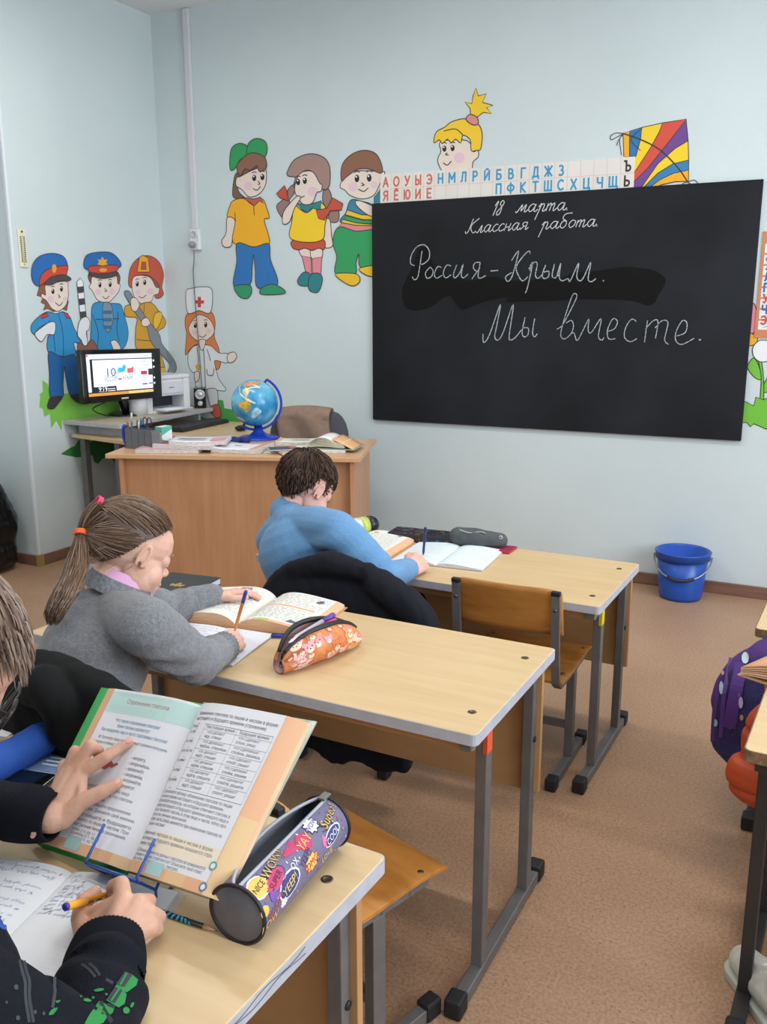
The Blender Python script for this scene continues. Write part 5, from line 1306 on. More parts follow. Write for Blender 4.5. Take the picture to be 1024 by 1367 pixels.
# ================================================================= BOOKS AND THINGS ON THE PUPILS' DESKS
M_PAGE = mat('page_paper', '#e3e4ea', rough=.65)
M_PEDGE = mat('page_block_peach', '#d9ab84', rough=.8, color2='#e8c6a4', vscale=30, stretch=(1, 1, 30))
INK_T = paint('#6a6e78'); INK_B = paint('#474a54'); INK_BLUE = paint('#3b7fa8'); INK_HAND = paint('#3f4f96')
class OpenBook:
    """an open book: spine foot at O, u to the right, v up the page, n out of the page"""
    def __init__(s, name, label, O, u, v, W, H, tl, tr, arch=.008, cat='book', group=None):
        s.O = V(O); s.u = V(u).normalized(); s.v = V(v).normalized(); s.n = s.u.cross(s.v).normalized()
        s.W, s.H, s.tl, s.tr, s.arch = W, H, tl, tr, arch
        s.t = thing(name, label, cat, s.O, 0, group, rot=Matrix((s.u, s.v, s.n)).transposed())
        s.drop = {1: (.9, .4), -1: (.93, .4)}; s.fan = 0
    def z(s, side, a):
        T_ = s.tr if side > 0 else s.tl
        z = T_*(1-(1-a)**7) + s.arch*math.sin(math.pi*min(1, a**.6))*(1-.25*a)
        d0, k = s.drop[side]
        if a > d0: z -= T_*k*((a-d0)/(1-d0))**1.3
        return z + .0015
    def pg(s, side, a, b, h=0):
        """local point of a page at fraction a from the spine, b up"""
        e = .01; dz = (s.z(side, min(1, a+e))-s.z(side, max(0, a-e)))/(min(1, a+e)-max(0, a-e))/s.W
        nn = V((-side*dz, 0, 1)).normalized()
        return V((side*a*s.W*(1+(s.fan*(b-.75) if side > 0 else 0)), b*s.H, s.z(side, a))) + nn*h
    def blocks(s, edge=None, page=None, lim=1.0):
        for side in (-1, 1):
            T_ = s.tr if side > 0 else s.tl
            mb = MB()
            top = lambda p, q: s.pg(side, p**1.6, q)
            bot = lambda p, q: V((side*p**1.6*s.W*(1+(s.fan*(q-.75) if side > 0 else 0)), q*s.H, .0008))
            mb.m(edge or M_PEDGE)
            if side > 0: mb.slab(top, bot, 40, 2)
            else: mb.slab(lambda p, q: top(1-p, q), lambda p, q: bot(1-p, q), 40, 2)
            pb_ = mb.build('page_block', None, s.t)
            mb = MB(); s.area(mb, page or M_PAGE, side, 0.0, 0.0, s.drop[side][0], 1, .0003, 20); mb.build('page', None, pb_)
    def area(s, mb, m, side, a0, b0, a1, b1, h, n=10):
        mb.m(m)
        ex = 1.6 if a0 == 0 else 1; n = 40 if a0 == 0 else n
        mb.grid(lambda p, q: s.pg(side, a0+(a1-a0)*p**ex, b0+(b1-b0)*q, h), n, 1, True, flip=side < 0)
    def text(s, mb, m, side, txt, x, b, size, align='LEFT', bold=0, fit=None, shear=0, spacing=1):
        """x in metres from the spine on the right page, from the outer edge on the left page"""
        mb.m(m)
        x0 = x if side > 0 else x - s.W
        def f(p, q):
            X = x0+p
            return s.pg(1 if X > 0 else -1, min(1, abs(X)/s.W), b+q/s.H, .0006)
        put_text(mb, txt, f, size, align, bold*.35, shear, spacing, fit=fit)
    def rule(s, mb, m, side, xa, ba, xb, bb, w, n=8):
        mb.m(m); x0 = 0 if side > 0 else -s.W
        P = [V((x0+xa+(xb-xa)*k/n, ba+(bb-ba)*k/n, 0)) for k in range(n+1)]
        Q = [s.pg(1 if p.x > 0 else -1, min(1, abs(p.x)/s.W), p.y, .0006) for p in P]
        ribbon(mb, Q, w, V((0, 0, 1)))
    def hand(s, mb, m, side, xa, xb, b, size, rnd, w=.0006):
        """a line of illegible pen strokes"""
        mb.m(m); x0 = 0 if side > 0 else -s.W
        x = xa
        while x < xb:
            L = min(rnd.uniform(.010, .03), xb-x); k = max(3, int(L/.0022)); P = []
            for i in range(k*2+1):
                X = x0+x+L*i/(k*2)+.0011*rnd.uniform(-.5, .5); y = size*(rnd.uniform(.7, 1.25) if i % 2 else rnd.uniform(-.1, .15))
                if rnd.random() < .08: y = -size*.9
                if rnd.random() < .08: y = size*1.9
                P.append(s.pg(1 if X > 0 else -1, min(1, abs(X+y*.35)/s.W), b+y/s.H, .0005))
            ribbon(mb, P, w, V((0, 0, 1)))
            x += L+rnd.uniform(.004, .007)
    def bars(s, mb, m, side, xa, xb, b, size, rnd):
        """a line of print too small to read"""
        mb.m(m); x0 = 0 if side > 0 else -s.W; x = xa
        while x < xb:
            L = min(rnd.uniform(.006, .02), xb-x)
            for k in range(max(1, int(L/.0026))):
                X = x0+x+k*.0026; hh = size*rnd.choice((.6, .6, .6, 1, .75))
                ps = [(X, 0), (X+.0017, 0), (X+.0017, hh), (X, hh)]
                mb.add([s.pg(1 if p > 0 else -1, min(1, abs(p)/s.W), b+q/s.H, .0006) for p, q in ps], [(0, 1, 2, 3)], False)
            x += L+.0045

# ---------------------------------------------------------------- the propped textbook in front
S0 = V((-.81, .809, .649)); BU = V((.991, -.082, .103)); BV = V((-.013, .718, .696))
BV = (BV - BU.normalized()*BV.dot(BU.normalized())).normalized()
nb = OpenBook('textbook', 'open grammar textbook propped up on a blue wire stand on the nearest desk', S0, BU, BV, .1994, .2466, .010, .021, .0075)
nb.drop = {1: (.865, .55), -1: (.90, .35)}; nb.fan = .14
M_PEACH = mat('peach_border', '#e2b08a', rough=.6); M_TAN = mat('tan_border', '#e0bf90', rough=.6)
nb.blocks()
W_, H_ = nb.W, nb.H
mb = MB()
for side in (-1, 1):
    nb.area(mb, M_PEACH, side, .0, .0, .9 if side < 0 else .865, .062, .00045)
    nb.area(mb, M_TAN, side, .0, .0, .14, .062, .0005, 4)
    nb.area(mb, M_PEACH, side, .905 if side < 0 else .868, .0, 1, 1, .0004)
nb.area(mb, M_TAN, 1, .5, .0, .68, .062, .0005, 4); nb.area(mb, M_TAN, 1, .868, .0, 1, .42, .0006); nb.area(mb, M_TAN, -1, .905, .0, 1, .6, .0006)
mb.build('page_border', None, nb.t)
mb = MB()
nb.area(mb, mat('header_teal', '#bfdcd8', rough=.65), -1, .0, .845, .9, .985, .0005)
mb.build('page_header', None, nb.t); mb = MB(); nb.area(mb, mat('box_cream', '#ecdfc9', rough=.65), 1, .04, .128, .865, .232, .00045)
mb.build('rule_box', None, nb.t); mb = MB(); nb.area(mb, mat('tab_teal', '#a8cfd0', rough=.6), 1, .3, .012, .46, .082, .0009, 4); mb.build('page_number_tab', None, nb.t); mb = MB(); nb.area(mb, mat('tab_teal', '#a8cfd0'), -1, .46, .012, .62, .082, .0009, 4)
mb.build('page_number_tab', None, nb.t)
for c_, b_ in (('#5e9c98', .145), ('#4f7fa8', .035)):
    mb = MB(); X, Y = .855, b_; mb.m(paint(c_)); P = [nb.pg(1, X+.03*math.cos(k*.45), Y+.024*math.sin(k*.45), .0012) for k in range(14)]; mb.add(P, [tuple(range(14))], False)
    mb.m(M_PAGE); P = [nb.pg(1, X+.018*math.cos(k*.45), Y+.0145*math.sin(k*.45), .0014) for k in range(14)]; mb.add(P, [tuple(range(14))], False); mb.build('badge', None, nb.t)
mb = MB(); tx_ = lambda *a, **k: nb.text(mb, *a, **k)
RED = paint('#b0525a')
# left page (x from the outer edge; white part starts at .02)
nb.text(mb, RED, -1, 'Спряжение глагола', .062, .915, .0098, bold=.004, fit=.092)
for b_ in (.975, .965, .89, .875, .86): nb.rule(mb, paint('#9fc4c0'), -1, .03, b_, .192, b_, .0004)
nb.text(mb, INK_BLUE, -1, 'Что такое спряжение глагола?', .056, .79, .0078, bold=.006, fit=.098)
nb.text(mb, INK_BLUE, -1, 'Какие глаголы спрягаются?', .066, .755, .0078, bold=.006, fit=.072)
nb.text(mb, INK_BLUE, -1, 'Как определить лицо и число спрягаемых глаголов?', .034, .72, .0078, bold=.006, fit=.142)
nb.text(mb, INK_T, -1, '80. Прочитайте. Какие глаголы настоящего времени пропущены', .036, .672, .0066, bold=.004, fit=.146)
nb.text(mb, INK_T, -1, 'в каждом столбике?', .026, .64, .0066, fit=.052)
for k, w in enumerate(('запягу,', 'запряжёшь,', 'запряжёт,', 'запряжём,', 'запряжёте,', 'запрягут.')):
    nb.text(mb, INK_B, -1, '– '+w.replace('запягу', 'запрягу'), .125, .585-.034*k, .0068, bold=.006)
for k, w in enumerate(('– поле', '– пение')): nb.text(mb, INK_B, -1, w, .03, .585-.034*k, .0068, bold=.006)
for k, w in enumerate(('• Прочитайте. Определите лицо', 'и число. Подчеркните, что глаголы', 'стоят в этой форме.', 'Составьте и запишите предложение', 'с одним из них. Докажите своё мнение.')):
    nb.text(mb, INK_T, -1, w, .05, .375-.033*k, .0068, bold=.004)
nb.text(mb, INK_B, -1, 'Глаголы настоящего и будущего', .03, .205, .0068, bold=.012, fit=.15); nb.text(mb, INK_T, -1, 'времени изменяются по лицам и числам. При', .03, .175, .0068, bold=.004, fit=.15)
nb.text(mb, INK_B, -1, 'этом они имеют разные личные окончания.', .03, .145, .0068, bold=.010, fit=.15)
for k, w in enumerate(('я реву (1 л., ед. ч.)', 'ты ревёшь (2 л., ед. ч.)', 'он ревёт (3 л., ед. ч.)')): nb.text(mb, INK_T, -1, w, .075, .118-.022*k, .006, bold=.004)
nb.text(mb, INK_T, -1, '80', .085, .035, .006, bold=.006)
# right page
L = .165
nb.text(mb, INK_B, 1, 'Изменение глаголов по лицам и числам в форме', .018, .925, .0076, bold=.012, fit=.148)
nb.text(mb, INK_B, 1, 'настоящего и будущего времени (спряжение)', .016, .892, .0076, bold=.012, fit=.135)
b0, b1 = .868, .475
GL_ = paint('#8a8e96')
for b_ in (b0, .835, .775, .718, .66, .602, .54, b1): nb.rule(mb, GL_, 1, .008, b_, .168, b_, .0005 if b_ not in (b0, b1) else .0009)
for x_ in (.008, .046, .107, .168): nb.rule(mb, GL_, 1, x_, b0, x_, b1, .0004)
nb.text(mb, INK_B, 1, 'Лицо', .014, .845, .0066, bold=.01); nb.text(mb, INK_B, 1, 'Настоящее время', .05, .845, .0066, bold=.012, fit=.053); nb.text(mb, INK_B, 1, 'Будущее время', .112, .845, .0066, bold=.012, fit=.05)
rows = [('1-е (я)', 'что делаю?', 'иду, спешу', 'что сделаю?', 'спою, решу'), ('2-е (ты)', 'что делаешь?', 'идёшь, спешишь', 'что сделаешь?', 'споёшь, решишь'),
        ('3-е (он, она, оно)', 'что делает?', 'идёт, спешит', 'что сделает?', 'споёт, решит'), ('1-е (мы)', 'что делаем?', 'идём, спешим', 'что сделаем?', 'споём, решим'),
        ('2-е (вы)', 'что делаете?', 'идёте, спешите', 'что сделаете?', 'споёте, решите'), ('3-е (они)', 'что делают?', 'идут, спешат', 'что сделают?', 'споют, решат')]
for k, r in enumerate(rows):
    b_ = .815-.0588*k
    nb.text(mb, INK_B, 1, r[0], .012, b_-.004, .0062, bold=.008, fit=.03 if len(r[0]) > 10 else None)
    nb.text(mb, INK_T, 1, r[1], .056, b_, .0062, bold=.002); nb.text(mb, INK_B, 1, r[2], .054, b_-.026, .0062, bold=.008)
    nb.text(mb, INK_T, 1, r[3], .114, b_, .0062, bold=.002); nb.text(mb, INK_B, 1, r[4], .113, b_-.026, .0062, bold=.008)
par = [('61. Прочитайте таблицу «Изменение глаголов по лицам', .146), ('и числам в форме настоящего и будущего времени».', .134), ('• Прочитайте вопросы, на которые отвечают глаголы в', .15), ('форме настоящего и будущего времени каждого лица и', .15),
       ('числа. Назовите глаголы в этом лице и числе, чётко про-', .152), ('износя их личные окончания.', .082), ('• Какая часть слова меняется при изменении глагола по', .152), ('лицам и числам?', .046)]
for k, (w, f_) in enumerate(par): nb.text(mb, INK_T, 1, w, .01+.001*(k % 2), .445-.0265*k, .0066, bold=.004, fit=f_)
for k, (w, f_) in enumerate((('Изменение глаголов по лицам и числам в форме', .146), ('настоящего и будущего времени называется спря-', .15), ('жением глагола.', .046))): nb.text(mb, INK_T, 1, w, .012, .208-.029*k, .0068, bold=.008, fit=f_)
for k, (w, f_) in enumerate((('62. Обозначь, какие из данных глаголов не изменяются', .148), ('по лицам и числам (спрягаются)? Объясните свой ответ.', .146), ('Бегу, читаю, рассказал, дружу, смотрел.', .105))): nb.text(mb, INK_T, 1, w, .012, .112-.023*k, .0064, bold=.006, fit=f_)
nb.text(mb, INK_T, 1, '81', .071, .035, .006, bold=.006)
mb.build('printed_text', None, nb.t)
# little drawing of a girl
mb = MB()
def dl(col, pts, h=.0007):
    mb.m(paint(col)); P = [nb.pg(-1, 1-x/W_, b, h) for x, b in pts]; mb.add(P, [tuple(range(len(P)))], False)
def el(cx, cb, rx, rb): return [(cx+rx*math.cos(k*.4), cb+rb*math.sin(k*.4)) for k in range(15)]
dl('#b85a58', [(.062, .50), (.085, .49), (.098, .53), (.09, .55), (.075, .555), (.066, .53)]); dl('#e6c8b4', el(.078, .575, .006, .028), .0009); dl('#3a3434', el(.075, .595, .0085, .026), .0008); dl('#e6c8b4', el(.08, .572, .0055, .02), .001); dl('#b85a58', [(.09, .52), (.104, .545), (.108, .535), (.096, .505)], .0008)
mb.build('picture', None, nb.t)
# covers
mb = MB(); mb.m(mat('cover_green', '#2fa04e', rough=.45)); 
mb.slab(lambda p, q: V((-(W_+.034)+(W_+.034)*p, -.006+(H_+.010)*q, .0005-.006*(1-p)**2)), lambda p, q: V((-(W_+.034)+(W_+.034)*p, -.006+(H_+.010)*q, -.0015-.006*(1-p)**2)), 8, 1)
o = mb.build('cover', None, nb.t); o['label'] = 'bright green left cover'
mb = MB(); mb.m(mat('cover_grey_green', '#9aa398', rough=.3)); mb.slab(lambda p, q: V(((W_-.024+.037*q)*p, -.001+(H_+.008)*q, .0007)), lambda p, q: V(((W_-.024+.037*q)*p, -.001+(H_+.008)*q, -.0013)), 8, 1); mb.build('cover', None, nb.t)
# book stand
M_WIRE = mat('stand_blue', '#274f9c', rough=.3)
bs_ = thing('book_stand', 'blue wire book stand holding the propped textbook on the nearest desk', 'book stand', S0 + V((0, 0, DZ3-S0.z)))
mb = MB()
def bp(x, y, z): return nb.O + nb.u*x + nb.v*y + nb.n*z
for sx in (-.048, .052):
    mb.tube([bp(sx, .046, .034), bp(sx, -.006, .036), bp(sx, -.010, .030), bp(sx, -.010, -.008)], .0021, 8)
mb.tube([bp(-.048, -.009, .035), bp(.052, -.009, .035)], .0021, 8)
mb.tube([bp(-.048, -.010, -.008), bp(-.048, .17, -.008), bp(.052, .17, -.008), bp(.052, -.010, -.008)], .0021, 8)
fl = bp(0, .17, -.008)
for sx in (-.048, .052):
    a = bp(sx, .17, -.008); g_ = V((a.x, a.y+.07, DZ3+.0022)); f_ = bp(sx, -.010, -.008); f_ = V((f_.x, f_.y, DZ3+.0022))
    mb.tube([a, g_, f_, bp(sx, -.010, -.008)], .0021, 8)
mb.build('wire_frame', M_WIRE, bs_, world=True)
mb = MB(); mb.m(mat('stand_plate', '#243f86', rough=.35)); mb.slab(lambda p, q: bp(-.052+.108*p, -.0085, -.006+.034*q), lambda p, q: bp(-.052+.108*p, -.0105, -.006+.034*q), 1, 1); mb.build('ledge', None, bs_, world=True)

# ---------------------------------------------------------------- exercise book, pencil and pencil case on the near desk
rnd = random.Random(3)
eu = V((.98, .2, 0)).normalized(); ev = V((-.2, .98, 0)).normalized()
EB = V((-.903, .794, DZ3+.0008)) - ev*.208
eb = OpenBook('exercise_book', 'open exercise book with blue handwriting under the writing hand, nearest desk', EB, eu, ev, .168, .208, .0025, .003, .007)
eb.drop = {1: (.995, .1), -1: (.995, .1)}
eb.blocks(edge=mat('notebook_edge', '#c9ccd2'), page=mat('notebook_page', '#dfe3e8', rough=.7))
mb = MB()
for k in range(4): eb.hand(mb, INK_HAND, -1, .02, .158-.003*k, .93-.055*k-(.06 if k > 1 else 0), .0032, rnd)
for k in range(4): eb.hand(mb, INK_HAND, -1, .02, .15, .60-.06*k, .0032, rnd)
for k in range(3): eb.hand(mb, paint('#6a7a9c'), 1, .012, .03+.006*k, .93-.05*k, .0045, rnd)
for k in range(7): eb.hand(mb, INK_HAND, 1, .012, .085-.003*abs(k-3), .80-.042*k, .0038, rnd, .0007)
mb.build('handwriting', None, eb.t)
mb = MB(); gr = paint('#cfd4e0')
for k in range(26):
    for side in (-1, 1): eb.rule(mb, gr, side, .004, .03+.0365*k, .164, .03+.0365*k, .0003, 4)
mb.build('ruled_lines', None, eb.t)
mb = MB(); mb.m(mat('clear_cover', '#d8dce0', rough=.1, alpha=.35)); mb.add([eb.pg(1, 1, 0, -.002), eb.pg(1, 1, 1, -.002), V((.178, .214, .0006)), V((.178, -.004, .0006))], [(0, 3, 2, 1)], False)
mb.build('plastic_cover', None, eb.t)
# pencil
p0, p1 = on_z(291, 1243, DZ3+.0045), on_z(178, 1205, DZ3+.0045)
pc = thing('pencil', 'black pencil with turquoise wave pattern lying by the purple pencil case', 'pencil', p0, 0, rot=rot_from(z=(p1-p0), x=(0, 0, 1)))
PL = .15
mb = MB(); mb.lathe([(.0036, .022), (.0036, PL), (0, PL)], 6); mb.build('barrel', paint('#16181c', .35), pc)
mb = MB(); mb.lathe([(.0006, .004), (.0036, .022)], 12); mb.build('wood_tip', paint('#c49a76'), pc)
mb = MB(); mb.lathe([(0, 0), (.0007, .005)], 8); mb.build('lead', paint('#33343a'), pc)
mb = MB(); mb.m(paint('#35a0c8', .35))
for k in range(16):
    z0 = .042+k*.0065
    mb.grid(lambda a, b, z0=z0: V((.00385*math.cos(a*5.4+k*.6), .00385*math.sin(a*5.4+k*.6), z0+.0032*b+.0022*math.sin(a*6.3))), 14, 1)
mb.build('wave_pattern', None, pc)

class PencilCase:
    """soft round case with an open zip on top; phi is measured from straight up, positive to the right of the axis"""
    def __init__(s, name, label, P0, P1, r, prof, ph_r, ph_l, lip, zoff=0):
        s.P0, s.P1, s.r, s.prof = V(P0), V(P1), r, prof
        s.ax = (s.P1-s.P0); s.L = s.ax.length; s.ax.normalize()
        s.rt = s.ax.cross(V((0, 0, 1))).normalized(); s.up = s.rt.cross(s.ax).normalized()
        s.phr, s.phl, s.lip = ph_r, ph_l, lip
        s.t = thing(name, label, 'pencil case', s.P0-V((0, 0, r)), 0)
    def pt(s, a, ph, h=0):
        sx, sz, dz = s.prof(a)
        return s.P0 + s.ax*(a*s.L) + s.rt*(math.sin(ph)*(s.r*sx+h)) + s.up*(math.cos(ph)*(s.r*sz+h)+dz*s.r)
    def shell(s, m_out, m_in, nu=40, nv=40):
        def f(a, b, h):
            p0_, p1_ = s.phr(a), 2*math.pi-s.phl(a)
            ph = p0_+(p1_-p0_)*b
            k = max(0, (b-.8)/.2)**2
            return s.pt(a, ph, h) + s.up*(s.lip(a)*k*.55) - s.rt*(s.lip(a)*k*.5)
        s.f = f
        mb = MB(); mb.m(m_out); mb.grid(lambda a, b: f(a, b, 0), nu, nv); mb.m(m_in); mb.grid(lambda a, b: f(a, b, -.0022), nu, nv, flip=True)
        return mb.build('shell', None, s.t, world=True)
    def disc(s, mb, m, a, ph, ra, rp, h=.0006, ang=0, n=14, sh=None):
        """flat motif on the shell: ra metres along the axis, rp metres around"""
        mb.m(m); P = []
        pts = sh or [(math.cos(k*2*math.pi/n), math.sin(k*2*math.pi/n)) for k in range(n)]
        ca, sa = math.cos(ang), math.sin(ang)
        q = [(x*ra*ca-y*rp*sa, x*ra*sa+y*rp*ca) for x, y in pts]
        c = s.pt(a, ph, h)
        vs = [c]+[s.pt(a+x*.5/s.L, ph+y*.5/s.r, h) for x, y in q]+[s.pt(a+x/s.L, ph+y/s.r, h) for x, y in q]
        n = len(q)
        mb.add(vs, [(0, 1+k, 1+(k+1) % n) for k in range(n)]+[(1+k, n+1+k, n+1+(k+1) % n, 1+(k+1) % n) for k in range(n)], False)
    def word(s, mb, m, txt, a, ph, size, h=.0012, ang=0, bold=.01, shear=0):
        mb.m(m); ca, sa = math.cos(ang), math.sin(ang)
        vs, fs = text_geo(txt, size, 'CENTER', bold, shear)
        mb.add([s.pt(a+(x*ca-(y-size*.36)*sa)/s.L, ph-(x*sa+(y-size*.36)*ca)/s.r, h) for x, y in vs], fs, False)

# purple round case
R_ = .0395
pcs = PencilCase('pencil_case', 'purple-grey round pencil case with comic words, zip open, nearest desk', (-.611, .789, DZ3+R_+.0006), (-.619, 1.018, DZ3+R_+.0006), R_,
                 lambda a: (1, 1, 0), lambda a: .08, lambda a: .1+.62*math.sin(math.pi*a)**.7, lambda a: .016*math.sin(math.pi*a))
M_PUR = mat('case_purple_grey', '#6b6782', rough=.6, bump=.3, bscale=500)
M_GREYL = mat('case_lining', '#8d8e99', rough=.6)
pcs.shell(M_PUR, M_GREYL)
M_PIPE = mat('case_piping', '#17171c', rough=.5)
for a_, nm in ((0, 'end_cap'), (1, 'end_cap')):
    c_ = pcs.P0+pcs.ax*(a_*pcs.L)
    rr_ = [pcs.pt(a_, 2*math.pi*k/40, .0) for k in range(40)]
    mb = MB(); mb.m(mat('case_end_grey', '#5d5e68', rough=.35, var=.25, vscale=14)); d_ = pcs.ax*(-.004 if a_ == 0 else .004)
    n_ = 40; mb.add([c_+d_*1.0]+[c_+(p-c_)*.6+d_*.9 for p in rr_]+rr_, [(0, 1+k, 1+(k+1) % n_) for k in range(n_)]+[(1+k, n_+1+k, n_+1+(k+1) % n_, 1+(k+1) % n_) for k in range(n_)], True)
    mb.build(nm, None, pcs.t, world=True)
    mb = MB(); mb.tube([pcs.pt(a_, 2*math.pi*k/40, .0005) for k in range(40)], .0028, 8, closed=True); mb.build('piping', M_PIPE, pcs.t, world=True)
for b_ in (0.0, 1.0):
    mb = MB(); mb.m(mat('zip_tape', '#a3a5b0', rough=.5)); Q = [pcs.f(k/40, b_, .0) for k in range(41)]
    mb.tube(Q, .0026, 6); mb.build('zip_tape', None, pcs.t, world=True)
mb = MB(); mb.box(pcs.pt(.985, .02, .004), (.012, .02, .004)); mb.build('zip_slider', M_STEEL, pcs.t, world=True, bevel=.001)
C_ = {k: paint(v) for k, v in dict(y='#d9b458', p='#bb3768', b='#2c376e', w='#d9d8e0', r='#b83a44', k='#23222e', pk='#e06a9a', pu='#6a4a9a').items()}
burst = [((1 if k % 2 else .72)*math.cos(k*math.pi/9), (1 if k % 2 else .72)*math.sin(k*math.pi/9)) for k in range(18)]
mb = MB(); A_T = 0
def sticker(txt, a, deg, bg, fg, ra, rp, size, ang=.0, shape=None, rim=None):
    ph = math.radians(deg)
    if rim: pcs.disc(mb, C_[rim], a, ph, ra*1.14, rp*1.2, .0005, -ang, sh=shape)
    if bg: pcs.disc(mb, C_[bg], a, ph, ra, rp, .0009, -ang, sh=shape)
    if txt: pcs.word(mb, C_[fg], txt, a, ph, size, .0014, ang, .02)
sticker('Super!', .86, 34, None, 'k', .0, .0, .0205, .25); sticker('Super!', .865, 33, None, 'y', 0, 0, .019, .25)
sticker('COOL', .80, 68, 'b', 'w', .021, .0085, .0125, .2, rim='w'); sticker('WOW', .70, 22, 'w', 'pu', .015, .012, .0105, .15, burst, 'k')
sticker('YAY', .56, 34, 'p', 'y', .0135, .0115, .0175, .15, rim='r'); sticker('OMG', .53, 75, 'y', 'r', .018, .011, .0125, .1, burst, 'r'); sticker('YEEP!', .49, 58, None, 'b', 0, 0, .0135, .3)
sticker('LOVE', .70, 92, None, 'y', 0, 0, .012, .1); sticker('SUPER', .2, 45, 'p', 'k', .022, .0105, .0115, .25, rim='b'); sticker('WOW!', .265, 20, None, 'k', 0, 0, .0185, .2); sticker('WOW!', .268, 19.5, None, 'y', 0, 0, .017, .2)
sticker('NICE', .075, 32, 'y', 'k', .017, .0125, .011, .1, rim='w'); sticker('YEEP!', .285, 72, 'b', 'y', .024, .012, .0155, .2, rim='w'); sticker('OX', .385, 50, None, 'w', 0, 0, .0125, .2)
sticker('POW', .06, 100, None, 'y', 0, 0, .016, .1); sticker('BOOM', .12, 82, None, 'r', 0, 0, .0125, .4)
pcs.disc(mb, C_['p'], .44, math.radians(27), .017, .012, .0009, .0, sh=[(-1, -.15), (.8, -.9), (1, .7), (-1, .2)]); pcs.disc(mb, C_['pk'], .71, math.radians(66), .008, .010, .0009, sh=[(0, -1), (.9, .1), (.4, 1), (-.9, .3)])
pcs.disc(mb, C_['y'], .02, math.radians(72), .009, .007, .0009); pcs.disc(mb, C_['pu'], .13, math.radians(64), .008, .007, .0009); pcs.disc(mb, C_['w'], .2, math.radians(92), .009, .007, .0009, sh=burst)
rq = random.Random(5)
for k in range(46):
    a_, d_ = rq.uniform(.02, .97), rq.uniform(14, 112); pcs.disc(mb, C_[rq.choice('ywbpr')] if rq.random() < .8 else C_['pu'], a_, math.radians(d_), rq.uniform(.0011, .0022), rq.uniform(.0011, .0022), .0007, n=6)
mb.build('comic_print', None, pcs.t, world=True)

# phone, blue case, booklets at the far left of the near desk
h0, h1 = on_z(40, 1040, DZ3+.004), on_z(-6, 1072, DZ3+.004)
ph_ = thing('mobile_phone', 'black mobile phone lying left of the green book cover', 'phone', on_z(8, 1046, DZ3+.0065), math.radians(12))
MB().prism(rrect(-.075, -.036, .075, .036, .008), 0, .0085).build('body', mat('phone_black', '#14161b', rough=.12), ph_, bevel=.001)
MB().prism(rrect(-.069, -.032, .069, .032, .004), .0085, .0089).build('display', mat('phone_glass', '#0c110f', rough=.06), ph_)
mb = MB(); Q = [V((x, y, .0086)) for x, y in rrect(-.0745, -.0355, .0745, .0355, .008)]; mb.tube(Q, .0007, 5, closed=True); mb.build('bezel', mat('phone_rim', '#a9adb4', rough=.25, metal=.8), ph_)
c_ = on_z(52, 1035, DZ3+.002)
bt = thing('workbook', 'blue and silver workbook under the mobile phone', 'book', V((c_.x-.02, c_.y, DZ3)), math.radians(12))
MB().box2((-.13, -.065, 0), (.04, .075, .006)).build('cover', mat('silver_blue_cover', '#7f97b8', rough=.25, color2='#3a5688', vscale=14), bt, bevel=.001)
mb = MB()
for k in range(3): mb.box((.02, .05-.012*k, .0063), (.03, .004, .0006))
mb.build('print', paint('#dfe4ea'), bt)
ca, cb = on_z(93, 965, DZ3+.035), on_z(-45, 1040, DZ3+.035)
bl = Blob(); d_ = (cb-ca)
bl.chain([ca+d_*f_ + V((0, 0, -.004)) for f_ in (.08, .3, .6, 1)], [.024, .03, .031, .03], 20)
o = bl.mesh('pencil_case', .005, 5, fold_noise(.004, 16, 4), mat('blue_case_cloth', '#14489a', rough=.75, bump=.4, bscale=400)); o.name = 'pencil_case'; setp(o, 'bright blue cloth pencil case lying behind the mobile phone', 'pencil case')
bz = on_z(20, 965, DZ3+.022)
b3 = thing('textbook', 'closed book with peach page edges behind the blue pencil case', 'book', V((bz.x-.07, bz.y+.03, DZ3)), math.radians(8))
MB().box2((-.1, -.09, .002), (.1, .08, .02)).build('page_block', M_PEDGE, b3); MB().box2((-.1, -.09, .02), (.09, .08, .022)).build('page', M_PAGE, b3); MB().box2((-.102, -.092, 0), (.103, .083, .002)).build('cover', paint('#9aa398'), b3)

# ---------------------------------------------------------------- middle desk
gu = V((.99, .13, 0)).normalized(); gv = V((-.13, .99, 0)).normalized()
gb_ = OpenBook('textbook', "open textbook with peach edges under the girl's left hand", (-1.30, 1.725, DZ2+.001), gu, gv, .2, .232, .014, .011, .018)
gb_.drop = {1: (.9, .4), -1: (.93, .4)}
gb_.blocks(page=mat('page_cream', '#e2e2da', rough=.65))
mb = MB(); gb_.area(mb, M_PEACH, 1, .905, 0, 1, 1, .0006); gb_.area(mb, M_PEACH, 1, .05, 0, .9, .06, .0006); gb_.area(mb, M_PEACH, -1, .6, 0, 1, .05, .0006); gb_.area(mb, M_PEACH, 1, .04, .52, .8, .56, .0008); gb_.area(mb, paint('#9ccc5a'), 1, .28, .01, .42, .07, .0009); mb.build('page_border', None, gb_.t)
mb = MB()
for k in range(20):
    b_ = .93-.042*k
    if 8 < k < 11: continue
    gb_.bars(mb, INK_T, 1, .014, .172 if k not in (4, 5, 12) else .13, b_, .0036, rnd)
for k in range(18): gb_.bars(mb, INK_T, -1, .03, .185, .88-.042*k, .0036, rnd)
mb.build('printed_text', None, gb_.t)
mb = MB()
def gdl(col, pts, side=1):
    mb.m(paint(col)); P = [gb_.pg(side, x, b, .001) for x, b in pts]; mb.add(P, [tuple(range(len(P)))], False)
gdl('#5a6068', [(.68, .8), (.74, .78), (.79, .84), (.76, .9), (.72, .88)]); gdl('#5a6068', [(.62, .1), (.8, .1), (.82, .14), (.7, .16), (.66, .18)]); gdl('#b87868', [(.3, .86), (.5, .86), (.5, .96), (.34, .96)], -1)
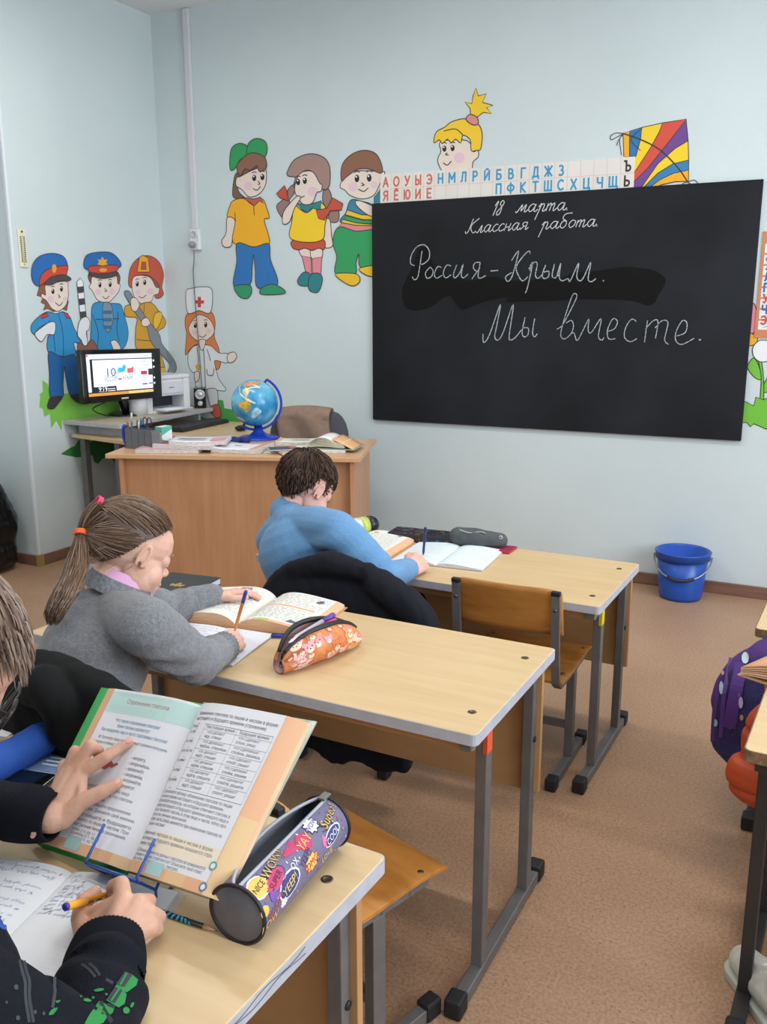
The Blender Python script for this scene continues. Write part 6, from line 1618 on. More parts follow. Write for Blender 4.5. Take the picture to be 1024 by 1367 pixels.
mb.build('picture', None, gb_.t)
mb = MB(); mb.box2((-.205, -.004, -.001), (.207, .237, .001)); mb.build('cover', paint('#b98f66'), gb_.t)
# exercise book of the girl
A1, A2, A3 = on_z(240.6, 831.5, DZ2+.003), on_z(365.6, 848, DZ2+.003), on_z(332.8, 900, DZ2+.003)
eu2 = (A2-A1).normalized(); ev2 = V((-eu2.y, eu2.x, 0)); Wg = (A2-A1).length/2; Hg = .205
e2 = OpenBook('exercise_book', "open exercise book under the girl's writing hand", (A1+A2)/2 - ev2*Hg - V((0, 0, .002)), eu2, ev2, Wg, Hg, .0025, .0025, .003)
e2.drop = {1: (.995, .1), -1: (.995, .1)}
e2.blocks(edge=mat('notebook_edge', '#c9ccd2'), page=mat('notebook_page_b', '#dcdfe8', rough=.7))
mb = MB()
for k in range(11): e2.hand(mb, paint('#3a4050'), -1, .012+.003*(k % 3), Wg*rnd.uniform(.8, .98), .92-.07*k, .0026, rnd, .0008)
for k in range(3): e2.hand(mb, paint('#8a92ac'), 1, Wg*.1, Wg*.5, .9-.08*k, .0022, rnd, .0005)
for k in range(20):
    e2.rule(mb, gr, 1, .004, .04+.047*k, Wg-.004, .04+.047*k, .0003, 4)
mb.build('handwriting', None, e2.t)
# diary
dR, dF, dL = on_z(295, 771, DZ2+.02), on_z(266, 784, DZ2+.02), on_z(232, 764, DZ2+.02)
dx = (dR-dL).normalized(); dy = V((-dx.y, dx.x, 0))
dd = thing('diary', 'black hardback diary with a gold emblem on the middle desk', 'book', V((dR.x, dR.y, DZ2)) - dx*.165, 0, rot=Matrix((dx, dy, V((0, 0, 1)))).transposed())
DW, DH = .165, .2
MB().box2((.003, -DH+.002, .002), (DW-.002, -.002, .018)).build('page_block', mat('diary_pages', '#d4d6e2', rough=.7), dd)
M_DIA = mat('diary_black', '#222528', rough=.45, bump=.2, bscale=300)
MB().box2((0, -DH, .018), (DW, 0, .0205)).build('cover', M_DIA, dd, bevel=.001); MB().box2((0, -DH, 0), (DW, 0, .002)).build('cover', M_DIA, dd, bevel=.001); MB().box2((-.002, -DH, 0), (.003, 0, .0205)).build('spine', M_DIA, dd, bevel=.001)
mb = MB(); mb.m(mat('gold_foil', '#d9b04a', rough=.3, metal=.7))
for sx in (-1, 1): mb.add([V((.085+sx*x, -.11+y, .0208)) for x, y in ((0, -.012), (.006, -.006), (.016, -.010), (.022, .002), (.020, .014), (.010, .006), (.006, .016), (0, .008))], [tuple(range(8))], False)
mb.add([V((.085+x, -.093+y, .0208)) for x, y in ((-.005, -.004), (.005, -.004), (.006, .004), (0, .008), (-.006, .004))], [tuple(range(5))], False)
mb.build('emblem', None, dd)
# bear pouch
K0, K1 = on_z(372, 876, DZ2+.043), on_z(476, 838, DZ2+.043)
def bprof(a):
    e = math.sin(math.pi*min(1, max(0, a*.94+.03)))**.38
    return (e*(1.05-.1*a), e*.92, (e-1)*.9)
bp_ = PencilCase('pencil_case', 'orange and pink teddy bear print pencil pouch, zip open, middle desk', K0, K1, .0455, bprof, lambda a: .35-.25*abs(a-.5), lambda a: .25+.55*math.sin(math.pi*min(1, a*1.1))**1, lambda a: .018*math.sin(math.pi*min(1, a*1.15)))
bp_.shell(mat('pouch_orange', '#b9683a', rough=.5, color2='#d88a50', vscale=30), mat('pouch_lining', '#c9a4a6', rough=.6))
mb = MB(); rb = random.Random(11)
PCs = [paint(x, .5) for x in ('#c4703e', '#d8925c', '#e2b4b4', '#dc9aa4', '#a85a34', '#e6cdb4', '#cf8a86')]
hl = .0006
spots = []
for k in range(64):
    a_ = rb.uniform(.05, .96); d_ = rb.uniform(22, 178) if k < 46 else rb.uniform(180, 300); spots.append((a_, d_))
for k, (a_, d_) in enumerate(spots):
    m_ = PCs[k % 7]; r_ = rb.uniform(.009, .016); hl += .00001
    for ea in (-1, 1): bp_.disc(mb, m_, a_+ea*.0085*r_/.012/.21, math.radians(d_)-.22*r_/.012, r_*.38, r_*.38, hl)
    bp_.disc(mb, m_, a_, math.radians(d_), r_, r_*.9, hl+.0001)
    bp_.disc(mb, PCs[5], a_, math.radians(d_)+.1*r_/.012, r_*.5, r_*.4, hl+.0002)
    for ea in (-1, 1): bp_.disc(mb, C_['k'], a_+ea*.0045*r_/.012/.21, math.radians(d_)-.06, r_*.1, r_*.1, hl+.0003, n=6)
    bp_.disc(mb, C_['k'], a_, math.radians(d_)+.05, r_*.16, r_*.11, hl+.0003, n=6)
mb.build('bear_print', None, bp_.t, world=True)
for b_ in (0., 1.):
    mb = MB(); Q = [bp_.f(.04+.92*k/30, b_, .001) for k in range(31)]
    vs = [p+V((0, 0, .007)) for p in Q]+[p-V((0, 0, .006)) for p in Q]; n_ = len(Q)
    mb.m(M_PIPE); mb.tube(Q, [.0045+.002*math.sin(math.pi*k/30) for k in range(31)], 8); mb.build('zip_tape', None, bp_.t, world=True)
mb = MB(); z0 = bp_.f(.03, 0, .004); mb.bar(z0, z0+V((-.002, -.008, -.022)), .006, .003); mb.tube([z0+V((-.002, -.008, -.026))+V((.004*math.cos(t), 0, .004*math.sin(t))) for t in [k*.63 for k in range(10)]], .001, 5, closed=True); mb.build('zip_pull', M_PIPE, bp_.t, world=True)
ax_ = bp_.ax
for k, (o1, o2, col, cc, lb) in enumerate([(.2, .74, '#dcd6e6', '#5a3a9a', 'white and violet marker lying in the bear pouch'), (.1, .7, '#e6e0e4', '#c03a6a', 'white and crimson felt pen in the bear pouch')]):
    s_ = bp_.P0+ax_*(o1*bp_.L)+V((0, 0, .022+.004*k))-bp_.rt*(.008-.014*k); e_ = bp_.P0+ax_*(o2*bp_.L)+V((0, 0, .046-.006*k))-bp_.rt*(.012-.016*k)
    pen(lb, s_, e_, .0062-.0015*k, col, cc, name='marker', cat='marker')
cp0, cp1 = on_z(362, 848.5, DZ2+.006), on_z(376, 849, DZ2+.006)
o = thing('pen_cap', 'small blue pen cap lying beside the bear pouch', 'pen cap', cp0, 0, rot=rot_from(z=(cp1-cp0), x=(0, .1, 1)))  # a loose pen cap on its own, there is no pen in it
MB().lathe([(0, 0), (.0035, 0), (.0048, .004), (.0048, .03), (0, .03)], 12).build('cap', paint('#2a3f9c', .3), o); MB().box2((.0045, -.0015, .002), (.0065, .0015, .032)).build('clip', paint('#2a3f9c', .3), o)

# ---------------------------------------------------------------- front desk
bu = V((.995, .06, 0)).normalized(); bv = V((-.1, .995, 0)).normalized()
bb = OpenBook('textbook', 'open textbook with peach edges in front of the boy in blue', (-1.515, 2.575, DZ1+.001), bu, bv, .205, .275, .012, .014, .012)
bb.blocks(page=mat('page_cream', '#e2e2da', rough=.65))
mb = MB(); bb.area(mb, M_PEACH, 1, .905, 0, 1, 1, .0006); mb.build('page_border', None, bb.t)
mb = MB()
for k in range(17):
    b_ = .8-.045*k; bb.bars(mb, INK_T, 1, .02, .17, b_, .0034, rnd)
for x_, b_, c1 in ((.3, .86, '#6a6a4a'), (.6, .9, '#8a8a48'), (.75, .85, '#5a5a48')):
    mb.m(paint(c1)); mb.add([bb.pg(1, x_+.05*math.cos(t), b_+.02*math.sin(t), .0008) for t in [k*.7 for k in range(9)]], [tuple(range(9))], False)
mb.build('printed_text', None, bb.t)
mb = MB(); mb.box2((-.21, -.004, -.001), (.212, .279, .001)); mb.build('cover', paint('#c08a60'), bb.t)
xu = V((.995, .07, 0)).normalized(); xv = V((-.13, .99, 0)).normalized()
be = OpenBook('exercise_book', "open exercise book with pale blue right page under the boy's hand", (-1.13, 2.585, DZ1+.001), xu, xv, .158, .262, .002, .004, .009)
be.drop = {1: (.995, .1), -1: (.995, .1)}
be.blocks(edge=mat('notebook_edge', '#c9ccd2'), page=mat('notebook_page_blue', '#d6e2e8', rough=.7))
mb = MB()
for k in range(9): be.hand(mb, paint('#8a92ac'), -1, .01, .15, .88-.06*k, .0026, rnd, .0006)
be.rule(mb, paint('#d8a8b0'), 1, .14, .02, .14, .98, .0006); mb.build('handwriting', None, be.t)
# grey pencil case
g0, g1 = on_z(608, 716, DZ1+.035), on_z(671, 722, DZ1+.03)
bl = Blob()
bl.chain([V((g0.lerp(g1, f_).x, g0.lerp(g1, f_).y, DZ1+.036-.006*f_)) for f_ in (.06, .5, .94)], [.033, .035, .028], 20)
gp = thing('pencil_case', 'dark grey soft pencil case at the back of the front desk', 'pencil case', V((g0.x, g0.y, DZ1)))
bl.mesh('body', .005, 4, fold_noise(.003, 20, 2), mat('grey_case', '#494b4e', rough=.7, var=.1, vscale=40), gp)
mb = MB(); P_ = [V((g0.lerp(g1, f_).x, g0.lerp(g1, f_).y-.026-.004*math.sin(f_*9), DZ1+.066-.012*f_+.004*math.sin(f_*13))) for f_ in [.15+.06*k for k in range(10)]]; mb.tube(crom(P_, 3, False), .0022, 6); mb.build('zip', paint('#8fa39a'), gp, world=True)
mb = MB(); mb.lathe([(.004, 0), (.007, 0), (.007, .002), (.004, .002)], 12, V((g1.x+.004, g1.y-.03, DZ1+.05)), Matrix.Rotation(math.pi/2, 3, 'X'), closed=True); mb.build('eyelet', paint('#b8bac0', .3), gp, world=True)
o = MB().box2((g1.x-.03, g1.y-.06, DZ1), (g1.x+.045, g1.y+.03, DZ1+.008)).build('notebook', mat('crimson_cover', '#9c2f4a', rough=.4), bevel=.001); setp(o, 'crimson notebook under the right end of the grey pencil case', 'book')
# colourful dark folder
f0, f1 = on_z(519, 708, DZ1+.03), on_z(606, 716, DZ1+.03)
fo = thing('folder', 'black folder with small coloured print at the back of the front desk', 'folder', V(((f0.x+f1.x)/2, (f0.y+f1.y)/2+.03, DZ1)), math.atan2(f1.y-f0.y, f1.x-f0.x))
FL_ = (f1-f0).length
MB().box2((-FL_/2, -.06, 0), (FL_/2, .045, .03)).build('case', paint('#1d1e26', .4), fo, bevel=.006)
mb = MB()
for k in range(60):
    mb.m(paint(rb.choice(('#6a4a3a', '#4a5a48', '#3c4a7a', '#7a6a3a', '#5a3444')))); x, y = rb.uniform(-FL_*.47, FL_*.4), rb.uniform(-.052, .036); mb.box2((x, y, .03), (x+rb.uniform(.006, .02), y+.006, .0306))
for k in range(14):
    mb.m(paint(rb.choice(('#6a4a3a', '#4a5a48', '#3c4a7a')))); x = rb.uniform(-FL_*.47, FL_*.4); mb.box2((x, -.0606, .008), (x+.012, -.06, .018))
mb.build('print', None, fo)
# lying drink bottle
w0, w1 = on_z(470, 706, DZ1+.03), on_z(500, 701, DZ1+.03)
wb = thing('water_bottle', 'lying bottle with white, lime and black bands behind the boy in blue', 'bottle', V((w0.x, w0.y, DZ1+.0345)), 0, rot=rot_from(z=(w1-w0), x=(0, 0, 1)))
Lw = (w1-w0).length
MB().lathe([(0, -.08), (.03, -.08), (.034, -.07), (.034, Lw*.3)], 24).build('body', paint('#e2e4de', .3), wb)
MB().lathe([(.034, Lw*.3), (.0345, Lw*.3), (.0345, Lw*.62), (.034, Lw*.62)], 24).build('band', paint('#b6c65c', .3), wb)
MB().lathe([(.034, Lw*.62), (.034, Lw*.85), (.026, Lw*1.02), (.016, Lw*1.1), (0, Lw*1.1)], 24).build('cap', paint('#1d1d28', .35), wb)
# ================================================================= PEOPLE
def skin_mat(name, c1, c2):
    return mat(name, c1, rough=.5, sss=.12, color2=c2, vscale=22, bump=.12, bscale=180, spec=.35)
M_SKIN_G = skin_mat('skin_girl', '#d0a18d', '#dab09d')
M_SKIN_B = skin_mat('skin_boy', '#d6a292', '#dfb2a4')
M_SKIN_W = skin_mat('skin_writer', '#c2937c', '#cda38d')

def head_prims(b, X, k=1.0):
    """child's head; local +y is where the face looks, +z the crown, origin between the ears"""
    def P(x, y, z): return X @ V((x*k, y*k, z*k))
    R3 = X.to_3x3()
    def e(c, r): b.e(P(*c), tuple(q*k for q in r), R3)
    e((0, -.014, .034), (.070, .089, .080)); e((0, .028, .03), (.060, .062, .060)); e((0, .030, -.022), (.056, .054, .062))
    e((0, .052, .026), (.050, .038, .046))
    for s in (-1, 1):
        e((s*.030, .045, -.036), (.029, .032, .034)); b.c(P(s*.043, .008, -.045), P(s*.012, .06, -.088), .015*k, .014*k); e((s*.034, .030, -.044), (.024, .036, .037))
        e((s*.028, .066, .004), (.020, .018, .020)); e((s*.030, .0715, -.003), (.0135, .0105, .0095))
        e((s*.0075, .090, -.029), (.0062, .0066, .0052))
        # ear: rim, lobe and inner bowl
        pts = []
        for t in range(13):
            a = math.radians(-50+t*24)
            pts.append(P(s*(.0695+.004*math.sin(a*.5)), +.004-.0100*math.cos(a)+.005*math.sin(a), .004+.0255*math.sin(a)))
        b.chain(pts, [.0042*k]*len(pts), 8)
        e((s*.0675, .007, .006), (.0045, .010, .020)); e((s*.068, .012, -.016), (.0055, .0065, .007)); e((s*.037, .014, -.022), (.023, .036, .048))
    e((0, .068, -.084), (.020, .017, .017)); e((0, .048, -.078), (.034, .03, .022)); e((0, .066, -.062), (.028, .020, .022))
    b.chain([P(0, .079, .024), P(0, .0835, .008), P(0, .0905, -.012), P(0, .0970, -.0255)], [.009*k, .0078*k, .0072*k, .0078*k]); e((0, .076, -.02), (.02, .012, .02)); e((0, .078, -.042), (.022, .012, .016))
    e((0, .0865, -.0515), (.0165, .0075, .0052)); e((0, .084, -.0610), (.0145, .0075, .0055))
    b.c(P(0, -.024, -.04), P(0, -.032, -.095), .036*k, .039*k)
def face_parts(t, X, k, lash='#4a342c', lip='#bf7a74', brow='#7a5a48'):
    def P(x, y, z): return X @ V((x*k, y*k, z*k))
    R3 = X.to_3x3()
    for s in (-1, 1):
        mb = MB(); mb.tube([P(s*(.030+q*.0125), .0815-.011*q*q-.0015, -.008+.0035*q*q) for q in (-1, -.6, -.2, .2, .6, 1)], [.0006, .0013, .0016, .0017, .0016, .0008], 6)
        for q in (-.7, -.2, .3, .8): mb.tube([P(s*(.030+q*.0125), .081-.011*q*q, -.008+.003*q*q), P(s*(.030+q*.015), .0885-.010*q*q, -.0135)], [.0007, .0003], 4)
        mb.build('eyelashes', paint(lash), t, world=True)
        mb = MB(); mb.tube([P(s*(.030+q*.016), .0835-.014*q*q+.002, .0215-.004*q*q) for q in (-1, -.5, 0, .5, 1)], [.0008, .0018, .002, .0018, .0006], 6); mb.build('eyebrow', paint(brow), t, world=True)
    mb = MB(); mb.ball(P(0, .0882, -.0518), (.0145*k, .0055*k, .0036*k), 14, R3); mb.ball(P(0, .0858, -.0612), (.0122*k, .0055*k, .0042*k), 14, R3); mb.build('lips', mat('lips_'+lip.strip('#'), lip, rough=.45), t, world=True)

def hand_prims(b, W, fwd, nrm, side, k=.85, curl=((20, 25, 15),)*4, thumb=None, spread=.0):
    """W wrist, fwd towards the fingers, nrm out of the back of the hand, side +1 if the thumb lies at fwd x nrm"""
    f = V(fwd).normalized(); n = V(nrm); n = (n-f*n.dot(f)).normalized(); l = f.cross(n)*side
    W = V(W); tips = []
    kn = [W+f*(.074*k)+l*(.026*k)+n*.002, W+f*(.078*k)+l*(.009*k)+n*.005, W+f*(.074*k)-l*(.009*k)+n*.004, W+f*(.066*k)-l*(.025*k)]
    for i, q in enumerate(kn):
        b.c(W+l*((1.5-i)*.011*k), q, .016*k, .0115*k, 12)
    b.c(kn[0]-f*.012, kn[3]-f*.008, .013*k, .011*k, 12); b.c(W+f*.03*k+l*.014*k-n*.004, W+f*.05*k-l*.014*k-n*.004, .016*k, .014*k, 12)
    seg = ((.038, .023, .019), (.042, .027, .020), (.039, .025, .019), (.030, .018, .017))
    for i, q in enumerate(kn):
        p = q; a = 0; pr_ = [q]
        for j in range(3):
            a += math.radians(curl[i][j]); d = f*math.cos(a) - n*math.sin(a) + l*spread*(1.5-i)*(.4 if j == 0 else .2)
            p = p + d.normalized()*seg[i][j]*k; pr_.append(p)
        r0 = .0092 if i < 3 else .008
        b.chain(pr_, [r0*k*1.08, r0*k, r0*k*.92, r0*k*.8], 12); tips.append(pr_)
    if thumb:
        p = W+f*.018*k+l*.024*k-n*.004; pr_ = [p]
        for (df, dl_, dn, L) in thumb:
            p = p+(f*df+l*dl_+n*dn).normalized()*L*k; pr_.append(p)
        b.chain(pr_, [.014*k, .0115*k, .0098*k, .008*k], 12); tips.append(pr_)
    return tips
def strands(mb, paths, r, mats, n=4, rng=None):
    for P in paths:
        mb.m(rng.choice(mats)); m_ = len(P)
        mb.tube(P, [r*(.7+.3*math.sin(math.pi*min(1, k/(m_-1)+.15))) if k < m_-1 else r*.25 for k in range(m_)], n, cap=False)
def fwd_axes(az, pitch, roll=0):
    az, pitch, roll = map(math.radians, (az, pitch, roll))
    f = V((math.sin(az)*math.cos(pitch), math.cos(az)*math.cos(pitch), math.sin(pitch)))
    r = V((math.cos(az), -math.sin(az), 0)); u = r.cross(f)
    r2 = r*math.cos(roll)+u*math.sin(roll); u2 = r2.cross(f)
    return Matrix((r2, f, u2)).transposed()

# ------------------------------------------------------------------ girl in the grey cardigan
girl = thing('person', 'person with a brown ponytail in a grey cardigan writing at the middle desk', 'person', (-1.37, 1.27, 0))
HG = Matrix.Translation(on_y(173, 737, 1.43)) @ fwd_axes(28, -24, 2).to_4x4()
kG = 1.0
N_ = on_y(148, 801, 1.345)
shR = on_y(198, 838, 1.255); shL = N_*2-shR+V((.02, .02, -.03)); 
elR = on_y(262, 886, 1.395); wrR = on_z(300, 864, DZ2+.032)
elL = on_z(222, 812, DZ2+.04)+V((-.0, .0, 0)); wrL = on_z(284, 797, DZ2+.045)
hip = V((-1.37, 1.20, .43))
b = Blob(); head_prims(b, HG, kG)
nk0 = on_y(160, 780, 1.405); nd = V((.24, .44, .86)).normalized(); b.c(HG @ V((0, -.024, -.045)), nk0-nd*.05, .036, .043); b.e(N_.lerp(hip, .34), (.10, .075, .11)); b.e(N_.lerp(hip, .65), (.10, .08, .13)); b.e(hip, (.12, .11, .09))
b.chain([N_+V((0, 0, -.045)), shR, elR, wrR], [.03, .036, .034, .025]); b.chain([N_+V((0, 0, -.045)), shL, elL, wrL], [.03, .036, .034, .025])
for s in (-1, 1):
    kn = hip+V((s*.09+.02, .34, -.02)); b.chain([hip+V((s*.07, 0, 0)), kn, V((kn.x, kn.y+.02, .07)), V((kn.x, kn.y+.1, .035))], [.065, .048, .034, .028])
fw = (on_z(333, 842, DZ2+.03)-wrR)
penG_tip, penG_top = on_z(313, 843, DZ2+.006), on_z(328.5, 789, DZ2+.115)
hand_prims(b, wrR, fw, V((.55, -.35, .75)), -1, .80, ((38, 62, 35), (50, 70, 40), (60, 75, 45), (65, 75, 45)), ((.8, .45, -.2, .034), (.9, .1, -.15, .028), (.95, -.25, -.2, .02)))
fl_ = on_z(334, 788, DZ2+.045)-wrL
hand_prims(b, wrL, fl_, V((-.15, .25, 1)), 1, .82, ((14, 16, 12), (12, 18, 12), (14, 18, 14), (16, 20, 14)), ((.75, .65, -.15, .036), (.9, .3, -.1, .028), (1, .1, -.1, .02)), .12)
b.mesh('body', .0025, 4, None, M_SKIN_G, girl)
face_parts(girl, HG, kG, lash='#4a3830', brow='#9a7a66')
# cardigan
def g_disp(p, n):
    q = V((p.x*9, p.y*9, p.z*9)); a = noise.noise(q)
    # folds gather at the elbows and armpits
    d = min((p-elR).length, (p-elL).length); f_ = math.exp(-(d/.085)**2)
    w = math.sin(((p-elR).dot((elR-shR).normalized()) if (p-elR).length < (p-elL).length else (p-elL).dot((elL-shL).normalized()))*150+a*3)
    da = (p-(shR+V((.0, .03, -.08)))).length; fa = math.exp(-(da/.07)**2)
    return .006*a + .0035*w*f_ + .006*fa*math.sin(p.z*110+p.x*60+a*2.5)
M_CARD = mat('grey_wool', '#707278', rough=.95, color2='#84868b', vscale=160, bump=.9, bscale=420, sheen=.25)
M_RIB = mat('grey_rib', '#696b71', rough=.95, bump=1.0, bscale=90, bstretch=(1, 1, 1), color2='#7f8186', vscale=200)
b = Blob()
tz = (hip-N_)
axb = rot_from(x=(shR-shL), z=(N_-hip))
b.e(N_+tz*.12+V((-.01, -.01, -.03)), (.125, .078, .08), axb); b.e(N_+tz*.32+V((0, -.01, 0)), (.148, .112, .135), axb); b.e(N_+tz*.58+V((-.01, .0, 0)), (.145, .118, .14), axb); b.e(N_+tz*.85, (.145, .125, .12), axb)
b.e(N_+tz*.2+V((-.03, -.045, -.02)), (.10, .07, .10), axb)
b.chain([N_+V((0, 0, -.04)), N_.lerp(shR, .55)+V((0, 0, -.008))+V((0, 0, .0)), shR, shR.lerp(elR, .5), elR, elR.lerp(wrR, .5), wrR-(wrR-elR).normalized()*.004], [.058, .06, .060, .055, .05, .042, .034], 18)
b.chain([N_+V((0, 0, -.04)), N_.lerp(shL, .55)+V((0, 0, -.008)), shL, shL.lerp(elL, .5), elL, elL.lerp(wrL, .5), wrL-(wrL-elL).normalized()*.004], [.058, .06, .06, .052, .046, .042, .033], 18)
b.cyl(nk0-nd*.05, nk0-nd*.010, .074, .062); b.e(nk0-nd*.055+V((-.022, -.035, 0)), (.062, .05, .04))
o = b.mesh('cardigan', .0042, 3, g_disp, M_CARD, girl)
for el_, wr_, r_ in ((elR, wrR, .035), (elL, wrL, .034)):
    d = (wr_-el_).normalized(); mb = MB(); x_ = d.orthogonal().normalized(); y_ = d.cross(x_); vs_ = []
    for i in range(13):
        t_ = -.052+.058*i/12
        for k in range(48):
            a = 2*math.pi*k/48; rr = r_+.0012*(1 if k % 2 else -1)+.0015-(.009 if i == 12 else 0)+.001*math.sin(i*.5)
            vs_.append(wr_+d*t_+(x_*math.cos(a)+y_*math.sin(a))*rr)
    mb.add(vs_, [(i*48+k, i*48+(k+1) % 48, (i+1)*48+(k+1) % 48, (i+1)*48+k) for i in range(12) for k in range(48)], True)
    mb.build('cuff', M_RIB, girl, world=True)['label'] = 'ribbed grey cuff'
# collars: ribbed cardigan neckband and pink polo collar

def collar(c, r0, r1, h, th, m, name, ribs=0, tilt=None):
    d = tilt or nd; x_ = V((1, 0, 0)); x_ = (x_-d*x_.dot(d)).normalized(); y_ = d.cross(x_); mb = MB()
    def f(u, v, o):
        a = 2*math.pi*u; r = r0+(r1-r0)*v+o+(.0011*math.sin(a*ribs) if ribs else 0)
        return c+d*(h*(v-.5))+(x_*math.cos(a)+y_*math.sin(a)*1.05)*r
    mb.m(m); mb.grid(lambda u, v: f(u, v, th), 96, 6); mb.grid(lambda u, v: f(u, v, 0), 96, 6, flip=True)
    mb.grid(lambda u, v: f(u, 1, th*(1-v)), 96, 1)
    return mb.build(name, None, girl, world=True)
collar(nk0+nd*.010, .060, .048, .040, .004, mat('pink_cotton', '#d9a6cc', rough=.85, bump=.3, bscale=300), 'polo_collar')['label'] = 'pink polo collar'
collar(nk0-nd*.006, .073, .061, .034, .005, M_RIB, 'neckband', 40)
# trousers
b = Blob(); b.e(hip+V((0, 0, -.01)), (.15, .135, .1))
for s in (-1, 1):
    kn = hip+V((s*.09+.02, .34, -.02)); b.chain([hip+V((s*.07, 0, -.005)), kn, V((kn.x, kn.y+.02, .09))], [.085, .065, .05])
b.mesh('trousers', .008, 3, fold_noise(.006, 14, 3), mat('black_trousers', '#15161a', rough=.9), girl)
for s in (-1, 1):
    kn = hip+V((s*.09+.02, .34, -.02)); b = Blob(); b.chain([V((kn.x, kn.y+.0, .04)), V((kn.x, kn.y+.13, .032))], [.04, .034]); b.mesh('shoe', .006, 3, None, mat('dark_shoe', '#202126', rough=.5), girl)
# hair: smooth cap, combed strands to the band, ponytail
RG = random.Random(21)
HAIR_G = [mat('hair_g%d' % i, c, rough=.42, spec=.45) for i, c in enumerate(('#4e3a2e', '#5d4738', '#6d5644', '#7a6350', '#58432f'))]
def cran(th, ph, o=0):
    """point over the skull: th from the crown axis, ph around (0 = face)"""
    d = V((math.sin(th)*math.sin(ph), math.sin(th)*math.cos(ph), math.cos(th)))
    return V((0, -.012, .034)) + V((d.x*(.0725+o), d.y*(.092+o)+.0, d.z*(.083+o)))
def hairline(c):
    """below this plane (in head space) there is no hair"""
    y, z = c.y, c.z
    if y > .062: return z > .0775+(y-.062)*.3 - abs(c.x)*.34
    if y > -.005: return z > .034+(y+.005)*.65
    return z > .034-(-.005-y)*1.25
TIE = V((0, -.118, .016)); TOP = V((0, -.098, .082))
mb = MB(); mb.m(HAIR_G[0]); nu, nv = 84, 132; vs_ = []; ok = {}
for i in range(nu+1):
    for j in range(nv):
        c = cran(math.pi*.80*i/nu, 2*math.pi*j/nv, .002); vs_.append(HG @ c); ok[i*nv+j] = hairline(c)
fs_ = [q for i in range(nu) for j in range(nv) for q in [(i*nv+j, (i+1)*nv+j, (i+1)*nv+(j+1) % nv, i*nv+(j+1) % nv)] if all(ok[x] for x in q)]
mb.add(vs_, fs_, True)
def skull_path(a, b_, n=9, o=.004):
    """strand hugging the skull from a to b (head space)"""
    c0 = V((0, -.012, .034)); out = []
    for k in range(n):
        t = k/(n-1); p = a.lerp(b_, t); d = p-c0; q = V((d.x/.0725, d.y/.092, d.z/.083)); L_ = q.length
        lim = 1+o/.08
        if L_ < lim: d = d*(lim/L_)
        elif k not in (0, n-1): d = d*(1+(lim/L_-1)*.6)
        out.append(c0+d)
    return out
paths = []
for k in range(1700):
    th, ph = math.acos(1-RG.random()*1.75), RG.uniform(-math.pi, math.pi); a = cran(th, ph, .003)
    if not hairline(a): continue
    up_ = a.z > .045+(-a.y)*.25
    tgt = TOP if (up_ and a.y > -.09) else TIE
    P = skull_path(a, tgt + V((RG.gauss(0, .004), RG.gauss(0, .003), RG.gauss(0, .004))), 9, RG.uniform(.003, .0065))
    paths.append([HG @ p for p in P])
for k in range(110):
    P = skull_path(TOP+V((RG.gauss(0, .005), 0, RG.gauss(0, .003))), TIE+V((RG.gauss(0, .004), RG.gauss(0, .003), RG.gauss(0, .004))), 7, .012+RG.gauss(0, .003)); paths.append([HG @ p for p in P])
strands(mb, paths, .0013, HAIR_G, 4, RG)
tieW = HG @ TIE; tail = [tieW, on_y(103, 752, 1.30), on_y(90, 785, 1.24), on_y(76, 812, 1.21), on_y(71, 833, 1.205)]
tieW2 = on_y(116, 735, tieW.y)
tail[0] = tieW
paths = []
for k in range(300):
    a = RG.uniform(0, 6.283); rr = math.sqrt(RG.random()); off = AX_R*math.cos(a)*rr + V((0, 0, 1))*math.sin(a)*rr*.3 + AX_F*math.sin(a)*rr*.8
    wd = (.007, .024, .027, .023, .012); end = RG.uniform(.78, 1.04)
    P = crom([t_+off*w_ for t_, w_ in zip(tail, wd)], 4, False); P = P[:max(5, int(len(P)*end))]
    paths.append([p+V((RG.gauss(0, .0009), RG.gauss(0, .0009), RG.gauss(0, .0009))) for p in P])
strands(mb, paths, .0016, HAIR_G, 4, RG)
for k in range(26):   # loose wisps at nape and temple
    a = V((RG.choice((1, 1, -1))*RG.uniform(.03, .066), RG.uniform(-.08, .03), RG.uniform(-.03, .03)));
    P = [a+V((0, -.004*i, -.004*i))+V((.002*math.sin(i+k), 0, 0)) for i in range(5)]; paths = [[HG @ p for p in P]]; strands(mb, paths, .0007, HAIR_G, 3, RG)
mb.build('hair', None, girl, world=True)
def band(c, ax, r, col, name):
    x_ = ax.orthogonal().normalized(); y_ = ax.cross(x_); mb = MB()
    for t_ in (-.0035, .0, .0035): mb.tube([c+ax*t_+(x_*math.cos(a)+y_*math.sin(a))*r for a in [k*math.pi/9 for k in range(18)]], .0026, 6, closed=True)
    return mb.build(name, mat('band_'+col.strip('#'), col, rough=.55), girl, world=True)
band(tieW+(tail[1]-tieW)*.06, (tail[1]-tieW).normalized(), .0115, '#f0642c', 'hair_band')['label'] = 'orange hair band'
band(HG @ (TOP+V((0, -.004, .006))), (HG.to_3x3() @ V((0, -1, .25))).normalized(), .0085, '#e8406a', 'hair_band')['label'] = 'pink hair band'
pen("orange ball pen in the girl's right hand", penG_tip, penG_top, .0042, '#e88a2c', '#2a3a9c')

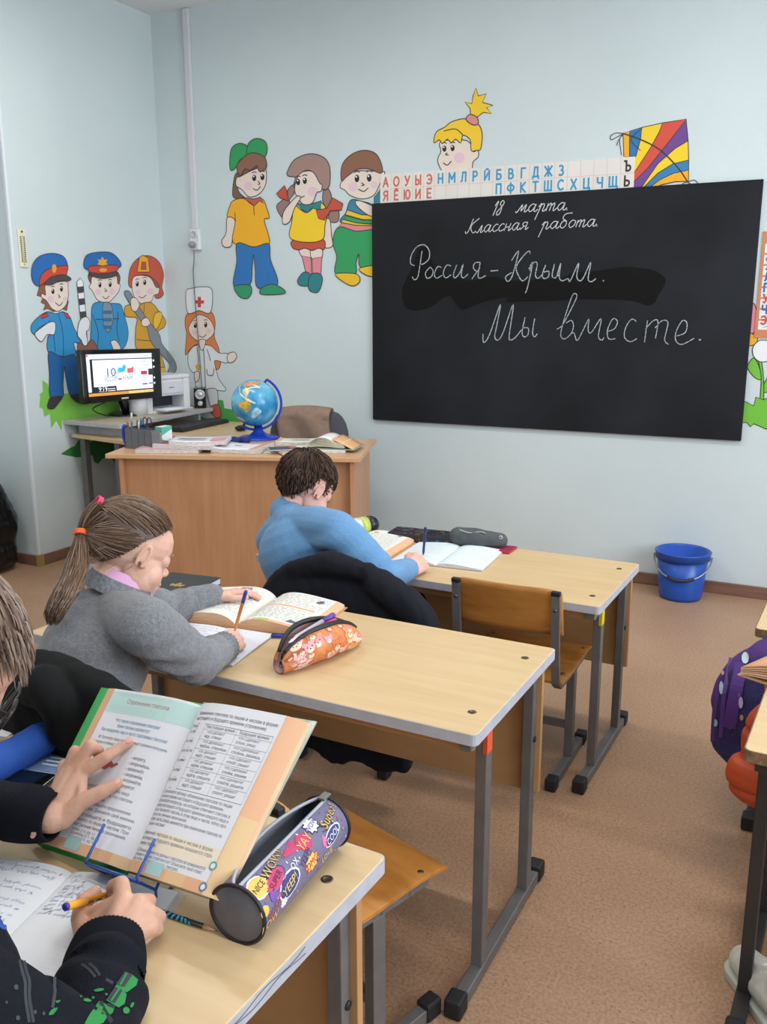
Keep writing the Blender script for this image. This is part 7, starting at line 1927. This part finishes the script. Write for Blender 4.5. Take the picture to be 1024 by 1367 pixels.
# ------------------------------------------------------------------ boy in the blue jumper
boy = thing('person', 'person with short dark hair in a light blue jumper writing at the front desk', 'person', (-1.3, 2.41, 0))
HB = Matrix.Translation(on_y(408, 652, 2.42)) @ fwd_axes(24, -28, -2).to_4x4()
nB = on_y(392, 697, 2.32); bR = on_y(452, 710, 2.235); bL = on_y(368, 722, 2.36)
beR = on_z(516, 772, DZ1+.05)+V((0, 0, .0)); bwR = on_z(550, 757, DZ1+.034)
bhip = V((-1.36, 2.30, .43))
beL = V((bL.x-.02, bL.y+.2, DZ1+.07)); bwL = V((bL.x+.0, bL.y+.36, DZ1+.045))
b = Blob(); head_prims(b, HB, 1.0)
b.c(HB @ V((0, -.024, -.10)), nB+V((0, 0, -.02)), .043, .045); b.e(nB.lerp(bhip, .34), (.10, .075, .11)); b.e(nB.lerp(bhip, .65), (.1, .08, .12)); b.e(bhip, (.12, .11, .09))
b.chain([nB+V((0, 0, -.045)), bR, beR, bwR], [.03, .036, .034, .025]); b.chain([nB+V((0, 0, -.045)), bL, beL, bwL], [.03, .036, .034, .025])
for s in (-1, 1):
    kn = bhip+V((s*.09+.02, .34, -.02)); b.chain([bhip+V((s*.07, 0, 0)), kn, V((kn.x, kn.y+.02, .07)), V((kn.x, kn.y+.1, .035))], [.065, .048, .034, .028])
hand_prims(b, bwR, on_z(581, 738, DZ1+.036)-bwR, V((.6, -.35, .7)), -1, .98, ((40, 62, 35), (52, 70, 40), (60, 75, 45), (62, 75, 45)), ((.8, .45, -.2, .034), (.9, .1, -.15, .028), (.95, -.25, -.2, .02)))
hand_prims(b, bwL, V((.15, .95, -.1)), V((0, 0, 1)), 1, .82, ((14, 16, 12),)*4, ((.75, .65, -.15, .036), (.9, .3, -.1, .028), (1, .1, -.1, .02)), .1)
b.mesh('body', .0028, 3, None, M_SKIN_B, boy)
face_parts(boy, HB, 1.0, lash='#2e2420', brow='#4a382e')
def b_disp(p, n):
    a = noise.noise(V((p.x*8, p.y*8, p.z*8)))
    d = (p-beR).length; f_ = math.exp(-(d/.09)**2); da = (p-(bR+V((-.02, -.02, -.07)))).length; fa = math.exp(-(da/.1)**2)
    return .006*a + .005*f_*math.sin((p-beR).dot((beR-bR).normalized())*110+a*3) + .008*fa*math.sin(p.z*85-p.x*35+a*2)
M_BLUEJ = mat('blue_knit', '#5b8ab6', rough=.9, color2='#6594c0', vscale=200, bump=.5, bscale=350, sheen=.15)
b = Blob(); axb = rot_from(x=(bR-bL), z=(nB-bhip)); tz = bhip-nB
b.e(nB+tz*.1+V((-.01, -.02, -.02)), (.125, .08, .075), axb); b.e(nB+tz*.3+V((-.012, -.02, 0)), (.150, .115, .13), axb); b.e(nB+tz*.55+V((-.015, 0, 0)), (.148, .12, .14), axb); b.e(nB+tz*.85, (.14, .12, .12), axb)
b.chain([nB+V((0, 0, -.022)), nB.lerp(bR, .55), bR, bR.lerp(beR, .5), beR, bwR-(bwR-beR).normalized()*.04], [.068, .068, .064, .058, .05, .036], 18)
b.chain([nB+V((0, 0, -.022)), nB.lerp(bL, .55), bL, bL.lerp(beL, .5), beL, bwL], [.068, .066, .062, .055, .046, .034], 18)
cA = HB @ V((0, -.024, -.10)); cB_ = nB+V((0, 0, -.02)); cd = (cA-cB_).normalized(); cn = cB_.lerp(cA, 1.0)
b.cyl(nB-cd*.03, cn-cd*.004, .068, .053)
b.mesh('jumper', .005, 3, b_disp, M_BLUEJ, boy)
mb = MB(); x_ = cd.orthogonal().normalized(); y_ = cd.cross(x_); mb.m(M_BLUEJ)
for t_, r_ in ((.0, .0), ): mb.grid(lambda u, v: cn+cd*(-.02+.055*v)+(x_*math.cos(6.2832*u)+y_*math.sin(6.2832*u))*(.0545-.003*v+.003*math.sin(math.pi*v)), 48, 8)
mb.build('turtleneck', None, boy, world=True)
b = Blob(); b.e(bhip+V((0, 0, -.01)), (.15, .135, .1))
for s in (-1, 1):
    kn = bhip+V((s*.09+.02, .34, -.02)); b.chain([bhip+V((s*.07, 0, -.005)), kn, V((kn.x, kn.y+.02, .09))], [.085, .065, .05])
b.mesh('trousers', .009, 3, fold_noise(.006, 14, 5), mat('black_trousers', '#15161a'), boy)
for s in (-1, 1):
    kn = bhip+V((s*.09+.02, .34, -.02)); b = Blob(); b.chain([V((kn.x, kn.y+.0, .04)), V((kn.x, kn.y+.13, .032))], [.04, .034]); b.mesh('shoe', .006, 3, None, mat('dark_shoe', '#202126'), boy)
HAIR_B = [mat('hair_b%d' % i, c, rough=.65, spec=.25) for i, c in enumerate(('#33261f', '#402f26', '#4e3a2e', '#5c4636', '#3a2b23'))]
def hairline_b(c):
    y, z, x = c.y, c.z, abs(c.x)
    if y > .05: return z > .045
    if y > .034: return z > .012+(y-.034)*1.6
    if y > .022: return z > -.004
    if y > -.012: return z > .042
    return z > .042-(-.012-y)*2.05
mb = MB(); mb.m(HAIR_B[0]); vs_ = []; ok = {}
for i in range(nu+1):
    for j in range(nv):
        c = cran(math.pi*.86*i/nu, 2*math.pi*j/nv, .004); vs_.append(HB @ c); ok[i*nv+j] = hairline_b(c)
mb.add(vs_, [q for i in range(nu) for j in range(nv) for q in [(i*nv+j, (i+1)*nv+j, (i+1)*nv+(j+1) % nv, i*nv+(j+1) % nv)] if all(ok[x] for x in q)], True)
paths = []; RB = random.Random(5)
whorl = V((.012, -.06, .105))
for k in range(2300):
    th, ph = math.acos(1-RB.random()*1.85), RB.uniform(-math.pi, math.pi); a = cran(th, ph, .004)
    if not hairline_b(a+V((0, 0, -.006 if a.z < .07 else -.012))): continue
    d = (a-whorl); d.normalize(); nn = (a-V((0, -.012, .034))).normalized()
    d = (d-nn*d.dot(nn)); d = d.normalized() if d.length > 1e-4 else V((0, 1, 0))
    d = (d*.8+V((0, .25 if a.y > -.02 else 0, -.55))).normalized(); L_ = RB.uniform(.030, .048)*(.45 if a.z < .062 else 1)*(.4 if abs(a.x) > .045 and -.03 < a.y < .05 and a.z < .085 else 1); cl = RB.gauss(0, .10)
    sd = nn.cross(d); P = []; lift = RB.uniform(0, .007)
    for i in range(6):
        t = i/5; p = a+d*L_*t+sd*cl*L_*t*t*.5; q = p-V((0, -.012, .034)); qq = V((q.x/.0725, q.y/.092, q.z/.083)).length; tgt = 1+(.004+lift+.005*math.sin(math.pi*min(1, t*.85+.1)))/.08
        p = V((0, -.012, .034))+q*(tgt/qq); P.append(HB @ p)
    paths.append(P)
strands(mb, paths, .0015, HAIR_B, 4, RB)
mb.build('hair', None, boy, world=True)
pen("dark blue pen in the boy's right hand", on_z(565, 741, DZ1+.012), on_z(568, 704.5, DZ1+.115), .0045, '#24306e', '#1f2a66')

# ------------------------------------------------------------------ coats on the chairs
M_COATB = mat('navy_coat', '#14161f', rough=.85, spec=.25)
def spline(pts, n=4): return crom(pts, n, False)
b = Blob(); pt_ = spline([on_y(x, y, 2.135) for x, y in ((360, 797), (385, 767), (412, 758), (440, 756), (470, 762), (500, 774), (530, 793), (556, 816))], 3)
b.chain(pt_, [.034]*len(pt_), 12)
for k, p in enumerate(pt_):
    f_ = k/(len(pt_)-1); dx = -.012+.02*f_
    b.chain([p, p+V((0, -.026, -.07)), V((p.x+dx, p.y-.042-.012*math.sin(k*1.1), (p.z+.2)/2)), V((p.x+dx*1.5-.03*f_, p.y-.04, .135+.01*math.sin(k)))], [.034, .034, .036, .034], 10)
    b.chain([p, p+V((0, .022, -.09))], [.034, .03], 10)
b.chain([on_y(392, 760, 2.12), on_y(440, 752, 2.10), on_y(490, 764, 2.10)], [.03, .036, .03], 14)
b.chain(spline([on_y(505, 780, 2.10), on_y(540, 803, 2.09), on_y(566, 832, 2.08), on_y(576, 880, 2.075), on_y(580, 940, 2.07)], 3), [.044]*6+[.041]*7, 14)
def coat_disp(p, n):
    a = noise.noise(V((p.x*9, p.y*9, p.z*3))); c = noise.noise(V((p.x*24+p.z*9, p.y*24, p.z*7+4)))
    return .011*a+.006*(abs(c)-.3)
o = b.mesh('coat', .006, 6, coat_disp, M_COATB); setp(o, "dark navy coat draped over the back of the boy's chair", 'coat')
M_JACK = mat('black_jacket', '#0a0b0d', rough=.85, spec=.25)
b = Blob(); pt_ = spline([on_y(x, y, 1.085) for x, y in ((-40, 908), (0, 899), (30, 896), (58, 896), (90, 905), (122, 920), (155, 940), (190, 957))], 3)
b.chain(pt_, [.037]*len(pt_), 12)
for k, p in enumerate(pt_):
    b.chain([p, p+V((.0, -.02, -.08)), V((p.x, p.y-.022-.008*math.sin(k*1.2), .5)), V((p.x, p.y-.012, .36))], [.037, .035, .034, .033], 10)
b.chain([on_y(20, 925, 1.06), on_y(60, 915, 1.04), on_y(84, 940, 1.04), on_y(92, 975, 1.05)], [.036, .038, .036, .035])
o = b.mesh('jacket', .006, 5, coat_disp, M_JACK); setp(o, "black padded jacket hung over the back of the girl's chair", 'jacket')

# ------------------------------------------------------------------ the writer in front (hands, sleeves, edge of head)
wri = thing('person', 'person in a navy sweatshirt with glasses at the nearest desk, pointing and writing', 'person', (-.85, .42, 0))
BN = nb.n.copy()
def bk(px, py, h): return on_plane(px, py, nb.O+BN*(.012+h), BN)
def dk(px, py, h): return on_z(px, py, DZ3+.005+h)
# left hand, index finger pointing at the page
Lw = bk(70, 1090, .034)
L_in = [bk(109, 1031, .031), bk(142, 1010.5, .026), bk(160, 998.5, .015), bk(173, 992, .010)]
L_mi = [bk(99, 1026, .033), bk(121, 995, .040), bk(132, 1003, .020), bk(131, 1012, .012)]
L_ri = [bk(90, 1032, .031), bk(100, 1003, .038), bk(108, 1014, .018), bk(106, 1024, .012)]
L_pi = [bk(82, 1043, .027), bk(85, 1021, .032), bk(90, 1028, .014), bk(88, 1036, .011)]
L_th = [bk(84, 1092, .026), bk(109, 1070, .026), bk(136, 1057, .019), bk(156, 1047, .011)]
b = Blob()
for f_, r_ in ((L_in, (.0112, .0094, .0084, .0070)), (L_mi, (.0112, .0096, .0084, .0074)), (L_ri, (.0108, .0092, .008, .007)), (L_pi, (.0098, .0084, .0074, .0066))):
    b.chain(f_, r_, 16); b.c(Lw, f_[0], .0165, .0118, 16)
b.chain(L_th, (.0165, .0122, .0108, .0084), 16); b.c(Lw, L_th[0], .019, .0165, 16); b.c(L_th[0], L_in[0], .012, .010, 14); b.c(L_th[1], L_in[0], .008, .009, 14); b.c(bk(88, 1070, .024), bk(96, 1050, .026), .017, .015, 16)
Lel = V((-1.33, .70, .70)); Lsh = V((-1.05, .46, .93)); Rsh = V((-.72, .36, .88)); Ne = V((-.92, .45, .97))
# right hand holding the pen
Rw = dk(145, 1256, .036)
R_in = [dk(164, 1201, .064), dk(162, 1180, .062), dk(151, 1183, .047), dk(149, 1194, .030)]
R_mi = [dk(184, 1206, .058), dk(199, 1203, .044), dk(192, 1203, .022), dk(180, 1202, .014)]
R_ri = [dk(196, 1218, .046), dk(213, 1224, .030), dk(206, 1224, .013), dk(192, 1222, .010)]
R_pi = [dk(199, 1237, .034), dk(210, 1240, .019), dk(204, 1244, .009), dk(194, 1243, .009)]
R_th = [dk(118, 1247, .028), dk(108, 1226, .034), dk(112, 1204, .040), dk(127, 1192, .036)]
for f_, r_ in ((R_in, (.0122, .0105, .0090, .0072)), (R_mi, (.0120, .0096, .0086, .0074)), (R_ri, (.0112, .0090, .0080, .0070)), (R_pi, (.0102, .0084, .0074, .0066))):
    b.chain(f_, r_, 16); b.c(Rw, f_[0], .018, .0125, 16)
b.chain(R_th, (.0175, .0128, .0112, .0088), 16); b.c(Rw, R_th[0], .02, .0175, 16); b.c(dk(150, 1232, .034), dk(176, 1226, .032), .019, .017, 16); b.c(R_th[1], R_in[0], .0085, .010, 14); b.c(R_th[0], R_in[0], .014, .012, 14)
b.c(dk(185, 1250, .022), dk(200, 1243, .018), .014, .010, 14)
Rel = on_z(112, 1450, .645)
b.chain([Rw, Rel, Rsh, Ne], [.024, .033, .042, .05], 16); b.chain([Lw, Lel, Lsh, Ne], [.024, .033, .042, .05], 16)
wh = V((-.86, .25, .42)); b.e(Ne.lerp(wh, .35), (.13, .09, .14)); b.e(Ne.lerp(wh, .7), (.12, .09, .14)); b.e(wh, (.13, .11, .09))
for s in (-1, 1):
    kn = wh+V((s*.09, .32, -.02)); b.chain([wh+V((s*.07, 0, 0)), kn, V((kn.x, kn.y+.02, .07)), V((kn.x, kn.y+.1, .035))], [.065, .048, .034, .028])
HW = Matrix.Translation(on_y(-90, 880, .66)) @ fwd_axes(50, -40, 8).to_4x4()
head_prims(b, HW, 1.03); b.c(HW @ V((0, -.024, -.10)), Ne, .043, .045)
b.mesh('body', .0021, 4, None, M_SKIN_W, wri)
# nails
M_NAIL = mat('nail', '#dfa598', rough=.3)
for P, up_ in ((L_in, BN), (L_th, BN), (R_th, V((0, 0, 1)))):
    d = (P[-1]-P[-2]).normalized(); n_ = (up_-d*up_.dot(d)).normalized(); mb = MB(); mb.ball(P[-1]+n_*.0062+d*.001, (.0052, .0068, .0018), 14, rot_from(y=d, z=n_)); mb.build('fingernail', M_NAIL, wri, world=True)
# sweatshirt
rd = (Rw-Rel).normalized(); ru = V((0, 0, 1)); ru = (ru-rd*ru.dot(rd)).normalized(); rs = rd.cross(ru)
Rl = (Rw-Rel).length
def w_disp(p, n):
    q = p-Rel; t = q.dot(rd)/Rl; a = noise.noise(V((p.x*10, p.y*10, p.z*10)))
    near = math.exp(-((t-.35)/.4)**2)*(q-rd*q.dot(rd)).length < .12
    d = .004*a
    if (q-rd*q.dot(rd)).length < .12 and -.2 < t < .75: d += .0055*math.sin(t*Rl*75+a*4+q.dot(rs)*22)
    return d
b = Blob()
cuR = Rw-rd*.012
b.chain([Rw-rd*.052, Rel.lerp(Rw, .35), Rel, Rel.lerp(Rsh, .5), Rsh, Ne+V((0, 0, -.05))], [.046, .056, .060, .066, .072, .07], 22)
ld = (Lw-Lel).normalized(); cuL = Lw-ld*.006
b.chain([Lw-ld*.05, Lel.lerp(Lw, .4), Lel, Lel.lerp(Lsh, .5), Lsh, Ne+V((0, 0, -.05))], [.040, .046, .052, .06, .068, .07], 20)
b.e(Ne.lerp(wh, .25), (.18, .125, .15)); b.e(on_y(-108, 1350, .47), (.13, .085, .17)); b.e(Ne.lerp(wh, .5), (.19, .135, .17)); b.e(Ne.lerp(wh, .85), (.18, .14, .14))
o = b.mesh('sweatshirt', .0034, 3, w_disp, mat('navy_sweatshirt', '#12141d', rough=.9, bump=.4, bscale=300, spec=.2), wri)
C8 = lambda x, y: (x*.25391, 1130+y*.25391)
dc = Decal(o, wri)
def dp(col, pts, h=.0012): dc.poly(col, [C8(*p) for p in pts], h, smooth=False)
GRN, GRY, LGY = '#237c3b', '#2f3238', '#3a3d44'
dp(GRN, [(652, 662), (690, 676), (722, 702), (712, 732), (662, 770), (602, 742)]); dp(GRY, [(652, 662), (692, 678), (648, 742), (606, 728)], .0018); dc.line(GRN, [C8(660, 672), C8(625, 735)], .002, .0024)
dp(GRN, [(602, 742), (640, 756), (662, 778), (652, 830), (620, 850), (556, 812)]); dp(GRY, [(602, 742), (640, 758), (602, 828), (558, 808)], .0018); dc.line(GRN, [C8(622, 752), C8(580, 820)], .002, .0024)
dp(GRN, [(522, 816), (562, 836), (600, 850), (590, 880), (556, 905), (540, 930), (480, 950), (440, 932), (470, 880)]); dc.line(GRY, [C8(528, 822), C8(545, 870), C8(580, 930)], .004, .0018); dc.line(GRY, [C8(560, 838), C8(600, 855)], .004, .0018)
for x, y, rx, ry, a_ in ((520, 757, 27, 8, -.15), (458, 812, 24, 9, .1), (660, 865, 17, 18, 0), (490, 798, 8, 7, 0), (421, 792, 5, 5, 0), (558, 780, 7, 6, 0), (275, 868, 30, 11, -.75), (300, 815, 14, 6, -.3), (690, 835, 8, 16, .5)):
    dc.oval(GRN, *C8(x, y), rx*.254, ry*.254, .0012, a_)
for pts in ([(430, 622), (470, 650), (502, 690)], [(468, 618), (500, 645), (525, 682)], [(555, 700), (592, 722)], [(290, 690), (285, 760), (272, 850)]): dc.line(LGY, [C8(*p) for p in pts], .0028)
dp(LGY, [(-10, 440), (30, 480), (80, 540), (122, 600), (118, 628), (70, 575), (-10, 510)])
for pts in ([(98, 600), (112, 660), (128, 720), (130, 800), (150, 925)], [(122, 606), (134, 660), (150, 715), (150, 800), (172, 925)]): dc.line(LGY, [C8(*p) for p in pts], .0026)
for x, y, q in ((80, 742, 12), (180, 872, 9), (90, 902, 11), (30, 820, 7), (225, 880, 8)): dc.oval(LGY, *C8(x, y), q*.254, q*.3)
dc.line('#2a5aa8', [C8(20+34*math.cos(t), 390+38*math.sin(t)) for t in [k*.5-2.2 for k in range(13)]], .0045)
dc.build('print', wri)
dc = Decal(o, wri); vs, fs = text_geo('85736////', 1, 'LEFT', .004); w_ = max(x for x, y in vs)
Q = [dc.hit(19-y*11-x/w_*8, 1149-x/w_*46+y*2, .0015) for x, y in vs]
if all(Q): dc.mb.m(paint('#5f79a8', .8)); dc.mb.add(Q, fs, False); dc.build('number_print', wri)
M_NRIB = mat('navy_rib', '#0f1018', rough=.95, spec=.2)
for c_, d_, r0, r1, L_ in ((Rw, rd, .047, .040, .062), (Lw, ld, .045, .038, .062)):
    x_ = (V((0, 0, 1))-d_*d_.z).normalized(); y_ = d_.cross(x_); mb = MB(); mb.m(M_NRIB); NN = 96
    def fc(i, k, o): 
        a = 2*math.pi*k/NN; v = i/12; r = r0+(r1-r0)*v+.003*math.sin(math.pi*v)+(.0007 if k % 2 else -.0007)+o
        return c_+d_*(-L_+.0+(L_+.004)*v)+(x_*math.cos(a)*.86+y_*math.sin(a))*r
    vs_ = [fc(i, k, 0) for i in range(13) for k in range(NN)]+[fc(12, k, -.004) for k in range(NN)]+[fc(9, k, -.006) for k in range(NN)]
    mb.add(vs_, [(i*NN+k, i*NN+(k+1) % NN, (i+1)*NN+(k+1) % NN, (i+1)*NN+k) for i in range(14) for k in range(NN)], True)
    oc_ = mb.build('cuff', None, wri, world=True); oc_['label'] = 'ribbed navy cuff'
dc = Decal(oc_, wri); dc.oval('#050507', 47, 1119, 10, 12, .0012, .3); dc.oval('#c99a84', 45, 1114, 3.5, 5, .0022, .5); dc.build('thumb_hole', wri)
# hair and glasses
mb = MB(); RW_ = random.Random(8); HAIR_W = [mat('hair_w%d' % i, c, rough=.5, spec=.4) for i, c in enumerate(('#5a463a', '#6e5a4c', '#80695a', '#937e6c'))]
vs_ = []; ok = {}
def hl_w(c): return c.z > (.05 if c.y > .03 else .02-(.03-c.y)*.8)
for i in range(nu+1):
    for j in range(nv):
        c = cran(math.pi*.82*i/nu, 2*math.pi*j/nv, .006); vs_.append(HW @ c); ok[i*nv+j] = hl_w(c)
mb.m(HAIR_W[0]); mb.add(vs_, [q for i in range(nu) for j in range(nv) for q in [(i*nv+j, (i+1)*nv+j, (i+1)*nv+(j+1) % nv, i*nv+(j+1) % nv)] if all(ok[x] for x in q)], True)
paths = []
for k in range(1500):
    th, ph = math.acos(1-RW_.random()*1.3), RW_.uniform(-math.pi, math.pi); a = cran(th, ph, .006)
    if not hl_w(a): continue
    P = [HW @ a]; p = a; wd = HW.to_3x3()
    d = (a-V((0, -.05, .12))).normalized(); L_ = RW_.uniform(.015, .034)
    g_ = HW.to_3x3().inverted() @ V((0, 0, -1))
    for i in range(7):
        d = (d+g_*.28).normalized(); p = p+d*L_/7; q = p-V((0, -.012, .034)); ql = V((q.x/.0725, q.y/.092, q.z/.083)).length
        if ql < 1.12: p = V((0, -.012, .034))+q*(1.12/ql)
        P.append(HW @ p)
    paths.append(P)
strands(mb, paths, .0013, HAIR_W, 4, RW_)
mb.build('hair', None, wri, world=True)
M_GLF = mat('glasses_black', '#15151a', rough=.25)
gl_c = HW @ V((0, .105, -.004)); HR = HW.to_3x3()
spx = thing('glasses', "black framed glasses on the writer's face at the left picture edge", 'glasses', gl_c, 0, rot=HR)
for s in (-1, 1):
    mb = MB(); Q = [V((s*.036+x, .004-.06*abs(s*.036+x)**1.3, y)) for x, y in rrect(-.027, -.021, .027, .019, .011)]
    mb.tube(Q, .0026, 8, closed=True); rim_ = mb.build('rim', M_GLF, spx)
    mb = MB(); mb.m(mat('lens', '#dfe6ee', rough=.03, alpha=.12)); mb.add([q*1 for q in Q], [tuple(range(len(Q)))], False); mb.build('lens', None, rim_)
    mb = MB(); mb.bar((s*.064, -.002, .012), (s*.077, -.11, .006), .006, .0035); mb.build('temple', M_GLF, spx)
mb = MB(); mb.tube([(-.009, .004, .008), (0, .007, .011), (.009, .004, .008)], .0024, 8); mb.build('bridge', M_GLF, spx)
p_cap, p_tip = dk(88, 1210.5, .070), dk(172, 1187, .001)
pen('orange pen with blue end in the writing hand, nearest desk', p_tip, p_cap, .0046, '#e8a02c', '#e8a02c')
bpn = [o for o in bpy.data.objects if o.get('label', '').startswith('orange pen with')][0]
Lp = (p_cap-p_tip).length
MB().lathe([(.0049, Lp-.008), (.0049, Lp+.001), (.0035, Lp+.003), (0, Lp+.003)], 12).build('end_plug', paint('#24308c', .3), bpn)
mb = MB()
for k, x in enumerate((.55, .68)): mb.box((.0047, 0, Lp*x), (.001, .0022, .012))
mb.build('print', paint('#5a3a1c'), bpn)
0 and print('glasses px', [tuple(round(q) for q in (512+F_PX*(p-CAM).dot(AX_R)/(p-CAM).dot(AX_F), 683.5-F_PX*(p-CAM).dot(AX_U)/(p-CAM).dot(AX_F))) for p in (HW @ V((.036, .105, 0)), HW @ V((.064, .105, .01)), HW @ V((0, 0, 0)))])

# ================================================================= THINGS AT THE RIGHT EDGE
# backpack
M_PURP = mat('backpack_purple', '#4c2a78', rough=.7, bump=.3, bscale=300); M_NAVYB = mat('backpack_navy', '#221f52', rough=.75, color2='#2b2a66', vscale=200, bump=.3, bscale=300)
bpk = thing('backpack', 'purple and navy school backpack hanging behind the right-hand desk', 'backpack', (-.06, 2.3, .2))
b = Blob()
bC = on_y(985, 945, 2.32)+V((.09, .03, 0))
BE = [(bC, (.160, .115, .175)), (bC+V((.0, 0, -.10)), (.155, .11, .09)), (bC+V((.025, 0, .12)), (.115, .095, .085)), (bC+V((-.085, -.0, -.05)), (.065, .09, .11))]
for c, r in BE: b.e(c, r)
def bpm(p, n):
    x = p.x-bpk.location.x; s = (p.z-.2)
    u = (p.y-2.3)+x*.2
    if s < .08: return 1
    return 0 if (math.sin(u*38+1.0) > .35 and n.x < .6) else 1
b.mesh('body', .006, 6, fold_noise(.004, 12, 6), None, bpk, mfun=bpm, mats=[M_PURP, M_NAVYB])
mb = MB()
def bagpt(px, py, o=.004):
    d = ray(px, py).normalized(); best = None
    for c, r in BE:
        q = CAM-c; a_ = sum((d[i]/(r[i]+o))**2 for i in range(3)); b_ = 2*sum(d[i]*q[i]/(r[i]+o)**2 for i in range(3)); c_ = sum((q[i]/(r[i]+o))**2 for i in range(3))-1
        D = b_*b_-4*a_*c_
        if D > 0:
            t = (-b_-math.sqrt(D))/(2*a_); best = t if best is None or t < best else best
    return CAM+d*best if best else None
for (x, y, w, h, col) in ((963, 918, 3, 9, '#a8c4d8'), (995, 878, 5, 8, '#c4d4e0'), (984, 870, 2.5, 3, '#c8c0a0'), (955, 965, 3, 5, '#9ab4cc'), (975, 966, 3.5, 7, '#98b8d0'), (989, 938, 3, 8, '#b0a8c8'), (990, 958, 2.5, 4, '#b09868'), (965, 898, 2, 3, '#b8a888'), (985, 927, 2.5, 3, '#8a88a8'), (1000, 848, 4, 4, '#c8c8cc'), (997, 863, 8, 1.5, '#c0c4d4')):
    P = [bagpt(x+w*math.cos(t), y+h*math.sin(t), .006) for t in [k*.7 for k in range(9)]]
    if all(P): mb.m(paint(col)); mb.add(P, [tuple(range(9))], False)
mb.build('print', None, bpk, world=True)
for pts in ([(976, 878), (967, 925), (962, 985)], [(963, 903), (954, 945), (951, 990)]):
    Q = [p for p in (bagpt(x, y, .005) for x, y in pts) if p]; mb = MB(); mb.m(paint('#5a2f80', .6)); ribbon(mb, crom(Q, 5, False), .010, (CAM-Q[0]).normalized()); mb.build('piping', None, bpk, world=True)
strap = [p for p in (bagpt(x, y, .010) for x, y in ((1000, 855), (990, 885), (984, 915), (978, 945), (974, 972))) if p]
if len(strap) > 2:
    mb = MB(); mb.m(M_PURP); ribbon(mb, crom(strap, 4, False), .03, (CAM-strap[0]).normalized()); mb.build('strap', None, bpk, world=True)
# orange jacket
M_OR = mat('orange_quilt', '#b8481f', rough=.55, bump=.3, bscale=120)
b = Blob(); oc = on_y(1000, 1035, 2.11)
b.e(oc+V((.03, 0, -.0)), (.085, .06, .075)); b.e(oc+V((.045, .0, .1)), (.07, .06, .10)); b.e(oc+V((.08, .03, .2)), (.07, .05, .09)); b.e(oc+V((.19, .03, .05)), (.1, .06, .22)); b.e(oc+V((.10, -.02, -.16)), (.075, .055, .09))
def quilt(p, n):
    s = (p.z-.45)/.075; return -.007*math.exp(-((s-round(s))/.10)**2)+.005*noise.noise(p*14)
o = b.mesh('quilted_jacket', .0045, 3, quilt, M_OR); setp(o, 'orange quilted jacket hanging on the chair behind the right-hand desk', 'jacket')
# book corner on the right desks
c_ = on_z(985, 893, .58+.01)
ob_ = thing('textbook', 'open book with peach pages at the right edge, on the worn desk', 'book', on_z(1030, 905, .62), math.radians(-25))
mb = MB()
for k in range(6):
    mb.m(paint(('#e0b48c', '#e8d2b8', '#dfa67c')[k % 3])); mb.slab(lambda u, v, k=k: V((-.05+.2*u, -.04+.11*v, .004+.003*k+(.012+.004*k)*math.sin(u*2.6))), lambda u, v, k=k: V((-.05+.2*u, -.04+.11*v, .002+.003*k+(.012+.004*k)*math.sin(u*2.6))), 10, 2)
mb.build('pages', None, ob_); MB().box2((-.055, -.045, 0), (.16, .075, .002)).build('cover', paint('#b98f66'), ob_)
# sneaker under the right desk
sh0 = on_z(1013, 1314, 0.03)
sn = thing('sneaker', 'white sneaker on the floor under the right-hand desk', 'shoe', V((sh0.x, sh0.y, 0)), math.radians(35))
b = Blob(); M4 = PM[sn.name]
b.chain([M4 @ V((-.0, .055, .04)), M4 @ V((.0, .0, .05)), M4 @ V((.0, -.09, .06))], [.034, .04, .04]); b.c(M4 @ V((0, -.08, .06)), M4 @ V((0, -.09, .11)), .036, .034)
b.mesh('upper', .004, 3, None, mat('sneaker_white', '#c9cbc4', rough=.6, var=.08, vscale=30), sn)
mb = MB(); mb.prism(rrect(-.042, -.135, .042, .094, .04, 6), 0, .022); mb.build('sole', mat('sneaker_sole', '#b9bbb2', rough=.6), sn, bevel=.004)
for k in range(4):
    mb = MB(); z = .078+.005*k; y = .03-.022*k; mb.tube([M4 @ V((-.025, y, z-.012)), M4 @ V((0, y-.002, z+.004)), M4 @ V((.025, y, z-.012))], .003, 6); mb.build('lace', paint('#e4e4e0'), sn, world=True)

# ================================================================= REPEATS SHARE A GROUP
for o_ in bpy.data.objects:
    if o_.parent is None and 'label' in o_ and 'group' not in o_:
        k_ = o_.name.split('.')[0]
        g_ = {'mural figure': 'painted children and grown-ups on the walls', 'mural grass': 'painted grass on the walls', 'person': 'pupils at their desks', 'pencil case': 'pencil cases on the desks'}.get(o_['category']) or \
             {'textbook': 'open textbooks', 'exercise_book': 'open exercise books', 'marker': 'felt pens in the bear pouch', 'pen': 'pens held by the pupils'}.get(k_)
        if g_: o_['group'] = g_
